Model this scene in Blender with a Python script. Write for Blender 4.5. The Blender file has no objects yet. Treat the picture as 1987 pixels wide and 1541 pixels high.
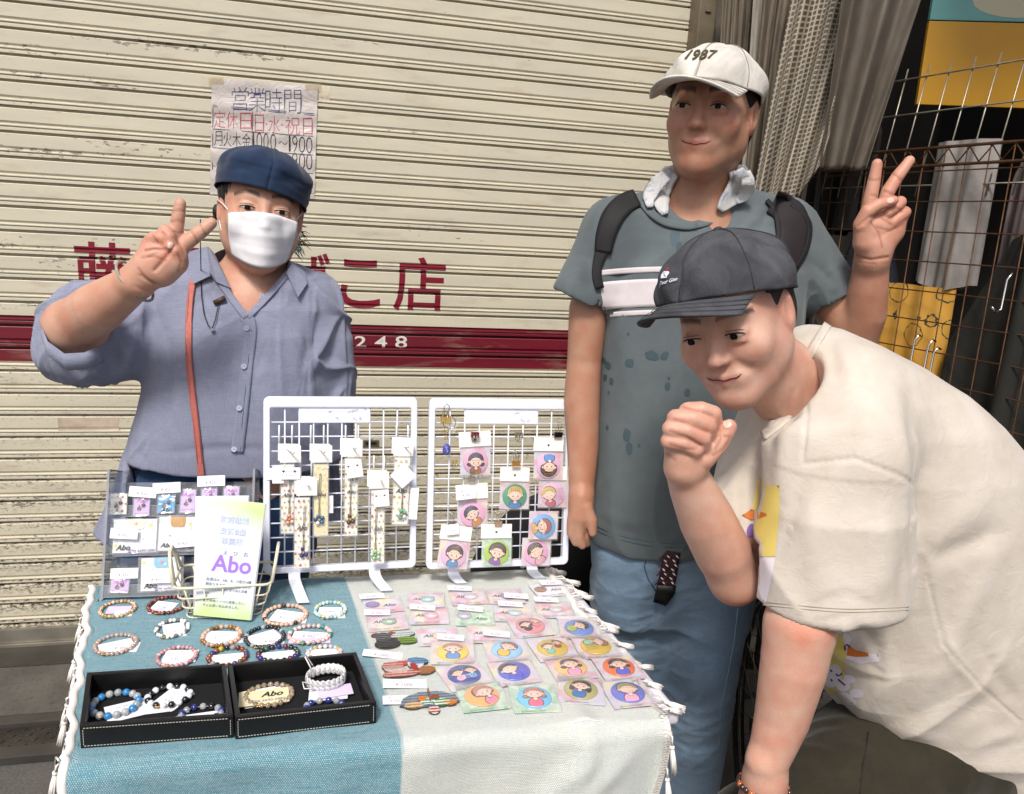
import bpy, bmesh, math, random
import numpy as np
from mathutils import Vector, Matrix
rad = math.radians
SC = bpy.context.scene
COL = SC.collection
random.seed(7)
rng = np.random.default_rng(5)

# ---------------------------------------------------------------- camera
CAMZ, FPX, IW, IH = 1.45, 1530.0, 1987.0, 1541.0
_y, _p, _r = rad(13.588), rad(12.026), rad(3.275)
FW = Vector((math.sin(_y)*math.cos(_p), math.cos(_y)*math.cos(_p), -math.sin(_p)))
_a = Vector((math.cos(_y), -math.sin(_y), 0)); _b = _a.cross(FW)
RT = _a*math.cos(_r) + _b*math.sin(_r)
UP = _b*math.cos(_r) - _a*math.sin(_r)
CAM = Vector((0, 0, CAMZ))
cd = bpy.data.cameras.new('camera'); cam = bpy.data.objects.new('camera', cd); COL.objects.link(cam)
m = Matrix((RT, UP, -FW)).transposed().to_4x4(); m.translation = CAM
cam.matrix_world = m
cd.sensor_fit = 'HORIZONTAL'; cd.sensor_width = 36; cd.lens = 36*FPX/IW
cd.clip_start = .05; cd.clip_end = 200
SC.camera = cam

# ---------------------------------------------------------------- light
SUN_AZ, SUN_EL = rad(-157), rad(51)        # azimuth of the sun measured from +Y towards +X
w = bpy.data.worlds.new('World'); SC.world = w; w.use_nodes = True
nt = w.node_tree; nt.nodes.clear()
sky = nt.nodes.new('ShaderNodeTexSky'); sky.sky_type = 'NISHITA'; sky.sun_disc = False
sky.sun_elevation = SUN_EL; sky.sun_rotation = SUN_AZ; sky.air_density = 1.0; sky.dust_density = 4.0; sky.ozone_density = .6
bg = nt.nodes.new('ShaderNodeBackground'); bg.inputs['Strength'].default_value = .092
wo = nt.nodes.new('ShaderNodeOutputWorld')
nt.links.new(sky.outputs[0], bg.inputs[0]); nt.links.new(bg.outputs[0], wo.inputs[0])
sd = bpy.data.lights.new('sun', 'SUN'); sun = bpy.data.objects.new('sun', sd); COL.objects.link(sun)
sd.energy = 2.2; sd.angle = rad(12); sd.color = (1, .96, .90)
sdir = Vector((math.sin(SUN_AZ)*math.cos(SUN_EL), math.cos(SUN_AZ)*math.cos(SUN_EL), math.sin(SUN_EL)))
sun.rotation_euler = sdir.to_track_quat('Z', 'Y').to_euler(); sun.location = (0, -3, 6)
SC.view_settings.view_transform = 'Standard'; SC.view_settings.look = 'None'
SC.view_settings.gamma = 1; SC.view_settings.use_curve_mapping = False
SC.view_settings.exposure = 0.58
SC.cycles.max_bounces = 6; SC.cycles.diffuse_bounces = 3; SC.cycles.glossy_bounces = 3
SC.cycles.transparent_max_bounces = 16; SC.cycles.transmission_bounces = 4
SC.cycles.use_denoising = True; SC.cycles.caustics_reflective = False; SC.cycles.caustics_refractive = False

# ---------------------------------------------------------------- picture to place
def ray(px, py): return FW + RT*((px-IW/2)/FPX) - UP*((py-IH/2)/FPX)
def atD(px, py, t): return CAM + ray(px, py)*t
def atY(px, py, Y): d = ray(px, py); return CAM + d*(Y/d.y)
def atZ(px, py, Z): d = ray(px, py); return CAM + d*((Z-CAMZ)/d.z)
_FW, _RT, _UP, _CAM = (np.array(v) for v in (FW, RT, UP, CAM))
def toPX(P):
    d = np.asarray(P) - _CAM; z = d@_FW
    return IW/2 + FPX*(d@_RT)/z, IH/2 - FPX*(d@_UP)/z, z

# ---------------------------------------------------------------- materials
def lin(c):
    if isinstance(c, str):
        c = c.lstrip('#'); c = [int(c[i:i+2], 16)/255 for i in (0, 2, 4)]
        c = [x/12.92 if x <= .04045 else ((x+.055)/1.055)**2.4 for x in c]
    return (c[0], c[1], c[2], 1)
class N:
    def __init__(s, name):
        s.m = bpy.data.materials.new(name); s.m.use_nodes = True; s.t = s.m.node_tree
        s.b = s.t.nodes['Principled BSDF']; s.out = s.t.nodes['Material Output']
    def n(s, typ, ins=None, **kw):
        q = s.t.nodes.new('ShaderNode'+typ)
        for k, v in kw.items(): setattr(q, k, v)
        for k, v in (ins or {}).items():
            if isinstance(v, bpy.types.NodeSocket): s.t.links.new(v, q.inputs[k])
            else: q.inputs[k].default_value = v
        return q
    def l(s, a, b): s.t.links.new(a, b)
    def coord(s, kind='Object', scale=(1, 1, 1), rot=(0, 0, 0)):
        c = s.n('TexCoord'); return s.n('Mapping', {'Vector': c.outputs[kind], 'Scale': scale, 'Rotation': rot}).outputs[0]
    def noise(s, vec, scale, detail=4, rough=.55, dist=0):
        return s.n('TexNoise', {'Vector': vec, 'Scale': scale, 'Detail': detail, 'Roughness': rough, 'Distortion': dist}).outputs[0]
    def ramp(s, f, a, b, ca=0., cb=1.):
        return s.n('MapRange', {'Value': f, 'From Min': a, 'From Max': b, 'To Min': ca, 'To Max': cb}).outputs[0]
    def mix(s, f, a, b, mode='MIX'):
        q = s.t.nodes.new('ShaderNodeMix'); q.data_type = 'RGBA'; q.blend_type = mode
        for i, v in ((0, f), (6, a), (7, b)):
            if isinstance(v, bpy.types.NodeSocket): s.t.links.new(v, q.inputs[i])
            else: q.inputs[i].default_value = v
        return q.outputs[2]
    def math(s, op, a, b=0., c=None):
        q = s.n('Math', operation=op)
        for i, v in enumerate((a, b) if c is None else (a, b, c)):
            if isinstance(v, bpy.types.NodeSocket): s.t.links.new(v, q.inputs[i])
            else: q.inputs[i].default_value = v
        return q.outputs[0]
    def bump(s, h, strength=.3, dist=.002):
        q = s.n('Bump', {'Height': h, 'Strength': strength, 'Distance': dist}); s.l(q.outputs[0], s.b.inputs['Normal']); return q
    def set(s, **kw):
        for k, v in kw.items():
            i = s.b.inputs[k.replace('_', ' ')]
            if isinstance(v, bpy.types.NodeSocket): s.l(v, i)
            else: i.default_value = v
        return s
_mc = {}
def mat(col, rough=.55, metal=0., name=None, var=.12, vs=30, bump=0, bs=200, spec=.5, trans=0, coat=0, stretch=(1, 1, 1), bd=.001):
    key = (str(col), rough, metal, var, vs, bump, bs, trans, coat, spec, stretch)
    if key in _mc: return _mc[key]
    q = N(name or 'paint'); c = lin(col)
    v = q.coord('Object', stretch)
    if var:
        f = q.ramp(q.noise(v, vs, 5), .3, .7)
        q.set(Base_Color=q.mix(f, tuple(x*(1-var) for x in c[:3])+(1,), tuple(min(1, x*(1+var*.6)) for x in c[:3])+(1,)))
    else: q.set(Base_Color=c)
    q.set(Roughness=rough, Metallic=metal)
    q.b.inputs['Specular IOR Level'].default_value = spec
    if trans: q.b.inputs['Transmission Weight'].default_value = trans
    if coat: q.b.inputs['Coat Weight'].default_value = coat
    if bump: q.bump(q.noise(v, bs, 4), bump, bd)
    _mc[key] = q.m
    return q.m
def attr_mat(name, rough=.5, coat=0, spec=.5, fn=None, sss=0):
    q = N(name); a = q.n('Attribute', attribute_name='Col').outputs[0]
    if fn: a = fn(q, a)
    q.set(Base_Color=a, Roughness=rough if not sss else q.ramp(q.noise(q.coord('Object'), 180, 4, .7), .3, .7, rough-.12, rough+.14)); q.b.inputs['Coat Weight'].default_value = coat
    q.b.inputs['Specular IOR Level'].default_value = spec
    if sss:
        q.b.inputs['Subsurface Weight'].default_value = sss
        q.b.inputs['Subsurface Radius'].default_value = (.9, .35, .2); q.b.inputs['Subsurface Scale'].default_value = .006
    return q.m
def clear_mat(name, tint='#ffffff', op=.06, rough=.08, bump=0, bs=60):
    q = N(name); q.t.nodes.remove(q.b)
    tr = q.n('BsdfTransparent', {'Color': lin(tint)}); gl = q.n('BsdfGlossy', {'Color': (1, 1, 1, 1), 'Roughness': rough})
    df = q.n('BsdfDiffuse', {'Color': (.85, .87, .9, 1)})
    if bump:
        b = q.n('Bump', {'Height': q.noise(q.coord(), bs, 3, .5, .6), 'Strength': bump, 'Distance': .004})
        q.l(b.outputs[0], gl.inputs['Normal'])
    fr = q.n('LayerWeight', {'Blend': .5})
    if bump: q.l(b.outputs[0], fr.inputs['Normal'])
    fr = q.math('ADD', q.math('MULTIPLY', q.math('POWER', fr.outputs['Facing'], 4.), .5), .045)
    m1 = q.n('MixShader', {0: op, 1: tr.outputs[0], 2: df.outputs[0]})
    m2 = q.n('MixShader', {0: fr, 1: m1.outputs[0], 2: gl.outputs[0]})
    q.l(m2.outputs[0], q.out.inputs[0]); return q.m

# ---------------------------------------------------------------- objects
def tag(o, label=None, cat=None, group=None, kind=None):
    if label: o['label'] = label
    if cat: o['category'] = cat
    if group: o['group'] = group
    if kind: o['kind'] = kind
    return o
def thing(name, label, cat, loc=(0, 0, 0), group=None, rot=None):
    o = bpy.data.objects.new(name, None); COL.objects.link(o); o.empty_display_size = .05
    o.location = loc
    if rot is not None: o.rotation_euler = rot
    return tag(o, label, cat, group)
def link(name, me, parent=None, loc=None, rot=None, scale=None, kind=None):
    o = bpy.data.objects.new(name, me); COL.objects.link(o)
    if parent is not None: o.parent = parent
    if loc is not None: o.location = loc
    if rot is not None: o.rotation_euler = rot
    if scale is not None: o.scale = scale
    if kind: o['kind'] = kind
    return o
def place(o, M4):
    o.matrix_world = M4; return o
def frame(origin, x, up):
    """matrix whose x axis runs along x, y axis towards up (made square), z = x cross y"""
    x = Vector(x).normalized(); z = x.cross(Vector(up)).normalized(); y = z.cross(x)
    M4 = Matrix((x, y, z)).transposed().to_4x4(); M4.translation = origin; return M4
class MB:
    """collects shapes in one mesh"""
    def __init__(s): s.bm = bmesh.new(); s.mi = 0
    def _done(s, vs, M4=None):
        if M4 is not None: bmesh.ops.transform(s.bm, matrix=M4, verts=vs)
        for v in vs:
            for f in v.link_faces: f.material_index = s.mi
    def box(s, c, d, M4=None, bevel=0):
        r = bmesh.ops.create_cube(s.bm, size=1); vs = r['verts']
        for v in vs: v.co = Vector((c[0]+v.co.x*d[0], c[1]+v.co.y*d[1], c[2]+v.co.z*d[2]))
        if bevel:
            es = list({e for v in vs for e in v.link_edges})
            rr = bmesh.ops.bevel(s.bm, geom=es, offset=bevel, segments=2, profile=.7, affect='EDGES')
            vs = list({v for f in rr['faces'] for v in f.verts} | {v for v in vs if v.is_valid})
        s._done(vs, M4); return s
    def tube(s, pts, r, n=8, close=False, cap=True):
        pts = [Vector(p) for p in pts]; k = len(pts)
        if not hasattr(r, '__len__'): r = [r]*k
        rings = []; prev = None
        for i, p in enumerate(pts):
            if close: d = pts[(i+1) % k]-pts[i-1]
            else: d = pts[min(i+1, k-1)]-pts[max(i-1, 0)]
            d.normalize()
            if prev is None: a = d.orthogonal().normalized()
            else: a = (prev - d*prev.dot(d)).normalized()
            prev = a; b = d.cross(a)
            rings.append([s.bm.verts.new(p + (a*math.cos(t)+b*math.sin(t))*r[i]) for t in (2*math.pi*j/n for j in range(n))])
        for i in range(k if close else k-1):
            A, B = rings[i], rings[(i+1) % k]
            for j in range(n):
                try: f = s.bm.faces.new((A[j], A[(j+1) % n], B[(j+1) % n], B[j])); f.smooth = True; f.material_index = s.mi
                except ValueError: pass
        if cap and not close:
            for A in (rings[0][::-1], rings[-1]):
                f = s.bm.faces.new(A); f.material_index = s.mi
        return s
    def ball(s, c, r, seg=12, rings=8, scale=(1, 1, 1), M4=None):
        nv = s.bm.verts.new; nf = s.bm.faces.new; R = []
        def pt(a, t):
            p = Vector((c[0]+r*scale[0]*math.sin(a)*math.cos(t), c[1]+r*scale[1]*math.sin(a)*math.sin(t), c[2]+r*scale[2]*math.cos(a)))
            return nv(M4 @ p if M4 is not None else p)
        top, bot = pt(0, 0), pt(math.pi, 0)
        for i in range(1, rings): R.append([pt(math.pi*i/rings, 2*math.pi*j/seg) for j in range(seg)])
        for j in range(seg):
            k = (j+1) % seg; fs = [nf((top, R[0][j], R[0][k])), nf((bot, R[-1][k], R[-1][j]))]
            for i in range(len(R)-1): fs.append(nf((R[i][j], R[i+1][j], R[i+1][k], R[i][k])))
            for f in fs: f.smooth = True; f.material_index = s.mi
        return s
    def prism(s, poly, z0, z1, M4=None):
        a = [s.bm.verts.new((x, y, z0)) for x, y in poly]; b = [s.bm.verts.new((x, y, z1)) for x, y in poly]; n = len(poly)
        fs = [s.bm.faces.new(a[::-1]), s.bm.faces.new(b)] + [s.bm.faces.new((a[i], a[(i+1) % n], b[(i+1) % n], b[i])) for i in range(n)]
        for f in fs: f.material_index = s.mi
        if M4 is not None: bmesh.ops.transform(s.bm, matrix=M4, verts=a+b)
        return s
    def grid(s, P, smooth=True):
        """P: rows of points"""
        V = [[s.bm.verts.new(p) for p in row] for row in P]
        for i in range(len(V)-1):
            for j in range(len(V[0])-1):
                f = s.bm.faces.new((V[i][j], V[i][j+1], V[i+1][j+1], V[i+1][j])); f.smooth = smooth; f.material_index = s.mi
        return s
    def mesh(s, name, *mats, smooth=None):
        bmesh.ops.recalc_face_normals(s.bm, faces=s.bm.faces)
        me = bpy.data.meshes.new(name); s.bm.to_mesh(me); s.bm.free()
        for q in mats: me.materials.append(q)
        if smooth: me.shade_smooth()
        return me
    def build(s, name, *mats, parent=None, smooth=None, kind=None):
        return link(name, s.mesh(name, *mats, smooth=smooth), parent, kind=kind)
def setcol(me, cols):
    """one colour for each vertex"""
    a = me.color_attributes.new('Col', 'FLOAT_COLOR', 'POINT')
    c = np.ones((len(me.vertices), 4), np.float32); c[:, :3] = np.asarray(cols)[:, :3]
    a.data.foreach_set('color', c.ravel())
def np_mesh(name, V, F, mats, cols=None, smooth=True):
    me = bpy.data.meshes.new(name); me.from_pydata([tuple(v) for v in V], [], [tuple(f) for f in F]) if len(F) < 3000 else _fast(me, V, F)
    for q in mats: me.materials.append(q)
    if smooth: me.shade_smooth()
    if cols is not None: setcol(me, cols)
    return me
def _fast(me, V, F):
    V = np.ascontiguousarray(V, np.float32); F = np.ascontiguousarray(F, np.int32); n, k = F.shape
    me.vertices.add(len(V)); me.vertices.foreach_set('co', V.ravel())
    me.loops.add(n*k); me.loops.foreach_set('vertex_index', F.ravel())
    me.polygons.add(n); me.polygons.foreach_set('loop_start', np.arange(0, n*k, k, dtype=np.int32))
    me.update(calc_edges=True)

# ---------------------------------------------------------------- flat print: coloured shapes in layers
_tc = {}
def text2d(s, bold=0., shear=0., thin=0):
    k = (s, bold, shear)
    if k not in _tc:
        c = bpy.data.curves.new('t', 'FONT'); c.body = s; c.offset = bold; c.shear = shear; c.resolution_u = 3; c.align_x = 'LEFT'
        o = bpy.data.objects.new('t', c); COL.objects.link(o)
        bpy.context.view_layer.update()
        me = o.to_mesh()
        V = np.array([v.co[:2] for v in me.vertices]) if len(me.vertices) else np.zeros((0, 2)); F = [tuple(p.vertices) for p in me.polygons]
        o.to_mesh_clear(); bpy.data.objects.remove(o); bpy.data.curves.remove(c)
        if len(V): lo, hi = V.min(0), V.max(0); V = V - lo; wh = hi-lo
        else: wh = np.ones(2)
        _tc[k] = (V, F, wh)
    return _tc[k]
class Art:
    def __init__(s): s.V = []; s.F = []; s.C = []; s.k = 0
    def _add(s, V, F, col):
        b = len(s.V); s.k += 1; c = lin(col)
        s.V += [(x, y, s.k) for x, y in V]; s.C += [c]*len(V); s.F += [tuple(b+i for i in f) for f in F]
    def ell(s, x, y, rx, ry, col, rot=0, n=20, a0=0, a1=360):
        a = np.radians(np.linspace(a0, a1, n+1)); 
        out = [(x, y)]; F = []
        c, q = math.cos(rad(rot)), math.sin(rad(rot))
        for fr in (.34, .67, 1.):
            out += [(x+fr*(rx*math.cos(t)*c-ry*math.sin(t)*q), y+fr*(rx*math.cos(t)*q+ry*math.sin(t)*c)) for t in a]
        m = n+1
        for i in range(n): F.append((0, 1+i, 2+i))
        for L in range(2):
            for i in range(n): F.append((1+L*m+i, 1+(L+1)*m+i, 2+(L+1)*m+i, 2+L*m+i))
        s._add(out, F, col)
    def poly(s, P, col): s._add(P, [tuple(range(len(P)))], col)
    def rect(s, x, y, w, h, col): s.poly([(x-w/2, y-h/2), (x+w/2, y-h/2), (x+w/2, y+h/2), (x-w/2, y+h/2)], col)
    def line(s, P, w, col):
        P = [Vector(p) for p in P]; V = []; F = []
        for i, p in enumerate(P):
            d = (P[min(i+1, len(P)-1)]-P[max(i-1, 0)]).normalized(); nn = Vector((-d.y, d.x))*w/2
            V += [tuple(p+nn), tuple(p-nn)]
        F = [(2*i, 2*i+1, 2*i+3, 2*i+2) for i in range(len(P)-1)]
        s._add(V, F, col)
    def text(s, t, x, y, w=None, h=None, col='#222222', bold=0., shear=0., rot=0, anchor=.5):
        V, F, wh = text2d(t, bold, shear)
        if not len(V): return
        if w is None: sx = sy = h/wh[1]
        elif h is None: sx = sy = w/wh[0]
        else: sx, sy = w/wh[0], h/wh[1]
        Q = (V - wh*np.array([anchor, .5]))*np.array([sx, sy]); c, q = math.cos(rad(rot)), math.sin(rad(rot))
        s._add([(x+a*c-b*q, y+a*q+b*c) for a, b in Q], F, col)
    def mesh(s, name, mat_, fn=None, eps=.00012):
        fn = fn or (lambda x, y: 0.)
        V = [(x, y, fn(x, y)+k*eps) for x, y, k in s.V]
        me = bpy.data.meshes.new(name); me.from_pydata(V, [], s.F); me.materials.append(mat_); me.update(); setcol(me, s.C); return me
PRINT = attr_mat('printed ink', .5)
GLOSSP = attr_mat('glossy print', .12, coat=.6)
# ================================================================ the setting
WY = 2.70; PITCH = .07155
def zline(k): return 1.928 - k*PITCH
# ---- ground
def ground():
    q = N('asphalt'); v = q.coord('Object'); f = q.ramp(q.noise(v, 3, 6, .6), .3, .7); g = q.noise(v, 160, 3, .6)
    c = q.mix(f, (.045, .043, .04, 1), (.085, .08, .073, 1)); c = q.mix(q.ramp(g, .35, .75), c, (.12, .115, .105, 1))
    q.set(Base_Color=c, Roughness=.85); q.bump(g, .6, .003)
    b = MB(); b.grid([[(-30, -30, -.03), (30, -30, -.03)], [(-30, 3.2, -.03), (30, 3.2, -.03)]], False)
    b.build('ground', q.m, kind='structure')
    q = N('concrete'); v = q.coord('Object'); f = q.ramp(q.noise(v, 5, 8, .65), .25, .75); g = q.noise(v, 90, 4, .7)
    c = q.mix(f, (.05, .045, .04, 1), (.12, .11, .095, 1)); c = q.mix(q.ramp(g, .55, .7), c, (.03, .028, .025, 1))
    q.set(Base_Color=c, Roughness=.8); q.bump(g, .5, .003)
    b = MB(); b.box((0, 2.43, -.02), (5.2, .27, .03)); b.build('pavement', q.m, kind='structure')
    me = mat('#4b4742', .45, .7, name='worn steel', var=.4, vs=14, bump=.4, bs=60)
    t = thing('drain_cover', 'dark steel checker plate strip set in the ground before the shutter', 'drain cover', (0, 2.2, -.03))
    b = MB(); b.box((0, 0, .005), (5.2, .1, .01)); link('plate', b.mesh('plate', me), t)
    b = MB()
    for s in (-1, 1): b.box((0, s*.078, .012), (5.2, .05, .024), bevel=.003)
    link('edge_rail', b.mesh('rail', mat('#55524e', .5, .6, var=.3, vs=10)), t)
    b = MB()
    for i in range(56):
        for j in range(4):
            a = rad(38 if (i+j) % 2 else -38)
            M4 = Matrix.Translation((-1.5+i*.021, -.036+j*.024, .0105)) @ Matrix.Rotation(a, 4, 'Z')
            b.ball((0, 0, 0), 1, 8, 4, (.0105, .003, .0022), M4)
    o = link('tread_pattern', b.mesh('tread', me), t, kind='stuff')
ground()

# ---- roller shutter: every slat a piece of its own
PROF = [(0, 0), (.03, .001), (.08, .004), (.12, .004), (.15, -.0008), (.19, -.001), (.215, .003), (.24, .003), (.265, .002), (.365, .002), (.38, .019), (.487, .019), (.495, 0), (.515, -.0008), (1.0, 0)]
def shutter_mat(base, lo, name):
    q = N(name); v = q.coord('Object')
    geo = q.n('NewGeometry').outputs['Position']
    big = q.noise(q.n('Mapping', {'Vector': geo, 'Scale': (1, 1, 6)}).outputs[0], 2.2, 5, .6)
    st = q.noise(q.n('Mapping', {'Vector': geo, 'Scale': (2.2, 1, 14)}).outputs[0], 5, 7, .68, .5)
    c = q.mix(q.ramp(big, .35, .68), base, lo)
    stain = q.noise(q.n('Mapping', {'Vector': geo, 'Scale': (.8, 1, 3)}).outputs[0], 7, 4, .6, .3)
    c = q.mix(q.ramp(stain, .56, .78, 0, .5), c, (.33, .25, .19, 1))
    # peeled paint: torn flakes, more of them to the left and low
    fl = q.noise(q.n('Mapping', {'Vector': geo, 'Scale': (1.3, 1, 3.2)}).outputs[0], 26, 9, .72, .35)
    reg = q.noise(q.n('Mapping', {'Vector': geo, 'Scale': (.55, 1, 6.5)}).outputs[0], 3.1, 3, .5)
    x = q.n('SeparateXYZ', {0: geo}).outputs
    left = q.ramp(x[0], -.2, 1.2, .02, -.16)
    k = q.math('ADD', q.math('MULTIPLY', q.math('SUBTRACT', reg, .52), .9), left)
    flk = q.ramp(q.math('ADD', fl, k), .725, .74)
    c = q.mix(flk, c, (.27, .235, .19, 1))
    edge = q.math('MULTIPLY', q.ramp(q.math('ADD', fl, k), .715, .725), q.ramp(q.math('ADD', fl, k), .75, .735))
    c = q.mix(edge, c, (.07, .05, .035, 1))
    spk = q.noise(geo, 120, 2, .5); c = q.mix(q.ramp(spk, .74, .77), c, (.1, .075, .05, 1))
    # grime lodged in the grooves, thickened low down to paint in the shade there
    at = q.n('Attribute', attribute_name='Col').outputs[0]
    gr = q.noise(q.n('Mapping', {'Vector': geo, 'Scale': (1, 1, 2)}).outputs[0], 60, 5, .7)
    dirt_shade = q.math('MULTIPLY', at, q.ramp(q.math('ADD', gr, q.ramp(x[2], 0., 1.5, .13, -.12)), .56, .68))
    c = q.mix(dirt_shade, c, (.06, .045, .03, 1))
    q.set(Base_Color=c, Roughness=q.ramp(st, .3, .7, .38, .55))
    q.bump(q.math('ADD', q.math('MULTIPLY', flk, -.5), q.noise(geo, 9, 3)), .25, .002)
    return q.m
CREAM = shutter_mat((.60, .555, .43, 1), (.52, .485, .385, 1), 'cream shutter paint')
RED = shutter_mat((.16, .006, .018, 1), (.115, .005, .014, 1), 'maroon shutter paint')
XL, XR = -2.3, 1.198
sh = thing('roller_shutter', 'closed cream metal roller shutter with a maroon band and painted shop name', 'shutter', (0, WY, 0))
def slat_mesh():
    xs = np.linspace(XL, XR, 60); V = []; C = []; F = []
    for s, y in PROF:
        for x in xs:
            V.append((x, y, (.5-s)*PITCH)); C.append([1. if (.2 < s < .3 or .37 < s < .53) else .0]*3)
    n = len(xs)
    for i in range(len(PROF)-1):
        for j in range(n-1): F.append((i*n+j, (i+1)*n+j, (i+1)*n+j+1, i*n+j+1))
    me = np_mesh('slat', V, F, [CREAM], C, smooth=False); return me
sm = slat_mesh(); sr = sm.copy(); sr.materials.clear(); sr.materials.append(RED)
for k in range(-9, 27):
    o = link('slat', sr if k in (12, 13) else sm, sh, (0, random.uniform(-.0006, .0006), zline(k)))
    if k == 12 or k == 13: o['label'] = 'maroon painted slat'
b = MB(); b.box((XL/2+XR/2, .004, .035), (XR-XL, .03, .05), bevel=.004)
b.box((XL/2+XR/2, -.012, .004), (XR-XL, .02, .012), bevel=.002)
link('bottom_bar', b.mesh('bar', mat('#8f8b80', .4, .6, var=.25, vs=12)), sh)
b = MB(); b.box((XL/2+XR/2, 0, -.035), (XR-XL+.3, .16, .07), bevel=.003)
o = b.build('sill', mat('#4a4742', .5, .5, var=.35, vs=6, bump=.3), kind='structure'); o.location = (0, WY-.06, -.0)
def prof_y(z):
    k = round((1.928-z)/PITCH); s = .5-(z-zline(k))/PITCH
    return np.interp(s, [p[0] for p in PROF], [p[1] for p in PROF])
def painted(name, s, x0, y0, x1, y1, m_, bold=0., shear=0.):
    a, b_ = atY(x0, (y0+y1)/2, WY), atY(x1, (y0+y1)/2, WY); t, d = atY((x0+x1)/2, y0, WY), atY((x0+x1)/2, y1, WY)
    V, F, wh = text2d(s, bold, shear); bm = bmesh.new()
    vs = [bm.verts.new((a.x+(b_.x-a.x)*v[0]/wh[0], 0, d.z+(t.z-d.z)*v[1]/wh[1])) for v in V]
    for f in F:
        try: bm.faces.new([vs[i] for i in f])
        except ValueError: pass
    k0 = int((1.928-t.z)/PITCH)-1; k1 = int((1.928-d.z)/PITCH)+2
    for k in range(k0, k1+1):
        for s_, y in PROF[:-1]:
            z = zline(k)+(.5-s_)*PITCH
            if d.z < z < t.z: bmesh.ops.bisect_plane(bm, geom=bm.verts[:]+bm.edges[:]+bm.faces[:], plane_co=(0, 0, z), plane_no=(0, 0, 1))
    bmesh.ops.triangulate(bm, faces=bm.faces[:])
    for v in bm.verts: v.co.y = prof_y(v.co.z)-.0009
    me = bpy.data.meshes.new(name); bm.to_mesh(me); bm.free(); me.materials.append(m_)
    o = link(name, me, sh); return o
RP = mat('#7a1228', .42, name='maroon paint', var=.25, vs=18); WP = mat('#d8d4cc', .5, name='white paint')
for s, bx in (('藤', (143, 470, 258, 592)), ('原', (284, 479, 388, 600)), ('た', (425, 488, 520, 594)), ('ば', (548, 490, 640, 590)), ('こ', (660, 504, 738, 597)), ('店', (764, 499, 864, 604))):
    painted('painted_letter', s, *bx, RP, bold=.014)
for s, bx in (('9', (650, 651, 674, 674)), ('2', (688, 652, 711, 674)), ('4', (727, 652, 751, 675)), ('8', (767, 652, 790, 676))):
    painted('painted_digit', s, *bx, WP, bold=.01)
# shutter lock plates
def lock(px, py, w_, h_, label):
    p = atY(px, py, WY-.002); t = thing('lock_plate', label, 'lock', p)
    b = MB(); b.box((0, 0, 0), (w_, .004, h_), bevel=.001); link('plate', b.mesh('p', mat('#8d8674', .35, .7)), t)
    b = MB(); b.box((0, -.0025, 0), (w_*.7, .002, h_*.45)); link('slot', b.mesh('s', mat('#15130f', .6)), t)
lock(720, 860, .055, .022, 'small steel letter slot in the shutter behind the left wire rack')
lock(585, 535, .05, .024, 'small framed keyhole plate under the painted shop name')
lock(1042, 853, .03, .02, 'tiny dark latch on the shutter behind the badge rack')
# old tape patches and streaks
def patch(px0, py0, px1, py1, col, label, z=.0012):
    pts = []
    for i in range(2): pts.append([atY(px0+(px1-px0)*j/6, (py0, py1)[i], WY) for j in range(7)])
    b = MB(); P = []
    for i in range(9):
        f = i/8; P.append([Vector((a.x, WY+prof_y(a.z*(1-f)+c.z*f)-z-.0006*math.sin(j*2.1+i), a.z*(1-f)+c.z*f)) for j, (a, c) in enumerate(zip(*pts))])
    b.grid(P); tag(b.build('tape_patch', mat(col, .5, var=.25, vs=25)), label, 'tape patch')
patch(112, 811, 230, 836, '#b9a998', 'faded strip of old tape on the shutter left of the woman')
patch(616, 168, 640, 200, '#cfc5ae', 'torn clear tape at the upper right corner of the notice')

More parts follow.
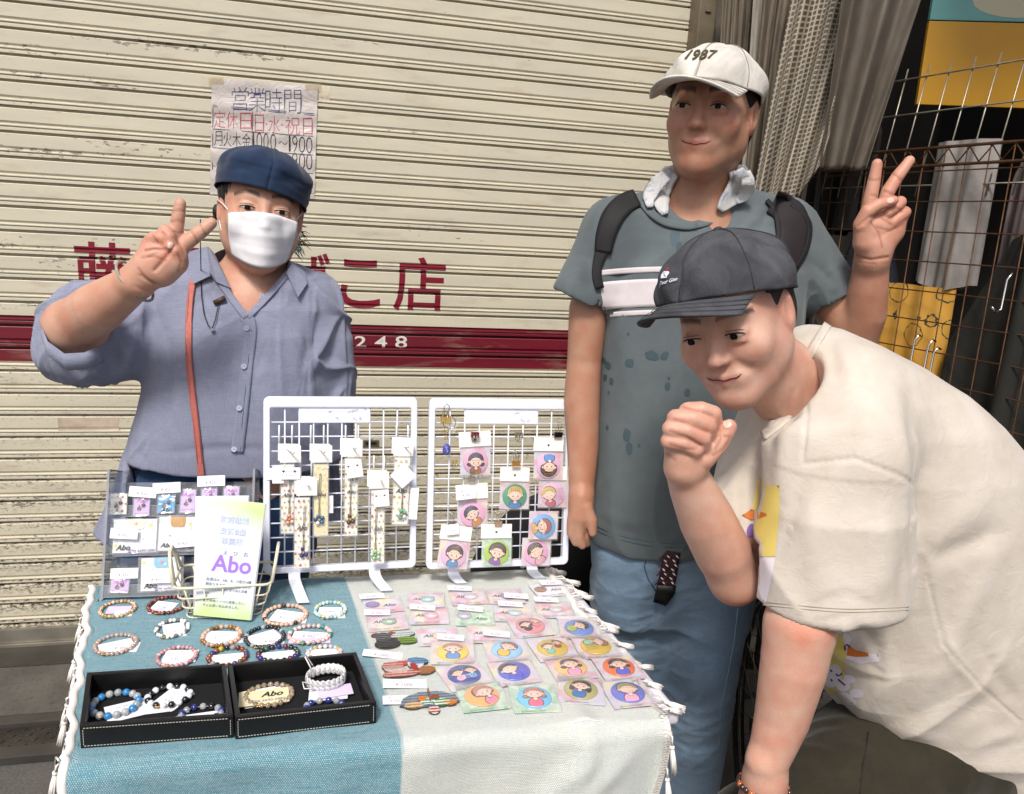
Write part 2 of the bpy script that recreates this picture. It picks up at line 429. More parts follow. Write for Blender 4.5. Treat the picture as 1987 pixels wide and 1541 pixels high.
# ---- handwritten notice
def notice():
    t = thing('paper_notice', 'handwritten opening hours notice taped to the shutter', 'notice', atY(510, 260, WY-.006))
    Mi = Matrix.Translation(-t.location)
    def w2(x, y, off): # px -> on the paper
        p = atY(x, y, WY-.004-off); p.y += .0022*math.sin(p.z*88)+.001*math.sin(p.x*60+p.z*31); return p - t.location
    b = MB(); P = []
    for i in range(31):
        f = i/30; P.append([w2(411-4*f+(206-3*f)*j/16, 152+225*f+15*(j/16)*(1-.4*f), 0) for j in range(17)])
    b.grid(P)
    q = N('notice paper'); v = q.coord(); c = q.mix(q.ramp(q.noise(v, 9, 6, .6), .3, .7), (.46, .41, .39, 1), (.60, .56, .54, 1))
    q.set(Base_Color=c, Roughness=.4); q.bump(q.noise(v, 22, 5, .6, .8), .5, .01)
    link('sheet', b.mesh('sheet', q.m), t)
    A = Art()
    blue, redc, blk = '#3a4372', '#b8434e', '#25232a'
    for ch, x in zip('営業時間', (466, 499, 531, 568)): A.text(ch, x, -(192+(x-466)*.055), 33, 46, blue, bold=-.018)
    for off in (0, 3): A.line([(413, -(204+off)), (610, -(221+off))], 1.1, blue)
    for x in (412, 489): A.line([(x+1, -(209+(x-412)*.09)), (x, -330)], 1.2, '#4d4a55')
    for y in (250, 286, 322): A.line([(412, -y), (608, -(y+15))], 1.2, '#4d4a55')
    for ch, x in zip('定休日', (426, 450, 477)): A.text(ch, x, -(230+(x-412)*.08), 22, 33, redc, bold=-.018)
    for ch, x, wd in (('日', 503, 17), ('・', 517, 3), ('水', 532, 22), ('・', 547, 3), ('祝', 568, 28), ('日', 597, 18)): A.text(ch, x, -(233+(x-412)*.07), wd, 34 if wd > 5 else 3, redc, bold=-.018)
    for ch, x in zip('月火木金', (423, 441, 459, 478)): A.text(ch, x, -(268+(x-412)*.07), 16, 28, blk, bold=-.018)
    for ch, x, wd in (('1', 492, 2), ('0', 503, 11), ('0', 516, 10), ('0', 530, 11), ('〜', 549, 17), ('1', 562, 3), ('9', 572, 10), ('0', 586, 12), ('0', 600, 12)): A.text(ch, x, -(272+(x-492)*.09), wd, 31 if wd < 15 else 6, blk, bold=-.022)
    for ch, x, wd in (('土', 440, 22), ('1', 492, 2), ('0', 503, 11), ('0', 516, 10), ('0', 530, 11), ('〜', 549, 17), ('9', 572, 10), ('0', 586, 12), ('0', 600, 12)): A.text(ch, x, -(306+(x-492)*.07), wd, 31 if wd < 15 else 6, blk, bold=-.022)
    V = [w2(x, -y, .0006+k*1e-5) for x, y, k in A.V]; me = bpy.data.meshes.new('ink'); me.from_pydata(V, [], A.F); me.materials.append(PRINT); setcol(me, A.C)
    link('writing', me, t)
    tp = clear_mat('sticky tape', '#e9dfc0', .12, .2)
    for x, y in ((418, 154), (607, 166)):
        b = MB(); b.grid([[w2(x-14, y-5, .001), w2(x+16, y-4, .001)], [w2(x-14, y+9, .001), w2(x+16, y+10, .001)]]); link('tape', b.mesh('tape', tp), t)
notice()

# ---- shutter post, board and neighbouring wall
b = MB(); b.box((XR+.03, 0, 1.5), (.06, .09, 3.2), bevel=.004)
for i in range(3): b.box((XR+.03, -.048, .6+i*.8), (.02, .006, .02), bevel=.002)
o = b.build('shutter_post', mat('#6f6452', .5, .25, var=.35, vs=9, bump=.3, bs=40)); o.location = (0, WY-.03, 0)
tag(o, 'grey brown steel guide post at the right end of the shutter', 'post')
q = N('grey weathered board'); v = q.coord('Object', (1, 1, .35), (0, rad(28), 0)); f = q.noise(v, 40, 6, .7)
q.set(Base_Color=q.mix(q.ramp(f, .3, .7), (.07, .06, .045, 1), (.17, .15, .115, 1)), Roughness=.8); q.bump(f, .4, .002)
b = MB(); b.box((XR+.23, 0, 1.5), (.34, .03, 3.2), bevel=.003); o = b.build('wall_board', q.m); o.location = (0, WY+.03, 0)
tag(o, 'dark grey weathered board beside the shutter post', 'board')
b = MB(); b.box((4, 0, 1.5), (5.6, .1, 3.4)); b.box((-4.5, 0, 1.5), (4.6, .1, 3.4)); o = b.build('shop_wall', mat('#3a3530', .85, var=.3, vs=3)); o.location = (0, WY+.15, 0)
tag(o, 'dark wall of the neighbouring shop behind the hanging goods', 'wall')
b = MB(); b.box((0, 0, 0), (12, .1, 2.2)); o = b.build('shop_front', mat('#a79f8c', .7, var=.15, vs=3)); o.location = (0, WY+.2, 3.75)
tag(o, 'plain wall above the shutter', 'wall')
b = MB(); b.box((2.35, 0, 1.1), (.06, 2.3, 2.6)); o = b.build('stall_wall', mat('#1b1916', .9, var=.3, vs=3)); o.location = (0, 1.62, 0)  # darkness of the stall interior put into the wall colour
tag(o, 'back wall of the neighbouring stall, painted near-black for its dark interior', 'wall')

# ---- hanging sheets between the shutter and the stall
def curtain(name, label, cat, topL, topR, botL, botR, mat_, nf, amp, nx=90, nz=40, flare=0, tie=None, seed=1, thick=.0015):
    """top and bottom edges are pixels given with a depth along Y"""
    tl, tr, bl, br = (Vector(p) for p in (topL, topR, botL, botR)); R_ = random.Random(seed)
    ph = [R_.uniform(0, 6.28) for _ in range(4)]
    side = (tr-tl).normalized(); nrm = side.cross(Vector((0, 0, 1))).normalized()
    V = []; UV = []; F = []
    for i in range(nz+1):
        v = i/nz
        for j in range(nx+1):
            u = j/nx; g = 1
            if tie: g = 1-tie[1]*math.exp(-((v-tie[0])/.16)**2)
            uu = .5+(u-.5)*g
            p = (tl.lerp(tr, uu)).lerp(bl.lerp(br, uu), v)
            a = amp*(.6+.4*v)*(math.sin(u*nf*6.283+ph[0]+.9*math.sin(v*2.2+ph[2]))+.45*math.sin(u*nf*14.1+ph[1]+v*2.4)+.3*math.sin(u*3.1*nf+v*5+ph[3]))
            p = p+nrm*a*-1
            if flare: p.z += flare*math.sin(u*9+ph[1])*v*v
            V.append(p); UV.append((u*(tr-tl).length*1.25, v*(tl-bl).length))
    for i in range(nz):
        for j in range(nx):
            a = i*(nx+1)+j; F.append((a, a+1, a+nx+2, a+nx+1))
    me = np_mesh(name, V, F, [mat_]); uv = me.uv_layers.new(name='UVMap')
    li = np.empty(len(me.loops), np.int32); me.loops.foreach_get('vertex_index', li)
    uv.data.foreach_set('uv', np.array(UV, np.float32)[li].ravel())
    o = link(name, me); tag(o, label, cat); so = o.modifiers.new('s', 'SOLIDIFY'); so.thickness = thick
    return o
def canvas(name, a, b_, streak=(12, 1, .6)):
    q = N(name); v = q.n('Mapping', {'Vector': q.n('TexCoord').outputs['UV'], 'Scale': streak}).outputs[0]
    f = q.noise(v, 9, 6, .6); q.set(Base_Color=q.mix(q.ramp(f, .3, .7), a, b_), Roughness=.55); q.bump(f, .3, .002); return q.m
def netting():
    q = N('reinforced net sheet'); uv = q.n('TexCoord').outputs['UV']; x = q.n('SeparateXYZ', {0: uv}).outputs
    def ln(s): 
        f = q.math('FRACT', q.math('MULTIPLY', s, 62.)); return q.math('LESS_THAN', q.math('ABSOLUTE', q.math('SUBTRACT', f, .5)), .16)
    g = q.math('MAXIMUM', ln(x[0]), ln(x[1])); n_ = q.noise(uv, 7, 4)
    c = q.mix(g, q.mix(q.ramp(n_, .3, .7), (.07, .057, .042, 1), (.12, .098, .07, 1)), (.36, .32, .26, 1))
    q.set(Base_Color=c, Roughness=.5); q.bump(g, .4, .0015); return q.m
CANV = canvas('brown canvas', (.07, .055, .04, 1), (.17, .14, .10, 1)); CAN2 = canvas('grey vinyl', (.16, .145, .12, 1), (.32, .29, .25, 1), (8, 1, .3)); NET = netting()
curtain('plastic_sheet', 'brown ribbed plastic sheet hanging right of the shutter post', 'sheet', atY(1408, -120, 2.55), atY(1472, -120, 2.5), atY(1380, 420, 2.55), atY(1432, 420, 2.5), CANV, 4, .006, seed=3)
curtain('vinyl_strip', 'pale vinyl strip hanging behind the capped man', 'sheet', atY(1470, -120, 2.42), atY(1497, -120, 2.40), atY(1432, 430, 2.42), atY(1456, 430, 2.40), CAN2, 1, .006, seed=5)
curtain('canvas_tarp', 'dark brown canvas tarp folded beside the net sheet', 'tarp', atY(1495, -130, 2.40), atY(1600, -130, 2.3), atY(1440, 430, 2.40), atY(1505, 430, 2.35), CANV, 3, .018, seed=9)
curtain('net_sheet', 'beige grid reinforced net sheet bunched above the stall', 'net sheet', atY(1560, -130, 2.2), atY(1740, -130, 2.05), atY(1440, 480, 2.25), atY(1590, 330, 2.1), NET, 2.5, .028, flare=.02, seed=12)
curtain('awning_tarp', 'dusty brown tarp hanging at the top of the neighbouring stall', 'tarp', atY(1650, -130, 2.02), atY(1830, -130, 1.9), atY(1590, 330, 2.08), atY(1680, 330, 2.0), canvas('dusty tarp', (.085, .07, .055, 1), (.15, .125, .10, 1), (3, 1, .3)), 1.5, .03, seed=14)

# ---- wire panel of the neighbouring stall
g0 = Vector((1.43, 2.5, 0)); gd = Vector((.19, -.98, 0)).normalized()
RUST = mat('#5a3d29', .6, .6, name='rusty wire', var=.5, vs=40); GREY = mat('#a09a8c', .4, .7, name='dull wire', var=.3, vs=40)
def panel():
    t = thing('grid_rack', 'rusty brown wire grid panel of the neighbouring stall', 'wire panel', g0)
    H = 1.72; L = 1.75
    def wire(a, c, r, m_, nm): b = MB(); b.tube([a, c], r, 6); link(nm, b.mesh(nm, m_), t)
    n = int(L/.062)
    for i in range(n+1):
        p = gd*(i*.062); wire(p+Vector((0, 0, .05)), p+Vector((0, 0, H)), .0018, RUST, 'upright_wire')
    for j in range(21): wire(Vector((0, 0, .1+j*.078)), gd*L+Vector((0, 0, .1+j*.078)), .0018, RUST, 'cross_wire')
    wire(Vector((0, 0, H)), gd*L+Vector((0, 0, H)), .004, RUST, 'top_rail'); wire(Vector((0, 0, H-.045)), gd*L+Vector((0, 0, H-.045)), .004, RUST, 'top_rail')
    b = MB(); pts = [gd*(i*.03)+Vector((0, 0, H-.004 if i % 2 else H-.041)) for i in range(int(L/.03))]; b.tube(pts, .0025, 5); link('truss_wire', b.mesh('truss', RUST), t)
    wire(gd*.26+Vector((0, 0, 0)), gd*.26+Vector((0, 0, H+.3)), .009, mat('#1f1d1b', .5), 'post')
panel()
def panel2():
    t = thing('wire_shelf_grid', 'pale wire grid leaning above the truss rail behind the raised hand', 'wire grid', g0+gd*.2+Vector((.06, 0, 1.6)))
    for i in range(12): b = MB(); b.tube([gd*(i*.07)+Vector((0, 0, 0)), gd*(i*.07)+Vector((.05, 0, .36))], .0022, 6); link('upright_wire', b.mesh('w', GREY), t)
    for i in range(4): b = MB(); b.tube([Vector((.014*i, 0, .1*i+.03)), gd*.8+Vector((.014*i, 0, .1*i+.03))], .0022, 6); link('cross_wire', b.mesh('w', GREY), t)
panel2()
# ---- goods hanging behind the wire panel
def garment(name, label, cat, s0, s1, z0, z1, off, col, nf=3, amp=.02, seed=0, rough=.85, fn=None, slope=0):
    """hangs along the panel from s0 to s1 (metres), between heights z0 and z1"""
    R_ = random.Random(seed); ph = [R_.uniform(0, 6.28) for _ in range(5)]; nv = Vector((.98, .19, 0)); nx, nz = 40, 30
    m_ = fn or mat(col, rough, var=.35, vs=8, bump=.4, bs=120)
    def surf(sign, k):
        P = []
        for i in range(nz+1):
            v = i/nz; row = []
            wd = 1 if slope == 0 else min(1, .32+v*slope)
            for j in range(nx+1):
                u = j/nx; e = math.sin(math.pi*u)**.5
                s = s0+(s1-s0)*(.5+(u-.5)*wd)
                d = amp*(math.sin(u*nf*6.28+ph[0]+v*1.1)+.5*math.sin(u*nf*13+ph[1]+v*2+ph[2]))*(.4+.6*v)
                z = z1+(z0-z1)*v - (0 if slope == 0 else .07*abs(u-.5)*2*(1-v)) + (.012*math.sin(u*7+ph[3]))*v
                row.append(g0+gd*s+nv*(off+sign*.03*e+d)+Vector((0, 0, z)))
            P.append(row)
        return P
    b = MB(); A, B = surf(-1, 0), surf(1, 1)
    b.grid(A); b.grid(B)
    for i in range(nz):
        for X in ((0, 0), (nx, nx)):
            pass
    bmesh.ops.remove_doubles(b.bm, verts=b.bm.verts, dist=.0005)
    o = b.build(name, m_); tag(o, label, cat); return o
garment('hanging_coat', 'long black coat hanging behind the wire panel left of the raised arm', 'garment', .02, .30, .25, 1.5, .09, '#0d0d10', seed=1, slope=2.6)
garment('hanging_coat', 'dark navy jacket hanging behind the raised forearm', 'garment', .24, .56, .3, 1.62, .10, '#0c1120', seed=2, slope=2.6)
def leafprint():
    q = N('yellow leaf print cloth'); v = q.coord('Object'); 
    vo = q.n('TexVoronoi', {'Vector': v, 'Scale': 14.}, feature='F1'); d = q.math('ABSOLUTE', q.math('SUBTRACT', vo.outputs['Distance'], q.math('ADD', .33, q.math('MULTIPLY', q.noise(v, 60, 2), .2))))
    c = q.mix(q.ramp(q.noise(v, 3, 2), .3, .7), (.56, .27, .03, 1), (.66, .36, .06, 1)); c = q.mix(q.ramp(d, .022, .014), c, (.03, .05, .03, 1))
    v2 = q.n('TexVoronoi', {'Vector': v, 'Scale': 9.}); c = q.mix(q.ramp(v2.outputs['Distance'], .17, .15), c, q.mix(q.ramp(v2.outputs['Color'], .4, .5), (.03, .12, .09, 1), (.45, .06, .02, 1)))
    q.set(Base_Color=c, Roughness=.8); return q.m
garment('printed_cloth', 'mustard yellow cloth with leaf print hanging behind the raised wrist', 'cloth', .50, .74, .55, 1.36, .05, '#c98a20', nf=2, amp=.008, seed=3, fn=leafprint())
garment('grey_scarf', 'pale grey cloth hanging above the mustard leaf print', 'cloth', .60, .78, 1.36, 1.74, .07, '#8f8a86', nf=2, amp=.012, seed=4)
garment('hanging_coat', 'large charcoal olive coat hanging right of the raised hand', 'garment', .76, 1.12, .55, 1.55, .05, '#1c1b16', seed=5, slope=2.4, nf=2, amp=.03)
garment('hanging_shirt', 'dull mauve grey shirt hanging beside the charcoal coat', 'garment', .80, .98, 1.30, 1.85, .12, '#6f6260', seed=6, slope=2.4)
garment('hanging_shirt', 'grey green shirt hanging under the yellow sign', 'garment', .96, 1.22, 1.1, 1.84, .16, '#3a3932', seed=7, slope=2.4)
garment('hanging_shirt', 'black shirt with a purple tinge hanging low behind the wire panel', 'garment', .98, 1.24, .2, 1.12, .10, '#15131a', seed=8, slope=2.4)
garment('hanging_shirt', 'pale lilac blouse hanging at the far right edge', 'garment', 1.16, 1.34, .8, 1.75, .05, '#a79db0', seed=9, slope=2.4)
garment('hanging_coat', 'dark brown coat hanging left of the yellow sign', 'garment', .10, .36, 1.50, 1.98, .12, '#171311', seed=10, slope=2.4)
garment('hanging_coat', 'black trousers hanging low at the right edge', 'garment', 1.2, 1.6, .2, 1.0, .12, '#101010', seed=11, slope=2.4)
def signboard():
    t = thing('sign_board', 'yellow sign board with a pale blue green top band high at the right', 'sign', atD(1932, 128, 2.35))
    R4 = frame((0, 0, 0), gd*-1*-1, (0, 0, 1))
    def bb(nm, c, d, col):
        b = MB(); b.box(c, d, bevel=.002); link(nm, b.mesh(nm, mat(col, .4, var=.12, vs=5)), t)
    t.rotation_euler = (0, 0, math.atan2(-.35, .94))
    bb('board', (.03, 0, 0), (.48, .02, .235), '#bd8a06'); bb('top_band', (.03, -.002, .180), (.48, .02, .12), '#5f9d9b')
    A = Art(); A.ell(.03, .175, .13, .045, '#b7b49a', 0); me = A.mesh('emblem', PRINT); o = link('emblem', me, t, (0, -.0125, 0), (rad(90), 0, 0))
    b = MB(); 
    for x in (-.15, .2): b.tube([(x, .0, .26), (x, .01, .7)], .004, 6)
    link('hanger_wire', b.mesh('hw', GREY), t)
signboard()
# ---- steel hooks on the panel
def hook(px, py, s, label):
    t = g0+gd*s; b = MB(); p = Vector((0, 0, 0))
    b.tube([(0, 0, .03), (-.01, 0, .035), (-.02, 0, .02), (-.022, -.0, -.05), (-.035, 0, -.06), (-.05, 0, -.045)], .0028, 8)
    o = b.build('panel_hook', mat('#c9c9c9', .2, 1)); q = atD(px, py, 1)-CAM
    # depth where the pixel's ray meets the panel plane
    nv = Vector((.98, .19, 0)); k = (g0-CAM).dot(nv)/q.dot(nv); o.location = CAM+q*k*.99
    tag(o, label, 'hook', 'steel hooks on the wire panel')
hook(1785, 675, 0, 'bright steel hook on the wire panel above the bending man, left one'); hook(1812, 685, 0, 'bright steel hook on the wire panel, middle one beside its twin'); hook(1822, 700, 0, 'bright steel hook lowest of the three on the wire panel'); hook(1965, 560, 0, 'bright steel hook at the far right edge of the wire panel')

b = MB(); P = []  # unseen awning, added overhead to darken the stall
for i in range(13):
    P.append([(1.45+2.2*j/8, 1.3+1.5*i/12, 2.95+.10*math.sin(i*.5+j)*.3-.03*j) for j in range(9)])
b.grid(P); tag(b.build('added_awning', mat('#4a4238', .8, var=.3, vs=4)), 'unseen brown canvas awning added to shade the neighbouring stall', 'awning')
# ---- bicycle standing behind the men (only the frame and a wheel show)
def bicycle():
    t = thing('bicycle', 'old brown bicycle parked behind the two men', 'bicycle', (1.18, 1.95, 0)); t.rotation_euler = (0, 0, rad(72))
    br = mat('#4a2c1a', .3, .3, coat=.4, var=.3, vs=12); st = mat('#6d6a66', .3, 1, var=.3); ru = mat('#0c0c0c', .8)
    for cx in (-.50, .52):
        wh = link('wheel', None, t, (cx, 0, .33))
        def tor(R, r, m_, nm): b = MB(); b.tube([(R*math.cos(a), 0, R*math.sin(a)) for a in np.linspace(0, 2*math.pi, 49)[:-1]], r, 8, close=True); link(nm, b.mesh(nm, m_), wh)
        tor(.315, .017, ru, 'tyre'); tor(.295, .007, st, 'rim')
        b = MB(); 
        for i in range(28):
            a = i*2*math.pi/28; b.tube([(0, .02*(-1)**i, 0), (.29*math.cos(a), 0, .29*math.sin(a))], .0012, 4, cap=False)
        link('spokes', b.mesh('spokes', st), wh)
        b = MB(); b.tube([(0, -.04, 0), (0, .04, 0)], .018, 12); link('hub', b.mesh('hub', st), wh)
    b = MB()
    for A, B, r in (((-.50, 0, .33), (-.42, 0, .72), .014), ((-.42, 0, .72), (-.38, 0, .92), .016), ((-.40, 0, .82), (.12, 0, .80), .015), ((-.42, 0, .72), (0, 0, .28), .016), ((0, 0, .28), (.12, 0, .80), .016), ((0, 0, .28), (.52, .05, .33), .01), ((0, 0, .28), (.52, -.05, .33), .01), ((.12, 0, .76), (.52, .05, .33), .008), ((.12, 0, .76), (.52, -.05, .33), .008)):
        b.tube([A, B], r, 10)
    link('frame', b.mesh('frame', br), t)
    b = MB(); b.tube([(-.38, 0, .92), (-.36, 0, 1.0), (-.36, .1, 1.03), (-.2, .27, 1.02)], .011, 8); b.tube([(-.36, 0, 1.0), (-.36, -.1, 1.03), (-.2, -.27, 1.02)], .011, 8); link('handlebar', b.mesh('hb', st), t)
    b = MB(); b.tube([(.12, 0, .8), (.14, 0, .93)], .012, 8); b.ball((.15, 0, .95), 1, 12, 8, (.13, .07, .03)); link('saddle', b.mesh('sd', mat('#1a1512', .5)), t)
    b = MB(); b.tube([(0, -.03, .28), (0, .03, .28)], .05, 16); b.tube([(0, -.06, .28), (.1, -.06, .16)], .008, 6); b.box((.12, -.1, .155), (.08, .08, .02)); link('crank', b.mesh('ck', st), t)
bicycle()
def bag():
    # black bag on the ground between the table and the standing man
    b = MB(); R_ = random.Random(4)
    b.ball((0, 0, 0), 1, 28, 18, (.20, .15, .22))
    for v in b.bm.verts:
        v.co.z = max(v.co.z, -.20); v.co += Vector((math.sin(v.co.z*21+v.co.x*9), math.cos(v.co.x*17+v.co.z*7), 0))*.008
        if v.co.z > .1: v.co.x *= 1-.9*(v.co.z-.1); v.co.y *= 1-1.3*(v.co.z-.1)
    t = thing('cloth_bag', 'black cloth bag slumped behind the right corner of the table', 'bag', (.60, 2.0, .50))
    link('bag_body', b.mesh('bag', mat('#0b0b0d', .85, bump=.3, bs=50), smooth=True), t)
    b = MB(); b.tube([(-.1, 0, .15), (-.08, .02, .20), (0, .04, .22), (.08, .03, .19), (.1, 0, .14)], .01, 8); link('handle', b.mesh('h', mat('#111113', .7)), t)
    s = thing('folding_stool', 'low steel stool under the black bag', 'stool', (.60, 2.0, 0)); st = mat('#8b8378', .35, .9)
    for x in (-.16, .16):
        for y in (-.14, .14): b = MB(); b.tube([(x, y, 0), (x*.9, y*.9, .27)], .01, 8); link('leg', b.mesh('l', st), s)
    b = MB(); b.box((0, 0, .28), (.36, .32, .02), bevel=.008); link('seat', b.mesh('s', mat('#1c1a19', .6)), s)
bag()
# ================================================================ the table and its cloth
HT = .70
def tz(px, py, h=0.): return atZ(px, py, HT+h)
def z5(x, y): return 680+x/3.0106, 1100+y/3.0106       # places read off enlargements of the photograph
def z4(x, y): return 100+x/2.922, 1120+y/2.922
def table():
    q4 = [tz(*p, -.012) for p in ((172, 1143), (1082, 1100), (1322, 1380), (134, 1476))]
    c = sum(q4, Vector())/4; t = thing('folding_table', 'white plastic folding table under the blue and white cloth', 'table', (c.x, c.y, 0))
    wh = mat('#d9d8e2', .35, var=.05, coat=.2)
    b = MB(); b.prism([(p.x-c.x, p.y-c.y) for p in q4][::-1], HT-.040, HT-.012)
    bmesh.ops.bevel(b.bm, geom=[e for e in b.bm.edges], offset=.009, segments=3, profile=.6, affect='EDGES'); link('tabletop', b.mesh('top', wh, smooth=True), t)
    st = mat('#9a9aa0', .35, .8)
    for p in q4:
        v = (Vector((p.x-c.x, p.y-c.y, 0)))*.86; b = MB(); b.tube([(v.x, v.y, 0-.03), (v.x, v.y, HT-.04)], .013, 10); link('leg', b.mesh('leg', st), t)
table()
# the cloth: top, rounded front fold, hanging front; u runs along the front, w down its length
cTL, cTR, cFL, cFR = tz(172, 1140), tz(1066, 1106), tz(122, 1478), tz(1292, 1392)
def cloth_pt(u, w, off=0.):
    """w 0..1 back to front edge, above 1 metres down the front"""
    R = .022; bu = u
    wig = .0035*math.sin(w*23) if w < 1 else .004*math.sin(w*30)
    if w <= 1:
        a, b_ = cTL.lerp(cFL, w), cTR.lerp(cFR, w); p = a.lerp(b_, bu)
        dx = (wig+.002*math.sin(w*61))*(1-2*u) if (u < .02 or u > .98) else 0
        p = p+Vector((dx, 0, .0012*math.sin(u*31+w*9)*math.sin(w*13+u*5)))
        pin = math.exp(-((u-.845)/.02)**2)*max(0, (w-.86)/.14)
        p.z += .007*pin+.003*math.exp(-((u-.80)/.05)**2)*max(0, (w-.8)/.2)
        n_ = Vector((0, 0, 1))
    else:
        s = w-1; a = min(s/R, math.pi/2); down = max(0, s-R*math.pi/2)
        p = cFL.lerp(cFR, bu)
        fl = -.02*(u-.0)*down/.3
        p = p+Vector((0, -R*math.sin(a), -R*(1-math.cos(a))-down))
        k = min(1, s/.06)
        wave = .013*math.sin(u*15+1.2+down*3)*k+.006*math.sin(u*37+down*5)*k+.006*math.sin(u*61+2)*k*min(1, down/.2)
        pin = math.exp(-((u-.845+down*.12)/.022)**2)*math.exp(-down/.09); dg = math.exp(-((u-.86+down*.9)/.035)**2)*.010*min(1, down/.04)+math.exp(-((u-.93+down*.9)/.03)**2)*.009*min(1, down/.05)
        p.y -= wave*(.35+.65*min(1, down/.25))+.010*pin+dg
        p.x += down*(.02-.075*u)+.003*math.sin(down*40)*(u < .02 or u > .98)
        n_ = Vector((0, -math.sin(a), math.cos(a)))
    return p+n_*off
LEN = (cTL-cFL).length
def weave(name):
    q = N(name); uv = q.n('TexCoord').outputs['UV']; x = q.n('SeparateXYZ', {0: uv}).outputs
    jit = q.math('MULTIPLY', q.math('SUBTRACT', q.noise(uv, 9, 1), .5), .0025)
    U = q.math('MULTIPLY', x[0], 290.); V_ = q.math('MULTIPLY', x[1], 400.)
    row = q.math('FLOOR', V_); U2 = q.math('ADD', U, q.math('MULTIPLY', row, .5))
    fu = q.math('ABSOLUTE', q.math('SUBTRACT', q.math('FRACT', U2), .5)); fv = q.math('ABSOLUTE', q.math('SUBTRACT', q.math('FRACT', V_), .5))
    cell = q.n('CombineXYZ', {0: q.math('FLOOR', U2), 1: row}).outputs[0]; wn = q.n('TexWhiteNoise', {0: cell}, noise_dimensions='2D').outputs[0]
    knot = q.math('MULTIPLY', q.ramp(fu, .40, .16), q.ramp(fv, .46, .25))
    yarn = q.noise(q.n('Mapping', {'Vector': uv, 'Scale': (3, 420, 1)}).outputs[0], 1.0, 2)   # uneven rows of yarn
    slub = q.noise(q.n('Mapping', {'Vector': uv, 'Scale': (9, 60, 1)}).outputs[0], 2.0, 4, .6)
    big = q.noise(uv, 3.5, 3)
    isb = q.n('Attribute', attribute_name='Col').outputs[0]
    kb = q.math('MULTIPLY', knot, q.ramp(q.math('ADD', q.math('MULTIPLY', wn, .4), q.math('MULTIPLY', slub, .9)), .3, .85, .2, 1.))
    bl = q.mix(q.ramp(yarn, .3, .7), (.045, .225, .315, 1), (.095, .33, .41, 1)); bl = q.mix(kb, bl, (.55, .66, .68, 1))
    wt = q.mix(q.ramp(slub, .3, .7), (.60, .64, .60, 1), (.76, .77, .71, 1)); wt = q.mix(q.ramp(q.math('MULTIPLY', knot, wn), .0, .6, 0, 1), q.mix(q.ramp(big, .3, .7), wt, (.58, .67, .66, 1)), (.80, .79, .73, 1))
    c = q.mix(isb, wt, bl)
    q.set(Base_Color=c, Roughness=.9); q.b.inputs['Specular IOR Level'].default_value = .2; q.b.inputs['Sheen Weight'].default_value = .25
    q.bump(q.math('ADD', knot, q.math('MULTIPLY', slub, .8)), .85, .0018); return q.m
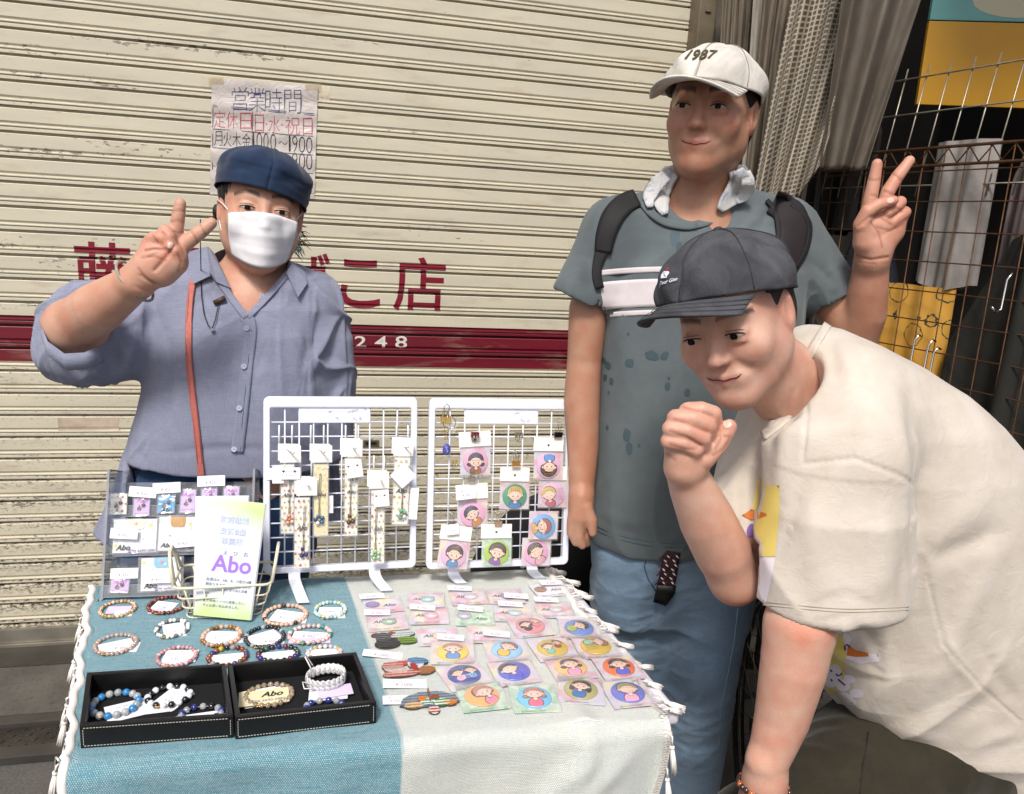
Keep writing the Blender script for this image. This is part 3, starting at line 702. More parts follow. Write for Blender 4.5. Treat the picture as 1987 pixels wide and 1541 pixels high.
def cloth():
    nu = 420; ws = list(np.linspace(0, 1, 120))+[1+s for s in np.linspace(.004, .035, 9)]+[1+.035+s for s in np.linspace(.006, .36, 60)]
    us = np.linspace(0, 1, nu); V = []; UV = []; C = []
    ub0 = .565; ub1 = .575
    for w_ in ws:
        L = w_*LEN if w_ <= 1 else LEN+(w_-1); W_ = (cTR-cTL).length
        # the seam between blue and white, from its place in the photograph
        x0, x1 = tz(668, 1124).x, tz(782, 1450).x
        a, b_ = (cTL.lerp(cFL, min(w_, 1))).x, (cTR.lerp(cFR, min(w_, 1))).x
        sx = x0+(x1-x0)*min(w_, 1)-max(0, w_-1)*.015; ub = (sx-a)/(b_-a)
        for u in us:
            V.append(cloth_pt(u, w_)); UV.append((u*W_*1.02, L))
            C.append([1. if u < ub else 0.]*3 if abs(u-ub) > .0016 else [.5]*3)
    F = [(i*nu+j, (i+1)*nu+j, (i+1)*nu+j+1, i*nu+j+1) for i in range(len(ws)-1) for j in range(nu-1)]
    me = np_mesh('cloth', V, F, [weave('woven cotton')], C); uv = me.uv_layers.new(name='UVMap')
    li = np.empty(len(me.loops), np.int32); me.loops.foreach_get('vertex_index', li); uv.data.foreach_set('uv', np.array(UV, np.float32)[li].ravel())
    o = link('tablecloth', me); tag(o, 'blue and off white woven cloth with knotted fringe over the table', 'tablecloth')
    s = o.modifiers.new('s', 'SOLIDIFY'); s.thickness = .0018; s.offset = 1
    wm = mat('#e9e4df', .9, name='fringe yarn', var=.1, vs=200, bump=.5, bs=900)
    for u, nm in ((.002, 'edge_trim'), (.998, 'edge_trim')):
        sg = 1 if u < .5 else -1
        P = []
        for w_ in np.linspace(0, 1.38, 150):
            P.append([cloth_pt(u+sg*d, w_, .004+z) for d, z in ((-.0035, -.001), (-.002, .001), (.003, .0016), (.0085, .001), (.010, -.002))])
        b = MB(); b.grid(P); link(nm, b.mesh('trim', wm), o)
        if u > .5: # rick-rack braid running down the right edge
            b = MB(); pts = []
            for i in range(230):
                w_ = .82+i*.00245; pts.append(cloth_pt(.992+.0045*(1 if i % 2 else -1), w_, .0065))
            b.tube(pts, .0016, 5); link('braid', b.mesh('braid', wm), o)
    # knotted tassels
    def tassel(p, d, L, drop, seed):
        R_ = random.Random(seed); d = Vector(d); tsl = link('tassel', None, o); b = MB(); side = d.cross(Vector((0, 0, 1))).normalized()
        k = p+d*L*.5+Vector((0, 0, -drop*.4))
        b.tube([p, p+d*L*.25+side*.006+Vector((0, 0, .004)), k], .0016, 6); b.tube([p+side*-.008, p+d*L*.3-side*.010+Vector((0, 0, .002)), k], .0016, 6)
        b.ball(k, .0042, 10, 7)
        e = k+(d*L*.55+Vector((0, 0, -drop*.9))); ax = (e-k)
        for i in range(9):
            a = i*2*math.pi/9; r0, r1 = .0012, .0048*R_.uniform(.7, 1.2); s2 = ax.orthogonal().normalized(); s3 = ax.normalized().cross(s2)
            o0, o1 = (s2*math.cos(a)+s3*math.sin(a))*r0, (s2*math.cos(a)+s3*math.sin(a))*r1
            b.tube([k+o0, k+ax*.5+(o0+o1)*.6, e+o1+ax*R_.uniform(-.06, .06)], [.0016, .0019, .0014], 5)
        me = b.mesh('tassel', wm, smooth=True); bpy.data.objects.remove(tsl); return link('tassel', me, o)
    for i, w_ in enumerate([.02, .09, .17, .25, .33, .42, .50, .58, .66, .74, .82, .9, .97]):
        tassel(cloth_pt(.999, w_, .002), (.95, -.35*((i % 3)-1)-.1, 0), .042+.012*(i % 2), .010, i)
    for i, s in enumerate([.03, .09, .15, .21, .27, .33]):
        tassel(cloth_pt(.998, 1+s, .002), (.5, -.15, -.25), .025, .045, 30+i)
    for i, w_ in enumerate([.05, .13, .22, .30, .38, .46, .54, .62, .7, .78, .86, .94]):
        tassel(cloth_pt(.001, w_, .001), (-.7, -.2*((i % 2)), -.55), .018, .034, 60+i)
    for i, s in enumerate([.0, .06, .12, .18, .24, .30]):
        tassel(cloth_pt(.001, 1+s, .002), (-.6, -.2, -.4), .016, .036, 90+i)
cloth()

# ================================================================ planes that goods stand or hang on
class Plane:
    def __init__(s, o, x, up):
        s.o = Vector(o); s.x = Vector(x).normalized(); s.n = s.x.cross(Vector(up)).normalized(); s.y = s.n.cross(s.x)
    def hit(s, px, py, off=0.):
        d = ray(px, py); o = s.o+s.n*off; return CAM+d*((o-CAM).dot(s.n)/d.dot(s.n))
    def frame(s, px, py, off=0., slope=None, roll=None):
        p = s.hit(px, py, off)
        if slope is not None: x = s.hit(px+10, py+10*slope, off)-s.hit(px-10, py-10*slope, off)
        else: x = s.x
        x = x.normalized(); y = s.n.cross(x)
        M4 = Matrix((x, y, s.n)).transposed().to_4x4(); M4.translation = p
        if roll: M4 = M4 @ Matrix.Rotation(rad(roll), 4, 'Z')
        return M4
TOP = Plane((0, 0, HT+.0022), (1, 0, 0), (0, 1, 0))
PAPER = mat('#e9e7ee', .6, name='paper', var=.04, vs=40)
CARDW = mat('#f0eee8', .3, name='glossy header', var=.03, coat=.3, bump=.15, bs=30, bd=.003)
CLEAR = clear_mat('clear sleeve', op=.07, rough=.12, bump=.5, bs=55)
GOLD = mat('#c9a25a', .25, 1, name='gold'); STEEL = mat('#b7b2a8', .25, 1, name='steel')
def aquarelle(name, cols, sc=16):
    q = N(name); v = q.coord('Object'); rnd = q.n('ObjectInfo').outputs['Random']
    v = q.n('VectorMath', {0: v, 1: q.n('CombineXYZ', {0: q.math('MULTIPLY', rnd, 9.), 1: q.math('MULTIPLY', rnd, 5.), 2: 0.}).outputs[0]}, operation='ADD').outputs[0]
    c = lin(cols[0])
    for i, cc in enumerate(cols[1:]):
        f = q.ramp(q.noise(q.n('Mapping', {'Vector': v, 'Location': (i*3.1, i*1.7, 0)}).outputs[0], sc+i*4, 3, .5, .4), .47, .62); c = q.mix(f, c, lin(cc))
    q.set(Base_Color=c, Roughness=.4); return q.m
AQ = aquarelle('watercolour card', ['#d6d0de', '#e3d2d8', '#e6dfbe', '#d3d2e6', '#dba9b8'])
AQG = aquarelle('green pattern card', ['#c9dcc9', '#8fbfa0', '#dfe8da', '#a9cdb4'], 60)
def rrect(w_, h_, r=.003, n=4):
    P = []
    for cx, cy, a0 in ((w_/2-r, h_/2-r, 0), (-w_/2+r, h_/2-r, 90), (-w_/2+r, -h_/2+r, 180), (w_/2-r, -h_/2+r, 270)):
        P += [(cx+r*math.cos(rad(a0+90*i/n)), cy+r*math.sin(rad(a0+90*i/n))) for i in range(n+1)]
    return P
_cache = {}
def cached(key, fn):
    if key not in _cache: _cache[key] = fn()
    return _cache[key]
def slab(w_, h_, t, m_, r=.001):
    def f(): b = MB(); b.prism(rrect(w_, h_, r, 2), 0, t); return b.mesh('slab', m_)
    return cached(('slab', round(w_, 4), round(h_, 4), round(t, 5), m_.name, r), f)
def sleeve(w_, h_, t=.002, seed=0, m_=None):
    """slightly rumpled clear bag, front and back faces sealed at the edges"""
    def f():
        R_ = random.Random(seed); ph = [R_.uniform(0, 6) for _ in range(4)]; b = MB(); n = 12
        for sg in (1, -1):
            P = []
            for i in range(n+1):
                row = []
                for j in range(n+1):
                    u, v = j/n*2-1, i/n*2-1; e = (1-u*u)**.8*(1-v*v)**.8
                    row.append((u*w_/2, v*h_/2, sg*(t*.5*e+.0005)+e*.0007*math.sin(u*5+ph[0]+v*3)*math.sin(v*6+ph[1])))
                P.append(row)
            b.grid(P)
        return b.mesh('sleeve', m_ or CLEAR)
    return cached(('sl', round(w_, 3), round(h_, 3), t, seed % 4, m_), f)
# ---- lettering shared between copies
HAND = {'hair': ('ヘアゴム', '¥ 450'), 'key': ('キーカバー', '¥ 450'), 'badge': ('缶バッチ', '¥ 350'), 'zip': ('ミニバッチ', '¥ 300'), 'note': ('♥天然石♥の', 'せつめい'), 'broo': ('ビーズブローチ', '¥ 1000'), 'blank': ('', '')}
def tagmesh(kind, w_, h_):
    def f():
        A = Art(); A.rect(0, 0, w_, h_, '#efedf4')
        a, b_ = HAND[kind]; ink = '#2e2c3a' if kind != 'note' else '#2a2f45'
        if kind not in ('note', 'blank'):
            for y in (.12, -.28): A.line([(-w_*.42, h_*y), (w_*.42, h_*y)], .00035, '#a9a6b8')
        A.text(a, 0, h_*.27 if kind != 'note' else h_*.16, w_*.55 if kind != 'note' else w_*.86, None, ink, -.01, .2 if kind != 'note' else 0)
        A.text(b_, -w_*.02, -h_*.12 if kind != 'note' else -h_*.18, w_*.4 if kind != 'note' else w_*.5, None, ink, -.01, .2 if kind != 'note' else 0)
        return A.mesh('tag', PRINT, eps=.00006)
    return cached(('tag', kind, round(w_, 4), round(h_, 4)), f)
def tagcard(parent, kind, w_, h_, M4, name='price_tag'):
    t = link(name, tagmesh(kind, w_, h_), parent); t.matrix_local = M4; return t
def T3(x, y, z, roll=0, tilt=0, pitch=0): return Matrix.Translation((x, y, z)) @ Matrix.Rotation(rad(roll), 4, 'Z') @ Matrix.Rotation(rad(tilt), 4, 'Y') @ Matrix.Rotation(rad(pitch), 4, 'X')

# ---- button badges with drawn portraits
SK, LN = '#f0cfbd', '#3b2a2a'
def portrait(A, x, y, s, rot, hair, dress, style='bob', eyes='open', deco=None):
    c, q = math.cos(rad(rot)), math.sin(rad(rot))
    def P(a, b_): return (x+s*(a*c-b_*q), y+s*(a*q+b_*c))
    def E(a, b_, rx, ry, col, r=0, **k): px, py = P(a, b_); A.ell(px, py, rx*s, ry*s, col, rot+r, n=16, **k)
    o = .045
    E(0, -.72, .40+o, .36+o, LN); E(0, -.72, .40, .36, dress)
    if style == 'long':
        E(-.42, -.08, .2+o, .42+o, LN, -14); E(.42, -.08, .2+o, .42+o, LN, 14); E(-.42, -.08, .2, .42, hair, -14); E(.42, -.08, .2, .42, hair, 14)
    if style == 'curly':
        for i in range(13):
            a = rad(-20+i*18.4); E(.5*math.cos(a), .12+.45*math.sin(a), .17, .17, LN)
        for i in range(13):
            a = rad(-20+i*18.4); E(.5*math.cos(a), .12+.45*math.sin(a), .13, .13, hair)
    if style == 'flip':
        for sg in (-1, 1): E(sg*.5, -.22, .16+o, .1+o, LN, sg*25); E(sg*.5, -.22, .16, .1, hair, sg*25)
    E(0, .15, .56+o, .52+o, LN); E(0, .15, .56, .52, hair)
    E(-.47, .0, .09, .09, SK); E(.47, .0, .09, .09, SK)
    E(0, -.02, .44+.02, .34+.02, LN); E(0, -.02, .44, .34, SK)
    # fringe
    pts = [P(.5*math.cos(a), .1+.46*math.sin(a)) for a in np.radians(np.linspace(0, 180, 17))]+[P(-.48+.12*i, .1+(.035 if i % 2 else -.015)) for i in range(1, 8)]
    A.poly(pts, hair)
    for i in range(5): A.line([P(-.32+.16*i, .14), P(-.26+.13*i, .45)], .012*s, LN)
    E(-.24, -.17, .07, .04, '#eeb0a8'); E(.24, -.17, .07, .04, '#eeb0a8')
    for sg in (-1, 1):
        if eyes == 'open': E(sg*.17, -.06, .045, .06, '#241a1a'); E(sg*.155, -.04, .014, .018, '#ffffff')
        elif eyes == 'shut': A.line([P(sg*.24, -.05), P(sg*.17, -.09), P(sg*.1, -.05)], .022*s, LN)
    A.line([P(-.06, -.2), P(0, -.23), P(.06, -.2)], .02*s, '#a0473f')
    E(0, -.5, .12+.02, .09+.02, LN); E(0, -.5, .12, .09, SK); E(-.05, -.42, .035, .08, SK); E(.05, -.42, .035, .08, SK)
def words(A, x, y, w_, n, col, rot=0, lh=.16, txt=('いつでも笑顔', 'ありがとう', 'えがおで', 'がんばろう', 'また明日')):
    c, q = math.cos(rad(rot)), math.sin(rad(rot))
    for i in range(n):
        d = -(i-(n-1)/2)*lh; A.text(txt[i % len(txt)], x-d*q, y+d*c, w_, lh*.68, col, -.005, 0, rot)
BR = .0285
def badge_mesh(spec, R=BR, key=None):
    A = Art(); bgc, figs, wd = spec
    A.ell(0, 0, 1, 1, bgc, n=40)
    for f in figs: portrait(A, f[0], f[1], f[2]*1.14, *f[3:])
    for f in wd: words(A, *f)
    # keep the print inside the button
    V = []
    for x, y, k in A.V:
        r = math.hypot(x, y)
        if r > .97: x, y = x/r*.97, y/r*.97
        V.append((x, y, k))
    A.V = V
    dome = lambda x, y: .0045*(1-(x*x+y*y)*.82)
    W_ = [(x*R, y*R, dome(x, y)+.0002+k*.00003) for x, y, k in A.V]
    me = bpy.data.meshes.new('print'); me.from_pydata(W_, [], A.F); me.materials.append(GLOSSP); setcol(me, A.C); me.update()
    n = 40; b = MB(); P = []
    for rr, z in ((.02, .0045), (.35, .0041), (.7, .0027), (.9, .0015), (.985, .0006), (1.0, -.0004), (1.0, -.0015), (.96, -.002), (.02, -.002)):
        P.append([(R*rr*math.cos(a), R*rr*math.sin(a), z) for a in np.linspace(0, 2*math.pi, n+1)])
    b.grid(P); bmesh.ops.remove_doubles(b.bm, verts=b.bm.verts, dist=1e-6)
    body = b.mesh('button', mat(bgc, .15, coat=.6, var=.04))
    return body, me
def badge_packet(name, label, M4, spec, w_=.078, h_=.078, green=False, header=None, grp=None, roll=0, seed=0, bx=0, by=0):
    t = thing(name, label, 'badge', group=grp); t.matrix_world = M4
    back = link('backing_card', slab(w_*.95, h_*.95, .0006, AQG if green else AQ), t); back.matrix_local = T3(0, 0, 0, random.uniform(-1, 1))
    body, pr = badge_mesh(spec)
    bd = link('button', body, t); bd.matrix_local = T3(bx, by, .0030, roll); p = link('portrait', pr, bd)
    A = Art(); A.text('☎06-6690-5880', -w_*.1, -h_*.43, w_*.5, None, '#5f8f72'); p = link('print', cached('tel%d' % int(w_*1000), lambda: A.mesh('tel', PRINT)), back); p.location = (0, 0, .0007)
    if w_ > .07:
        link('clear_sleeve', sleeve(w_, h_, .0075, seed), t).location = (0, 0, .0045)
    if header:
        hw, hh, hy = header
        hd = link('header_card', slab(hw, hh, .0012, CARDW), t); hd.location = (0, hy, .001)
        b = MB(); b.ball((0, 0, 0), 1, 12, 4, (.0026, .0026, .0003)); h_o = link('punched_hole', cached('hole', lambda: b.mesh('hole', mat('#5a5550', .8))), hd); h_o.location = (0, -hh*.05, .0014)
    return t
HB, HK, HG, HP, HY = '#5a4038', '#2b2430', '#4a4448', '#b5806f', '#b59a58'
TB = [ # position, slope, disc, figures, words, roll, green card, label
 (1050, 350, -.10, '#d98b93', [(-.38, -.05, .6, 8, '#221c22', '#2b2228', 'long'), (.38, .22, .55, -10, '#c9797c', '#e08a94', 'bob')], [], 0, False, 'rose pink button with one black haired and one pink haired child'),
 (1335, 362, .03, '#5f86cf', [(.05, .0, .8, -62, HB, '#9aa83a', 'bob')], [], 0, False, 'blue button with a brown haired child in olive green leaning over'),
 (597, 503, .0, '#e6c843', [(0, .1, .92, 0, HP, '#5f8fd0', 'bob')], [], 0, False, 'yellow button with a pink brown bob and blue top'),
 (912, 490, -.06, '#8fc3e6', [(.1, .05, .85, -35, '#8a5f58', '#dcb43c', 'bob')], [], 0, False, 'light blue button with a tilted brown head and yellow top'),
 (1180, 480, -.13, '#cdb23c', [(-.35, -.05, .58, 5, '#6b4436', '#6fc0c0', 'bob'), (.38, .25, .5, -12, '#4a2a2c', '#9c3038', 'bob')], [], 0, False, 'mustard button with two children side by side'),
 (1433, 470, -.06, '#c9ab36', [(.25, .25, .8, -95, '#a8723e', '#93c9b0', 'bob', 'shut')], [(-.35, -.25, .8, 4, LN, 0, .2)], 0, False, 'mustard button with a sleeping face and lines of writing'),
 (664, 637, -.22, '#2d3f96', [(-.42, .05, .6, 6, '#1e1a26', '#e5a9c4', 'bob'), (.42, .05, .6, -6, '#1e1a26', '#5b9ddb', 'bob')], [(0, -.5, .5, 2, '#ffffff', 0, .2, ('手話で', '伝える'))], 0, False, 'navy button with two black haired children and white writing'),
 (955, 615, -.12, '#5560cf', [(-.3, .0, .9, 18, '#221c24', '#4a55c5', 'bob', 'shut')], [(.5, .25, .62, 5, '#2a2f80', 0, .17)], 0, False, 'violet blue button with a sleeping black haired face'),
 (1285, 592, -.12, '#e7b877', [(0, .05, .9, 0, '#4b4650', '#e89ac6', 'flip')], [], 0, False, 'pale orange button with grey hair and pink top'),
 (1567, 592, -.10, '#dd6c36', [(0, .05, .9, 0, '#3a2c34', '#4a5bd0', 'flip')], [(0, .5, .5, 1, '#e9dccf', 0, .14)], 0, False, 'orange red button with dark hair and blue top'),
 (768, 760, -.10, '#eda964', [(.12, .05, .9, 28, '#c08070', '#e386a6', 'curly')], [], 0, True, 'orange button with a curly haired child tilted left in pink'),
 (1073, 770, -.03, '#6fbfe8', [(0, .08, .9, 0, '#bf7a72', '#ea6a84', 'flip')], [], 0, True, 'sky blue button with a reddish bob and pink top'),
 (1345, 723, .08, '#a9a468', [(0, .08, .85, -10, '#23202a', '#2f6ab0', 'long')], [(-.1, .6, .4, 1, '#d8d4c4', 8, .14)], 0, False, 'khaki button with long black hair and blue top'),
 (1620, 740, -.10, '#6470c6', [(0, .05, .95, -4, '#a59a62', '#e8a0c0', 'bob', 'none')], [(0, -.28, .5, 2, '#8a93c8', 0, .14)], 0, False, 'periwinkle button with khaki hair holding a note'),
]
def big_badges():
    for i, (x, y, sl, disc, figs, wd, roll, green, lb) in enumerate(TB):
        M4 = TOP.frame(*z5(x, y), .003, slope=sl)
        t = badge_packet('badge_packet', lb+' on the white cloth', M4, (disc, figs, wd), .080, .080, green, None, 'button badges laid out on the white cloth', seed=i)
big_badges()
def mini_badges():
    L = [(190, 225, -.09, '#8d7bb0', 'pink watercolour packet with a white baseball badge, back left of the white cloth'), (215, 325, -.08, '#8fae9a', 'packet with a grey green animal head badge, second from the back in the left row'),
         (440, 195, .0, '#9fc9cc', 'packet with a pale mint animal badge behind the row of three tags'), (460, 290, -.02, '#e3b9c4', 'packet with a pink bear badge under a price tag, in the second row'),
         (690, 180, -.05, '#d7d3dd', 'packet with a white spotted bear badge below the rack foot'), (725, 300, .02, '#b9b2d0', 'green printed packet with a lilac mouse badge'),
         (905, 175, -.03, '#9d93a8', 'packet with a sunlit wrinkled sleeve and tag at its lower right, back row'), (950, 275, .02, '#bccfd6', 'packet with a pale blue animal badge behind the rose pink button'),
         (1165, 135, -.12, '#a07a60', 'lilac card with a brown striped ball badge at the back right'), (1190, 255, -.02, '#cfc6d0', 'packet with a white animal badge behind the blue button'),
         (510, 410, -.04, '#e6c3b0', 'packet with a peach cat badge behind the yellow button'), (800, 395, .0, '#cfc6cf', 'packet with a folded sleeve and tag behind the light blue button')]
    for i, (x, y, sl, col, lb) in enumerate(L):
        M4 = TOP.frame(*z5(x, y), .002+.0004*(i % 3), slope=sl); t = thing('mini_badge_packet', lb, 'badge packet', group='small badge packets at the back of the white cloth'); t.matrix_world = M4
        g = i == 5; w_, h_ = .078, .066
        bk = link('backing_card', slab(w_*.95, h_*.95, .0006, AQG if g else (PAPER if i == 8 else AQ)), t)
        def f():
            A = Art(); A.text('Abo', 0, 0, .026, None, '#221f2c', .02, .3); return A.mesh('abo', PRINT)
        o = link('print', cached('abo26', f), bk); o.location = (.012, -.002, .0007) if i in (0, 5, 8) else (-.014, .004, .0007)
        def f2():
            A = Art(); A.text('☎06-6690-5880', 0, 0, .05, None, '#4f7f66'); return A.mesh('tel', PRINT)
        o = link('print', cached('tel50', f2), bk); o.location = (-.004, -.024, .0007)
        R = .0135
        def f3(col=col, i=i):
            A = Art()
            if i not in (0, 8):
                for sg in (-1, 1): A.ell(sg*.68, .62, .3, .3, LN, n=12); A.ell(sg*.68, .62, .25, .25, col, n=12)
            A.ell(0, 0, 1.04, .9, LN, n=24); A.ell(0, 0, 1, .86, col, n=24)
            if i in (0, 8): A.line([(-.5, .6), (-.25, 0), (-.5, -.6)], .07, LN); A.line([(.5, .6), (.25, 0), (.5, -.6)], .07, LN)
            else:
                A.ell(0, -.22, .42, .3, '#efe9e4', n=14)
                for sg in (-1, 1): A.ell(sg*.32, .12, .07, .09, '#221a1a', n=8)
                A.ell(0, -.12, .09, .06, '#221a1a', n=8)
            A.V = [(x*R, y*R, k) for x, y, k in A.V]; return A.mesh('face', GLOSSP, lambda x, y: .0022-((x*x+y*y)/(R*R))*.0012, .00003)
        bx, by = (-.020, .004) if i in (0, 5, 8) else (.004, 0)
        def f4(col=col):
            b = MB(); b.prism([(R*math.cos(a), R*.87*math.sin(a)) for a in np.linspace(0, 6.283, 25)[:-1]], 0, .0012); return b.mesh('b', mat(col, .2, coat=.5))
        bd = link('button', f4(), t); bd.location = (bx, by, .0008); p = link('face', f3(), bd); p.location = (0, 0, .0006)
        link('clear_sleeve', sleeve(w_, h_, .007, i), t).location = (0, 0, .0025)
        tp = {0: (-.018, .030, 4), 1: (-.016, .029, -3), 3: (-.012, .024, -4), 4: (-.014, .030, -3), 5: (-.008, .026, -3), 6: (.020, -.012, -4), 7: (-.004, .028, 2), 8: (.010, .018, -4), 9: (-.010, .033, 0), 10: (.022, -.016, -6), 11: (.016, -.010, -4)}.get(i)
        if tp: tagcard(t, 'zip', .05, .018, T3(tp[0], tp[1], .0075, tp[2], 4, 6))
    t = thing('loose_tag', 'blank white header strip behind the blue olive badge', 'tag'); t.matrix_world = TOP.frame(*z5(1280, 298), .004, slope=.0); link('paper', slab(.052, .012, .0006, PAPER), t)
mini_badges()
# ---- beaded brooches
def beadwork(shapes, sp=.0021):
    """shapes: (polygon, colours, height) -> domes of seed beads"""
    parts = {}
    R_ = random.Random(3)
    def inside(p, poly):
        c = False; j = len(poly)-1
        for i in range(len(poly)):
            if (poly[i][1] > p[1]) != (poly[j][1] > p[1]) and p[0] < (poly[j][0]-poly[i][0])*(p[1]-poly[i][1])/(poly[j][1]-poly[i][1]+1e-12)+poly[i][0]: c = not c
            j = i
        return c
    b = MB(); mats = []; base = MB()
    for poly, cols, h in shapes:
        mx, my = sum(p[0] for p in poly)/len(poly), sum(p[1] for p in poly)/len(poly); poly = [(mx+(p[0]-mx)*1.16, my+(p[1]-my)*1.22) for p in poly]
        xs = [p[0] for p in poly]; ys = [p[1] for p in poly]; y = min(ys); r = 0
        base.prism(poly, 0, h*.8)
        while y < max(ys):
            x = min(xs)+(sp*.5 if r % 2 else 0)
            while x < max(xs):
                if inside((x, y), poly):
                    c = cols[(r//2) % len(cols)] if len(cols) > 1 else cols[0]
                    m_ = mat(c, .18, .25, coat=.5, var=.2, vs=500)
                    if m_ not in mats: mats.append(m_)
                    b.mi = mats.index(m_); b.ball((x, y, h+R_.uniform(-.0002, .0003)), sp*.56, 6, 4)
                x += sp
            y += sp*.87; r += 1
    return b.mesh('beads', *mats), base.mesh('felt', mat('#4a4038', .9))
def ellp(cx, cy, rx, ry, rot=0, n=18): 
    c, s = math.cos(rad(rot)), math.sin(rad(rot)); return [(cx+rx*math.cos(a)*c-ry*math.sin(a)*s, cy+rx*math.cos(a)*s+ry*math.sin(a)*c) for a in np.linspace(0, 2*math.pi, n+1)[:-1]]
def brooch(x, y, label, shapes, sp=.0021, rot=0):
    t = thing('beaded_brooch', label, 'brooch', group='beaded brooches left of the badges'); t.matrix_world = TOP.frame(*z5(x, y), .001, roll=rot)
    bd, fe = beadwork(shapes, sp); link('felt_back', fe, t); link('beadwork', bd, t, kind='stuff'); return t
brooch(232, 425, 'black cat brooch of beads with silver and green leaves', [(ellp(-.006, -.018, .020, .013), ['#17161a', '#3a393e'], .003), (ellp(-.012, .004, .012, .014), ['#1b1a1e', '#77757a'], .003), (ellp(-.026, .016, .007, .005, 20), ['#6f3f30'], .002), (ellp(.004, .019, .006, .004), ['#8a4a3a'], .002), (ellp(.024, .010, .020, .008, 12), ['#8f9496', '#c9cdd0'], .003), (ellp(.030, -.010, .016, .010, -8), ['#3f6a1e', '#7f9f3a'], .003)])
S_ = [(.034*math.cos(a)*.55-.014, .020*math.sin(a)) for a in np.radians(np.linspace(40, 330, 14))]
brooch(330, 597, 'red and silver snake brooch of beads wearing a blue cap', [(ellp(-.024, .008, .016, .012, 0), ['#b3362c', '#b9a9a0'], .003), (ellp(-.008, .016, .012, .006, 0), ['#c2443a'], .0025), (ellp(-.020, -.004, .018, .009, -18), ['#b9a9a0', '#c8bdb6'], .003), (ellp(-.010, -.016, .028, .009, 3), ['#b3362c', '#b9a9a0'], .003), (ellp(.016, .010, .012, .013, 0), ['#c9c9cf'], .003), (ellp(.020, .018, .016, .008, -12), ['#2f5f8f', '#6f98b8'], .004), (ellp(.032, -.012, .014, .009, 15), ['#8f7a3a', '#a8482c'], .003), (ellp(.012, .000, .005, .010, 10), ['#a02820'], .0042)])
brooch(463, 790, 'umbrella shaped brooch of beads with orange and green flowers', [([(-.042, -.006), (-.036, .010), (-.018, .019), (0, .021), (.018, .019), (.036, .010), (.042, -.006), (.02, -.012), (-.02, -.012)], ['#5a6a7a', '#8b96a3'], .003), (ellp(-.026, -.010, .013, .007), ['#b5822c', '#c9c0a8'], .004), (ellp(-.004, -.004, .010, .008), ['#d9dce0', '#3f8f5c'], .005), (ellp(.018, -.008, .012, .008), ['#2f8a48', '#e5e0d4'], .004), (ellp(.032, -.010, .009, .006), ['#c77a24'], .004), (ellp(-.012, .002, .006, .006), ['#c8782a'], .006), (ellp(.008, .004, .007, .005), ['#8a4a2a'], .006), (ellp(.004, -.026, .008, .008), ['#d8d4cc', '#a8322c'], .003), (ellp(0, .010, .0014, .016, 0, 8), ['#8a5a3c'], .007)])
def paper_tag(px, py, w_, h_, kind, slope, label, lift=.003, roll=0):
    t = thing('price_card', label, 'price tag'); t.matrix_world = TOP.frame(px, py, lift, slope=slope) @ T3(0, 0, 0, roll, 3, 3)
    link('paper', slab(w_, h_, .0004, PAPER), t); o = link('writing', tagmesh(kind, w_*.98, h_*.98), t); o.location = (0, 0, .0005)
paper_tag(*z5(188, 512), .070, .020, 'broo', .06, 'handwritten price card below the black cat brooch')
paper_tag(*z5(318, 683), .072, .024, 'broo', -.04, 'handwritten price card below the red snake brooch')
paper_tag(*z5(262, 778), .040, .022, 'badge', -.06, 'handwritten price card left of the umbrella brooch')

# ================================================================ bracelets and trays
def bead_mat(c):
    if c.startswith('~'):   # clear stone
        def f():
            q = N('clear stone'); q.set(Base_Color=lin(c[1:]), Roughness=.06); q.b.inputs['Transmission Weight'].default_value = .55; q.b.inputs['IOR'].default_value = 1.3; q.b.inputs['Coat Weight'].default_value = .5; return q.m
        return cached(('cm', c), f)
    def f():
        q = N('polished stone'); v = q.coord(); f_ = q.noise(v, 260, 4, .6, .8); k = lin(c)
        q.set(Base_Color=q.mix(q.ramp(f_, .35, .68), tuple(x*.75 for x in k[:3])+(1,), tuple(min(1, x*1.18+.01) for x in k[:3])+(1,)), Roughness=.16); q.b.inputs['Coat Weight'].default_value = .6; return q.m
    return cached(('bm', c), f)
def bead_mesh(c, r, flat=1.):
    def f(): b = MB(); b.ball((0, 0, 0), r, 14, 10, (1, flat, 1)); return b.mesh('bead', bead_mat(c))
    return cached(('bead', c, round(r, 4), flat), f)
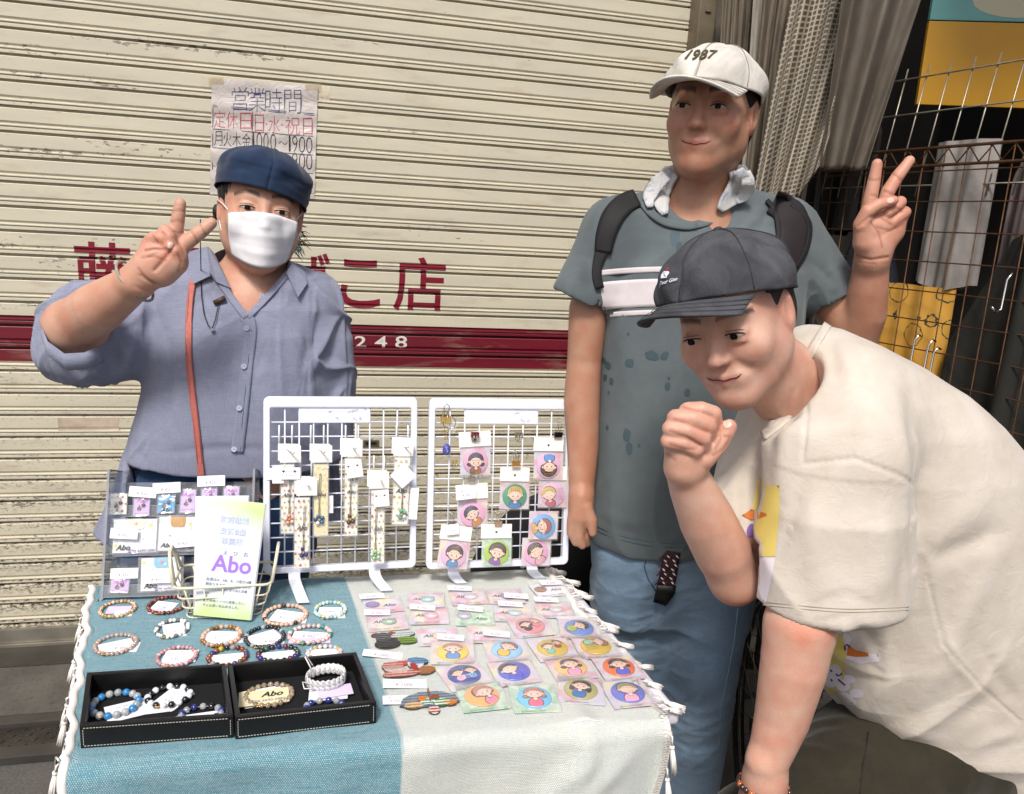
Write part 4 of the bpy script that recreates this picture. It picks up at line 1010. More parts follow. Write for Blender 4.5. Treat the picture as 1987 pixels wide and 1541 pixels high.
def bracelet(x, y, rx, pat, label, br=.0042, h=0., z=z4, cards=((0, 0, .045, .026, 'hair', 0),), squash=.9, rot=0, grp='stone bead bracelets on the blue cloth', gold=True, tilt=0, n0=None, roll0=0):
    px, py = z(x, y); p = tz(px, py, h+.0022); t_ = (p-CAM).dot(FW); R = rx/2.922*t_/FPX-br
    t = thing('bracelet', label, 'bracelet', p+Vector((0, 0, br)), grp, (tilt, 0, rad(rot)))
    n = n0 or max(8, int(round(2*math.pi*R*(1+squash)/2/(2*br*1.01))))
    R_ = random.Random(int(x*7+y)); a = 0
    for i in range(n):
        a = 2*math.pi*(i+.5)/n+rad(roll0); c = pat[i % len(pat)] if len(pat) < 12 else pat[i*len(pat)//n]
        o = link('bead', bead_mesh(c, br), t, (R*math.cos(a)*(1+.02*R_.uniform(-1, 1)), R*squash*math.sin(a), R_.uniform(-.0002, .0004)), (0, 0, a))
    b = MB(); b.tube([(R*math.cos(a), R*squash*math.sin(a), 0) for a in np.linspace(0, 6.283, 49)[:-1]], .0006, 5, close=True); link('cord', b.mesh('cord', mat('#b9b2a4', .6)), t)
    if gold:
        b = MB(); ga = -2.0
        for i in range(7):
            b.ball((R*math.cos(ga)+i*.0021, R*squash*math.sin(ga)-.004-.0015*math.sin(i*1.3), .0005), .0016, 8, 6)
        b.tube([(R*math.cos(ga)+.004*math.cos(q_), R*squash*math.sin(ga)-.002+.003*math.sin(q_), .001) for q_ in np.linspace(0, 6.283, 13)[:-1]], .0006, 5, close=True)
        link('gold_charm', b.mesh('charm', GOLD), t)
    for (cx, cy, w_, h_, k, rr) in cards:
        w_ *= 1.22; h_ *= 1.25; rr += (x*7+y*3) % 23-11; cd_ = link('name_card', slab(w_, h_, .0004, cached('lil', lambda: mat('#d8cbe8', .5, var=.03)) if k == 'lilac' else PAPER), t); cd_.matrix_local = T3(cx, cy, -br+.0012+.0012*abs(cx)*10, rr, 2, 2)
        if k != 'lilac': o = link('writing', tagmesh(k, w_*.95, h_*.95), cd_); o.location = (0, 0, .0005)
    return t
C1 = (0.002, -.002, .030, .018)
bracelet(375, 190, 100, ['#d9b28c', '~e8c8a8', '#e3c39e', '#d7a97e', '~f0d8b8', '#a8813a'], 'pale amber bead bracelet left of the acrylic stand foot', .0036, cards=((.002, 0, .034, .022, 'lilac', -10), (.014, -.016, .026, .016, 'hair', -12)), squash=1.05)
bracelet(652, 168, 106, ['#7c2c1a', '#8f3a20', '#6a2416', '#a04a26', '#581c14', '#8a3a22', '#241414'], 'red brown agate bead bracelet below the acrylic stand', .0037, cards=((-.004, 0, .034, .026, 'hair', -14), (-.014, -.018, .024, .016, 'lilac', 8)), squash=1.0)
bracelet(685, 300, 95, ['#efece6', '#efece6', '#6a6663'], 'white and grey bead bracelet in front of the red brown one', .0036, cards=((.004, -.004, .030, .040, 'hair', 12),), squash=1.15)
bracelet(365, 390, 118, ['~e8c9be', '~ecd3c8', '#d8a894', '~e9cabd', '~f0dcd2'], 'translucent pink bead bracelet at the left over a blue card', .0037, cards=((0, 0, .044, .022, 'hair', 12), (.012, -.008, .044, .024, 'hair', -14)), squash=1.0)
bracelet(965, 345, 115, ['#d8a68c', '#d8a68c', '#dcae96', '#8a5a24', '#a06a2a', '~eadfd0', '#d8a68c', '#8a5620', '#6f4a1c', '~e6e2da'], 'peach and brown tiger eye bead bracelet in the middle', .0043, cards=((0, 0, .046, .032, 'hair', -12), (.012, -.014, .04, .02, 'hair', 8)), squash=1.05)
bracelet(1210, 350, 115, ['#171a2e', '#0f1016', '~dfe4ea', '#1a1e38', '#101014'], 'black and clear bead bracelet right of the tiger eye one', .0040, cards=((-.004, .002, .050, .028, 'key', 20), (.01, -.01, .04, .02, 'hair', -8)), squash=1.1)
bracelet(1465, 335, 126, ['#e0bdb6', '#e5c7c0', '#e0bdb6', '#2f8f82', '#e6cac4', '~eedad4', '#dfb9b4'], 'pink and green bead bracelet right of the black and clear one', .0042, cards=((0, 0, .05, .02, 'hair', -12), (0, -.018, .06, .014, 'lilac', -4)), squash=.85)
bracelet(1325, 225, 127, ['#dcae96', '#e0b8a2', '#dcae96', '#e3c0ac', '#e0b8a2', '#dcae96', '#e0b8a2', '#3a2420'], 'peach bead bracelet in front of the left wire rack foot', .0043, cards=((.002, -.002, .044, .034, 'hair', -22), (.020, -.010, .034, .03, 'hair', -10)), squash=1.0)
bracelet(1580, 195, 95, ['#b9d6cf', '#dfe6dc', '#9fc8c2', '#d8d2a8', '#c8ddd6', '#8fb8b8'], 'pale mint bead bracelet at the seam of blue and white cloth', .0040, cards=((0, 0, .036, .022, 'hair', 0), (.006, -.020, .036, .018, 'hair', 6)), squash=1.1)
bracelet(710, 460, 113, ['#c98f96', '#e0b9bd', '#b9787f', '~e6c4c8', '#c9979c'], 'dusty pink bead bracelet behind the left black tray', .0037, cards=((.0, 0, .036, .036, 'hair', 4), (.018, .002, .024, .03, 'hair', 8)), squash=1.0)
bracelet(1000, 462, 116, ['#23348a', '#6f4a1c', '#8a3a22', '#5a2a1a', '~e2c4c0', '#1a1a1c', '#c9a824', '#8f4a2c'], 'mixed blue yellow and red brown bead bracelet touching the tray edge', .0046, cards=((0, -.004, .05, .026, 'blank', 4),), squash=.95)
bracelet(1285, 448, 122, ['#2f5a3a', '#14202a', '#101014', '#6f2a4a', '#20307a', '#3a1a3a'], 'dark purple and green bead bracelet behind the right black tray', .0048, cards=((0, 0, .05, .02, 'blank', 6),), squash=.75)
bracelet(1545, 440, 105, ['#e5c4c4', '#c9a86a', '#9fc8c8', '#d8b0c0', '#e9dcd4'], 'multicoloured pastel bead bracelet behind the right black tray', .0040, cards=((0, 0, .05, .026, 'blank', -4),), squash=.75)
TR_H = .036
LEA = mat('#0d0c0d', .42, name='black leather', var=.25, vs=60, bump=.35, bs=500, bd=.0006); FELT = mat('#07070a', .95, name='black felt', var=.2)
def tray(corners, label, pts_i):
    """corners: the outer top corners in the enlargement: back left, back right, front right, front left"""
    Q = [atZ(*z4(*p), HT+.002+TR_H) for p in corners]; c = sum(Q, Vector())/4; c.z = HT+.0022
    t = thing('display_tray', label, 'tray', c, 'black leather display trays'); P = [Vector((q.x-c.x, q.y-c.y)) for q in Q]
    ins = []
    for i in range(4):
        a, b_, d = P[i-1], P[i], P[(i+1) % 4]; e1, e2 = (a-b_).normalized(), (d-b_).normalized(); ins.append(b_+(e1+e2)*.0075)
    b = MB(); b.prism([tuple(p) for p in P][::-1], 0, .004); link('base', b.mesh('base', LEA), t)
    b = MB(); b.prism([tuple(p) for p in ins][::-1], .0042, .0052); link('felt_lining', b.mesh('felt', FELT), t)
    for i in range(4):
        a, d, ai, di = P[i], P[(i+1) % 4], ins[i], ins[(i+1) % 4]
        b = MB(); b.prism([tuple(a), tuple(ai), tuple(di), tuple(d)], .0041, TR_H)
        bmesh.ops.bevel(b.bm, geom=[e for e in b.bm.edges if all(v.co.z > TR_H-.001 for v in e.verts)], offset=.0014, segments=2, profile=.6, affect='EDGES')
        link('side', b.mesh('side', LEA), t)
    st = MB(); a, d = P[3], P[2]; ax = (d-a).normalized(); L = (d-a).length; nn = Vector((ax.y, -ax.x)); ang = math.atan2(ax.y, ax.x)
    k = int((L-.01)/.0042)
    for z_ in (TR_H-.0045, .0035):
        for i in range(k):
            p = a+ax*(.006+i*.0042)+nn*.0004; st.box((0, 0, 0), (.0026, .0007, .0006), Matrix.Translation((p.x, p.y, z_)) @ Matrix.Rotation(ang, 4, 'Z'))
    for e in (.004, L-.004):
        for i in range(6):
            p = a+ax*e+nn*.0004; st.box((0, 0, 0), (.0006, .0007, .0026), Matrix.Translation((p.x, p.y, .0065+i*.0042)) @ Matrix.Rotation(ang, 4, 'Z'))
    link('stitching', st.mesh('stitch', mat('#cfc9bd', .7)), t, kind='stuff')
    return t
tray([(200, 540), (988, 488), (1030, 785), (158, 843)], 'left open black leather tray with pale stitching holding three bracelets', 0)
tray([(998, 490), (1728, 424), (1842, 708), (1040, 795)], 'right open black leather tray with pale stitching holding three bracelets', 0)
TG = 'bead bracelets in the black trays'
bracelet(362, 738, 142, ['#2f86c4', '~dfe9f0', '~e9eef2', '#2f86c4', '~cfdfe8', '~eef2f4'], 'bright blue and clear bead bracelet in the left tray', .0058, .005, cards=((.022, -.012, .052, .034, 'hair', 22),), squash=.95, grp=TG)
bracelet(665, 690, 130, ['#dfe6ee', '#16171a', '#e6ebf0', '#141416', '#dfe6ee', '#1a1a1e'], 'white and matt black bead bracelet in the left tray', .0052, .005, cards=((.006, -.004, .034, .042, 'hair', -30), (-.012, -.026, .03, .018, 'blank', 10)), squash=.85, grp=TG)
bracelet(850, 790, 128, ['#1f3488', '~d6dde6', '#17161c', '~dfe4ea', '#1a2a70', '~cfd6e0'], 'navy and frosted bead bracelet at the front right of the left tray', .0052, .005, cards=((.0, -.006, .06, .02, 'blank', 4),), squash=.62, grp=TG)
bracelet(1235, 682, 142, ['~cdb89a', '~d6c4a8', '~c2ab8a', '~d9caae'], 'champagne clear bead bracelet over a cream printed card in the right tray', .0045, .005, cards=((-.004, .002, .060, .036, 'blank', 6),), squash=.82, grp=TG)
def abo_card():
    t = thing('printed_card', 'cream card printed Abo under the champagne bracelet', 'card'); t.matrix_world = Plane((0, 0, HT+.013), (1, 0, 0), (0, 1, 0)).frame(*z4(1205, 680), 0, slope=-.12)
    link('paper', slab(.075, .040, .0005, mat('#e6dcb4', .5, var=.08)), t)
    A = Art(); A.text('Abo', .012, .006, .034, None, '#1a1a1a', .03, .3); A.text('☎06-6690-5880', .004, -.010, .055, None, '#6a4f8f'); link('print', A.mesh('p', PRINT), t).location = (0, 0, .0006)
abo_card()
bracelet(1545, 745, 118, ['#1f3488', '~d6dde6', '#23348f', '~dfe4ea'], 'blue and frosted bead bracelet under the marbled one in the right tray', .0052, .005, cards=(), squash=.5, grp=TG, gold=False)
def marble():
    px, py = z4(1555, 605); p = tz(px, py, .012); R = 105/2.922*(p-CAM).dot(FW)/FPX
    t = thing('marbled_bracelet', 'white marbled flat stone bracelet standing upright in the right tray', 'bracelet', p+Vector((0, 0, .012)), TG)
    q = N('white marble'); v = q.coord('Object'); w_ = q.ramp(q.math('ABSOLUTE', q.math('SUBTRACT', q.noise(v, 90, 6, .6, 1.2), .5)), 0, .06)
    q.set(Base_Color=q.mix(w_, (.3, .3, .31, 1), (.85, .85, .84, 1)), Roughness=.2); b = MB(); b.ball((0, 0, 0), 1, 14, 10, (.0028, .0068, .0098)); me = b.mesh('stone', q.m)
    n = 22
    for i in range(n):
        a = 2*math.pi*i/n; link('stone', me, t, (R*math.cos(a), R*.78*math.sin(a), .002*math.sin(a+1)), (0, 0, a+0))
    b = MB(); b.tube([(-R*.7, R*.6, .012), (-R*1.05, R*.9, .025), (-R*1.1, R*.6, .028), (-R*.75, R*.2, .012)], .0011, 6); b.tube([(-R*.8, -R*.5, .0), (-R*1.2, -R*.5, .003), (-R*1.1, -R*.95, .0), (-R*.6, -R*.8, -.004)], .0011, 6); link('elastic_loop', b.mesh('el', PAPER), t)
    c = link('name_card', slab(.055, .03, .0004, cached('lil', lambda: mat('#d8cbe8', .5, var=.03))), t); c.matrix_local = T3(.014, -.026, -.010, 8)
    c = link('name_card', slab(.06, .03, .0004, PAPER), t); c.matrix_local = T3(.004, -.030, -.012, -2)
marble()
# ================================================================ the two wire racks
RW = mat('#dfe3f2', .3, name='white plastic', var=.05, coat=.25)
WW = mat('#e3e7f4', .35, name='white coated wire', var=.05)
def rack(label, BLp, BRp, TLp, TRp, Yb, Yt, cols, rows, plate, feet):
    bl, br_ = atY(*BLp, Yb), atY(*BRp, Yb); tl, tr = atY(*TLp, Yt), atY(*TRp, Yt)
    o = bl; x = (br_-bl); W_ = (x.length+(tr-tl).length)/2; H = ((tl-bl).length+(tr-br_).length)/2
    up = ((tl+tr)-(bl+br_)); pl = Plane(o, x, up)
    t = thing('wire_rack', label, 'display rack'); t.matrix_world = frame(o, pl.x, pl.y)
    # rounded frame: profile swept round the opening
    bw, bt = .0132, .023
    def ring(w0, h0, w1, h1, r, z):
        P = []
        for cx, cy, a0 in ((w1-r, h1-r, 0), (w0+r, h1-r, 90), (w0+r, h0+r, 180), (w1-r, h0+r, 270)):
            P += [(cx+r*math.cos(rad(a0+15*i)), cy+r*math.sin(rad(a0+15*i)), z) for i in range(7)]
        return P
    rows_ = []
    for ins, z in ((0, -.008), (0, .006), (.0008, .0078), (.0022, .0085), (bw-.0022, .0085), (bw-.0008, .0078), (bw, .006), (bw, -.008), (0, -.008)):
        tb = ins*bt/bw; rr = ring(ins, ins, W_-ins, H-tb, max(.002, .012-ins*.6), z); rows_.append(rr+[rr[0]])
    b = MB(); b.grid(rows_, False); bmesh.ops.remove_doubles(b.bm, verts=b.bm.verts, dist=1e-5); fr = link('frame', b.mesh('frame', RW), t)
    w0, w1, h0, h1 = bw, W_-bw, bw, H-bt
    for i in range(1, cols): 
        xx = w0+(w1-w0)*i/cols; b = MB(); b.tube([(xx, h0-.003, .001), (xx, h1+.003, .001)], .0016, 6); link('upright_wire', b.mesh('w', WW), t)
    for j in range(1, rows):
        yy = h0+(h1-h0)*j/rows; b = MB(); b.tube([(w0-.003, yy, -.001), (w1+.003, yy, -.001)], .0016, 6); link('cross_wire', b.mesh('w', WW), t)
    a_, c_ = plate; x0, x1 = w0+(w1-w0)*a_/cols, w0+(w1-w0)*c_/cols; yy = h0+(h1-h0)*(rows-1)/rows
    b = MB(); b.box(((x0+x1)/2, (yy+h1)/2+.001, .003), (x1-x0, h1-yy+.004, .003), bevel=.0008); hp = link('header_plate', b.mesh('plate', RW), t)
    A = Art(); R_ = random.Random(5)
    for _ in range(9 if 'left' in label else 3):
        cx = (x0+x1)/2+R_.uniform(-.2, .45)*(x1-x0); cy = (yy+h1)/2+R_.uniform(-.4, .4)*(h1-yy)
        A.line([(cx+R_.uniform(-.006, .006), cy+R_.uniform(-.004, .004)) for _ in range(4)], .0008, '#8d8f96')
    o_ = link('scuff_marks', A.mesh('scuff', PRINT), hp); o_.location = (0, 0, .0047)
    for (fx, fy, gx, gy) in feet:
        a = pl.hit(fx, fy, 0); e = atZ(gx, gy, HT+.004); M = t.matrix_world.inverted()
        wv = pl.x*.0115; P = []
        mid = Vector((a.x*.5+e.x*.5, a.y*.45+e.y*.55, a.z*.25+(HT+.004)*.75)); path = [a+Vector((0, 0, .012)), a+Vector((0, -.012, -.006)), mid, e*.85+mid*.15+Vector((0, 0, -.002)), e]
        sm_ = []
        for i in range(13):
            f = i/12*4; k = min(3, int(f)); q_ = f-k; p0, p1, p2, p3 = path[max(k-1, 0)], path[k], path[k+1], path[min(k+2, 4)]
            sm_.append(.5*((2*p1)+(p2-p0)*q_+(2*p0-5*p1+4*p2-p3)*q_*q_+(3*p1-p0-3*p2+p3)*q_**3))
        for p in sm_:
            row = [p-wv, p-wv+Vector((0, -.003, .004)), p+wv+Vector((0, -.003, .004)), p+wv, p-wv]; P.append([M @ v for v in row])
        b = MB(); b.grid(P, False); n_ = len(P)
        # back leg so that the foot carries the rack
        p0 = a+Vector((0, .004, .0)); p1 = Vector((a.x, a.y+.07, HT+.006))
        link('foot', b.mesh('foot', RW), t); b = MB(); b.tube([M @ p0, M @ ((p0+p1)/2+Vector((0, .01, 0))), M @ p1], .006, 8); link('back_leg', b.mesh('bl', RW), t)
    return pl, t
RL, _ = rack('white plastic wire rack on the left holding slim charm packets', (511, 1113), (802, 1100), (521, 770), (823, 770), 1.555, 1.615, 10, 11, (2, 7), [(572, 1116, 590, 1172), (727, 1108, 752, 1148)])
RR, _ = rack('white plastic wire rack on the right holding button badges', (826, 1104), (1096, 1094), (840, 773), (1121, 775), 1.54, 1.60, 9, 11, (2, 7), [(878, 1104, 897, 1133), (1030, 1098, 1050, 1122)])
def z2(x, y): return 500+x/3.585, 750+y/3.585
def z3(x, y): return 810+x/3.585, 750+y/3.585
# double hooks on the left rack
WIRE = mat('#e6e8f0', .3, name='hook wire', var=.03); BALL = clear_mat('clear tip', op=.25, rough=.1)
def dhook(x0, x1, y, hx, hy, label):
    a, c = RL.hit(*z2(x0, y), .004), RL.hit(*z2(x1, y), .004); e = RL.hit(*z2(hx, hy), .055)
    t = thing('display_hook', label, 'hook', a, 'white double wire hooks on the left rack'); L = lambda p: tuple(Vector(p)-a)
    mid = (a+c)/2; dn = RL.y*-.036
    for p in (a, c):
        b = MB(); b.tube([L(p-RL.n*.007-RL.y*.006), L(p-RL.n*.004+RL.y*.004), L(p+RL.y*.005+RL.n*.001), L(p+RL.n*.004), L(p+dn+RL.n*.004)], .0019, 7); link('upright', b.mesh('u', WIRE, smooth=True), t)
    b = MB(); b.tube([L(a+dn+RL.n*.004), L(c+dn+RL.n*.004)], .0019, 7); link('crossbar', b.mesh('cb', WIRE), t)
    b = MB(); s_ = mid+dn+RL.n*.004; b.tube([L(s_), L(s_+RL.n*.02), L(e-RL.n*.006), L(e+RL.y*.004)], .0017, 7); link('arm', b.mesh('arm', WIRE), t)
    b = MB(); b.ball(L(e+RL.y*.003), .0042, 10, 8); link('tip', b.mesh('tip', BALL), t)
for a in ((150, 240, 290, 250, 468, 'double wire hook at the left carrying the peach flower charm'), (370, 460, 290, 462, 462, 'double wire hook carrying the cream card with the blue flower charm'), (612, 700, 290, 680, 435, 'double wire hook carrying the brown and green flower charm'), (965, 1045, 290, 1050, 425, 'double wire hook at the right carrying the teal flower charm'), (808, 880, 500, 862, 660, 'lower double wire hook carrying the green flower charm'), (300, 375, 505, 350, 695, 'lower double wire hook carrying the navy flower charm')):
    dhook(*a)
def strip_art(kind, w_, h_, R_):
    A = Art(); A.rect(0, 0, w_, h_, '#f4f1ea' if kind == 'fruit' else '#efe2b4')
    cols = ['#c23a3a', '#c9c25a', '#8fae5a', '#b08a5a', '#d9cf7a', '#a8b8c4'] if kind == 'fruit' else ['#f4ecca', '#e2cf8c', '#f7f1d8']
    n = int(h_/.0115)
    for j in range(n):
        for i in range(3):
            x = (-.33+.33*i+(.12 if j % 2 else -.1))*w_; y = (-.5+(j+.5)/n)*h_+R_.uniform(-.001, .001)
            if abs(x) > w_*.46: continue
            c = R_.choice(cols); r = R_.uniform(.0017, .0028)
            A.ell(x, y, r*1.15, r*1.1, '#c9bda0', n=10); A.ell(x, y, r*.95, r*.9, c, n=10)
            if c in ('#c9c25a', '#d9cf7a'): A.ell(x, y+r*.9, r*.5, r*.8, c, n=8)
            if c == '#c23a3a': A.line([(x, y+r), (x+.0006, y+r*1.6)], .0004, '#4a6a2a')
    return A
def charm(hx, hy, sx0, sx1, sy1, fx, fy, cols, kind, label, off, hdr=(.040, .034), cordtop=None, roll=0):
    M4 = RL.frame(*z2(hx, hy), off, roll=roll); o = M4.translation; t = thing('charm_packet', label, 'charm', group='stone flower charms hanging on the left rack'); t.matrix_world = M4; Mi = M4.inverted()
    def loc(x, y, d=0): p = Mi @ RL.hit(*z2(x, y), off+d); return p
    hw, hh = hdr
    b = MB(); b.grid([[( -hw/2, -hh/2, .001), (hw/2, -hh/2, .0015)], [(-hw/2*1.02, 0, .0022), (hw/2, 0, .002)], [(-hw/2, hh/2, 0), (hw/2, hh/2, 0)]]); h_ = link('header_card', b.mesh('h', CARDW), t)
    b = MB(); b.grid([[(-hw/2-.004, -hh/2+.004, -.001), (hw/2-.004, -hh/2+.004, -.001)], [(-hw/2-.004, hh/2+.004, -.002), (hw/2-.004, hh/2+.003, -.002)]]); link('header_card', b.mesh('h2', CARDW), t)
    a, c = loc(sx0, hy), loc(sx1, sy1); w_ = (c.x-a.x)*.74; top = -hh/2; H = top-c.y-.004; cx = (a.x+c.x)/2; cy = (top+c.y)/2-.002
    R_ = random.Random(int(hx)); A = strip_art(kind, w_, H, R_)
    ay = (loc(fx, fy).y+cy+H*.28)/2+H*.12; A.text('Abo', 0, min(H*.18, (loc(fx, fy).y-cy)+H*.36), w_*.72, None, '#1c1a22', .02, .3)
    bk = link('backing_strip', slab(w_, H, .0006, PAPER), t); bk.location = (cx, cy, .0); p = link('print', A.mesh('strip', PRINT, eps=.00003), bk); p.location = (0, 0, .0007)
    f = loc(fx, fy, .006); f.z = .006
    b = MB(); ty = cy+H*.36; b.tube([(f.x, f.y+.012, .004), (f.x+.0015, (f.y+ty)/2, .004), (f.x+.004, ty, .004), (f.x+.001, ty+.002, .004), (f.x-.001, (f.y+ty)/2, .004), (f.x-.0005, f.y+.012, .004)], .0005, 5); link('cord', b.mesh('cord', mat('#4a3a2a', .6)), t)
    b = MB()
    for i in range(6): b.tube([(f.x+.0016*math.cos(q_), f.y+.011+i*.0024+.0018*math.sin(q_), .004) for q_ in np.linspace(0, 6.283, 9)[:-1]], .0005, 4, close=True)
    link('chain', b.mesh('chain', GOLD), t)
    for i in range(5):
        q_ = rad(90+72*i+12); link('petal_bead', bead_mesh(cols[i % len(cols)], .0042), t, (f.x+.0072*math.cos(q_), f.y+.0072*math.sin(q_), .0055))
    link('centre_bead', bead_mesh('#c98a5a', .0028), t, (f.x, f.y, .0075))
    link('clear_sleeve', sleeve(w_*1.18, H+.006, .008, int(hx)), t).location = (cx, cy, .004)
    return t
charm(228, 470, 145, 268, 1020, 220, 925, ['#dfa08c', '#e8c0ae'], 'fruit', 'peach bead flower charm on fruit print card, left end of the rack', .030)
charm(447, 470, 375, 505, 1035, 428, 928, ['#2f6a8f', '#1f4f7a', '#dfe4e8'], 'cream', 'blue bead flower charm on plain cream card', .032)
charm(658, 430, 592, 708, 1035, 645, 925, ['#5a2e22', '#b9c79a', '#3a241e'], 'fruit', 'brown and pale green bead flower charm on fruit print card', .030)
charm(1015, 425, 938, 1060, 958, 1002, 890, ['#4fa08a', '#d8e2dc'], 'fruit', 'teal bead flower charm with a tilted note card over it', .032, roll=-2)
charm(845, 652, 775, 895, 1228, 820, 1172, ['#8fc49a', '#a8d0ae'], 'fruit', 'pale green bead flower charm hanging low at the right', .034)
charm(342, 700, 238, 378, 1258, 318, 1155, ['#2a2f7a', '#dfe4ea', '#232a6a'], 'fruit', 'navy bead flower charm hanging lowest in front of the others', .042, roll=0)
def rackcard(x, y, w_, h_, kind, roll, off, label, pl=None, z=z2, name='note_card'):
    t = thing(name, label, 'card', group='small white cards on the wire racks'); t.matrix_world = (pl or RL).frame(*z(x, y), off, roll=roll)
    link('paper', slab(w_, h_, .0005, PAPER), t); o = link('writing', tagmesh(kind, w_*.97, h_*.97), t); o.location = (0, 0, .0006)
rackcard(228, 605, .038, .024, 'note', -1, .044, 'white card with two lines of print over the peach flower charm')
rackcard(142, 615, .022, .034, 'blank', 0, .040, 'pale card behind the printed note of the peach flower charm')
rackcard(92, 608, .020, .024, 'blank', 2, .010, 'blank card poking past the left edge of the left rack')
rackcard(672, 572, .032, .036, 'note', 8, .046, 'slanted white card over the brown and green flower charm')
rackcard(862, 778, .030, .034, 'note', 4, .046, 'white card over the pale green flower charm')
rackcard(1012, 620, .038, .038, 'blank', 42, .046, 'white card turned like a diamond over the teal flower charm')
rackcard(1085, 815, .018, .066, 'blank', -4, .030, 'narrow price card hanging at the right edge of the left rack')
rackcard(508, 820, .010, .036, 'blank', 0, .024, 'thin pale card edge beside the cream charm card')
# ---- badges on the right rack
def bclip(px, py, pl, off, col, label, up=1, s=1., side=False):
    t = thing('binder_clip', label, 'clip', group='small binder clips on the right rack'); t.matrix_world = pl.frame(px, py, off)
    m_ = mat(col, .25, .85 if col != '#7a2a2a' else .2, coat=.3); w_ = .017*s
    b = MB(); b.prism([(-.0055*s, .0), (.0055*s, .0), (.0012*s, -.011*s), (-.0012*s, -.011*s)], -w_/2, w_/2, Matrix(((0, 0, 1, 0), (0, 1, 0, 0), (1, 0, 0, 0), (0, 0, 0, 1)))); link('body', b.mesh('b', m_), t)
    for sg in (-1, 1):
        b = MB(); pts = [(-.004*s, -.001, sg*.005*s), (-.0028*s, .010*s*up, sg*.009*s), (-.0048*s, .017*s*up, sg*.010*s), (0, .022*s*up, sg*.011*s), (.0048*s, .017*s*up, sg*.010*s), (.0028*s, .010*s*up, sg*.009*s), (.004*s, -.001, sg*.005*s)]
        b.tube(pts, .0007*s, 6); link('wire_handle', b.mesh('h', STEEL), t)
RB = [
 (403, 515, -.02, '#dda6c4', [(0, .0, .92, 0, '#2b2a48', '#a8683a', 'flip')], [(.1, .55, .5, 2, '#8f90b0', 4, .16)], False, (.066, .030, .058), 0, .016, 'pink button with a black haired child in brown, top left of the right rack'),
 (910, 545, .0, '#e0b0d0', [(0, -.1, .95, 178, '#4a3430', '#4f8fd0', 'curly')], [(0, -.5, .7, 2, '#c9b46a', 0, .2)], False, (.064, .027, .056), 0, .018, 'pink button with an upside down curly head and blue balloon'),
 (940, 745, .0, '#d9b3cf', [(-.35, .0, .9, 12, '#c2ae5a', '#c86a7a', 'bob', 'shut')], [(.45, .1, .7, 6, '#8a6a90', 0, .17)], False, (.060, .028, .056), 0, .012, 'lilac pink button with a sleeping blond face and writing'),
 (675, 755, .0, '#3f9a78', [(0, .1, 1.0, 0, '#c9ab52', '#3f7fc0', 'bob')], [(0, .62, .8, 3, '#4a3a1a', 0, .17)], False, (.062, .028, .058), 0, .015, 'green button with a blond bob in the middle of the right rack'),
 (382, 880, -.04, '#e3a9cc', [(-.05, .0, .9, 32, '#3a3050', '#c98a3a', 'bob')], [(-.25, .5, .5, 2, '#8f90b0', 60, .15)], False, (.066, .030, .062), 0, .022, 'pink button with a dark blue bob turned left and a yellow top'),
 (875, 965, .0, '#6fa8e0', [(-.12, .0, .95, -78, '#a8665a', '#cfa83a', 'bob')], [(-.5, .1, .7, 3, '#6a3a3a', -78, .14)], False, None, 0, .024, 'light blue button with a head lying on its side and a yellow hand'),
 (252, 1165, -.02, '#ddb3d0', [(0, .1, .95, -4, '#4a3832', '#4f8fc8', 'curly')], [(.05, .6, .6, 2, '#c9b46a', 10, .18)], False, (.064, .028, .058), -6, .028, 'pink button with a curly head, bottom left of the right rack'),
 (825, 1150, .0, '#dda6c9', [(-.05, .1, 1.0, 30, '#4a3a36', '#e0a8b8', 'bob', 'shut')], [(-.3, .5, .8, 4, '#d8ccc4', 60, .17)], False, None, 0, .014, 'pink button with brown hair full of writing, bottom right of the right rack'),
 (550, 1150, .0, '#a9c64a', [(0, .08, .98, -14, '#5a463c', '#8a5ab0', 'curly')], [], True, (.064, .028, .060), 2, .026, 'lime green button with a curly brown head and purple top'),
]
for i, (x, y, sl, disc, figs, wd, green, hdr, roll, off, lb) in enumerate(RB):
    M4 = RR.frame(*z3(x, y), off, slope=sl, roll=roll)
    t = thing('badge_packet', lb, 'badge', group='button badges hanging on the right rack'); t.matrix_world = M4
    bk = link('backing_card', slab(.064, .060, .0006, AQG if green else AQ), t)
    body, pr = badge_mesh((disc, figs, wd), .0265); bd = link('button', body, t); bd.location = (0, -.002, .003); link('portrait', pr, bd)
    link('clear_sleeve', sleeve(.067, .064, .008, i), t).location = (0, 0, .004)
    if hdr:
        hd = link('header_card', slab(hdr[0]+.002, hdr[1]+.002, .0012, CARDW), t); hd.location = (-.002, .031+hdr[1]/2, .0035); hd.rotation_euler = (0, 0, rad(3 if i in (0, 4) else -1))
        b = MB(); b.ball((0, 0, 0), 1, 12, 4, (.0026, .0026, .0003)); ho = link('punched_hole', cached('hole', lambda: b.mesh('hole', mat('#5a5550', .8))), hd); ho.location = (0, -.002, .0014)
rackcard(340, 745, .040, .024, 'badge', 6, .040, 'handwritten price card over the dark blue bob button', RR, z3, 'price_card')
rackcard(245, 995, .026, .022, 'badge', 4, .040, 'small handwritten card above the curly head button', RR, z3, 'price_card')
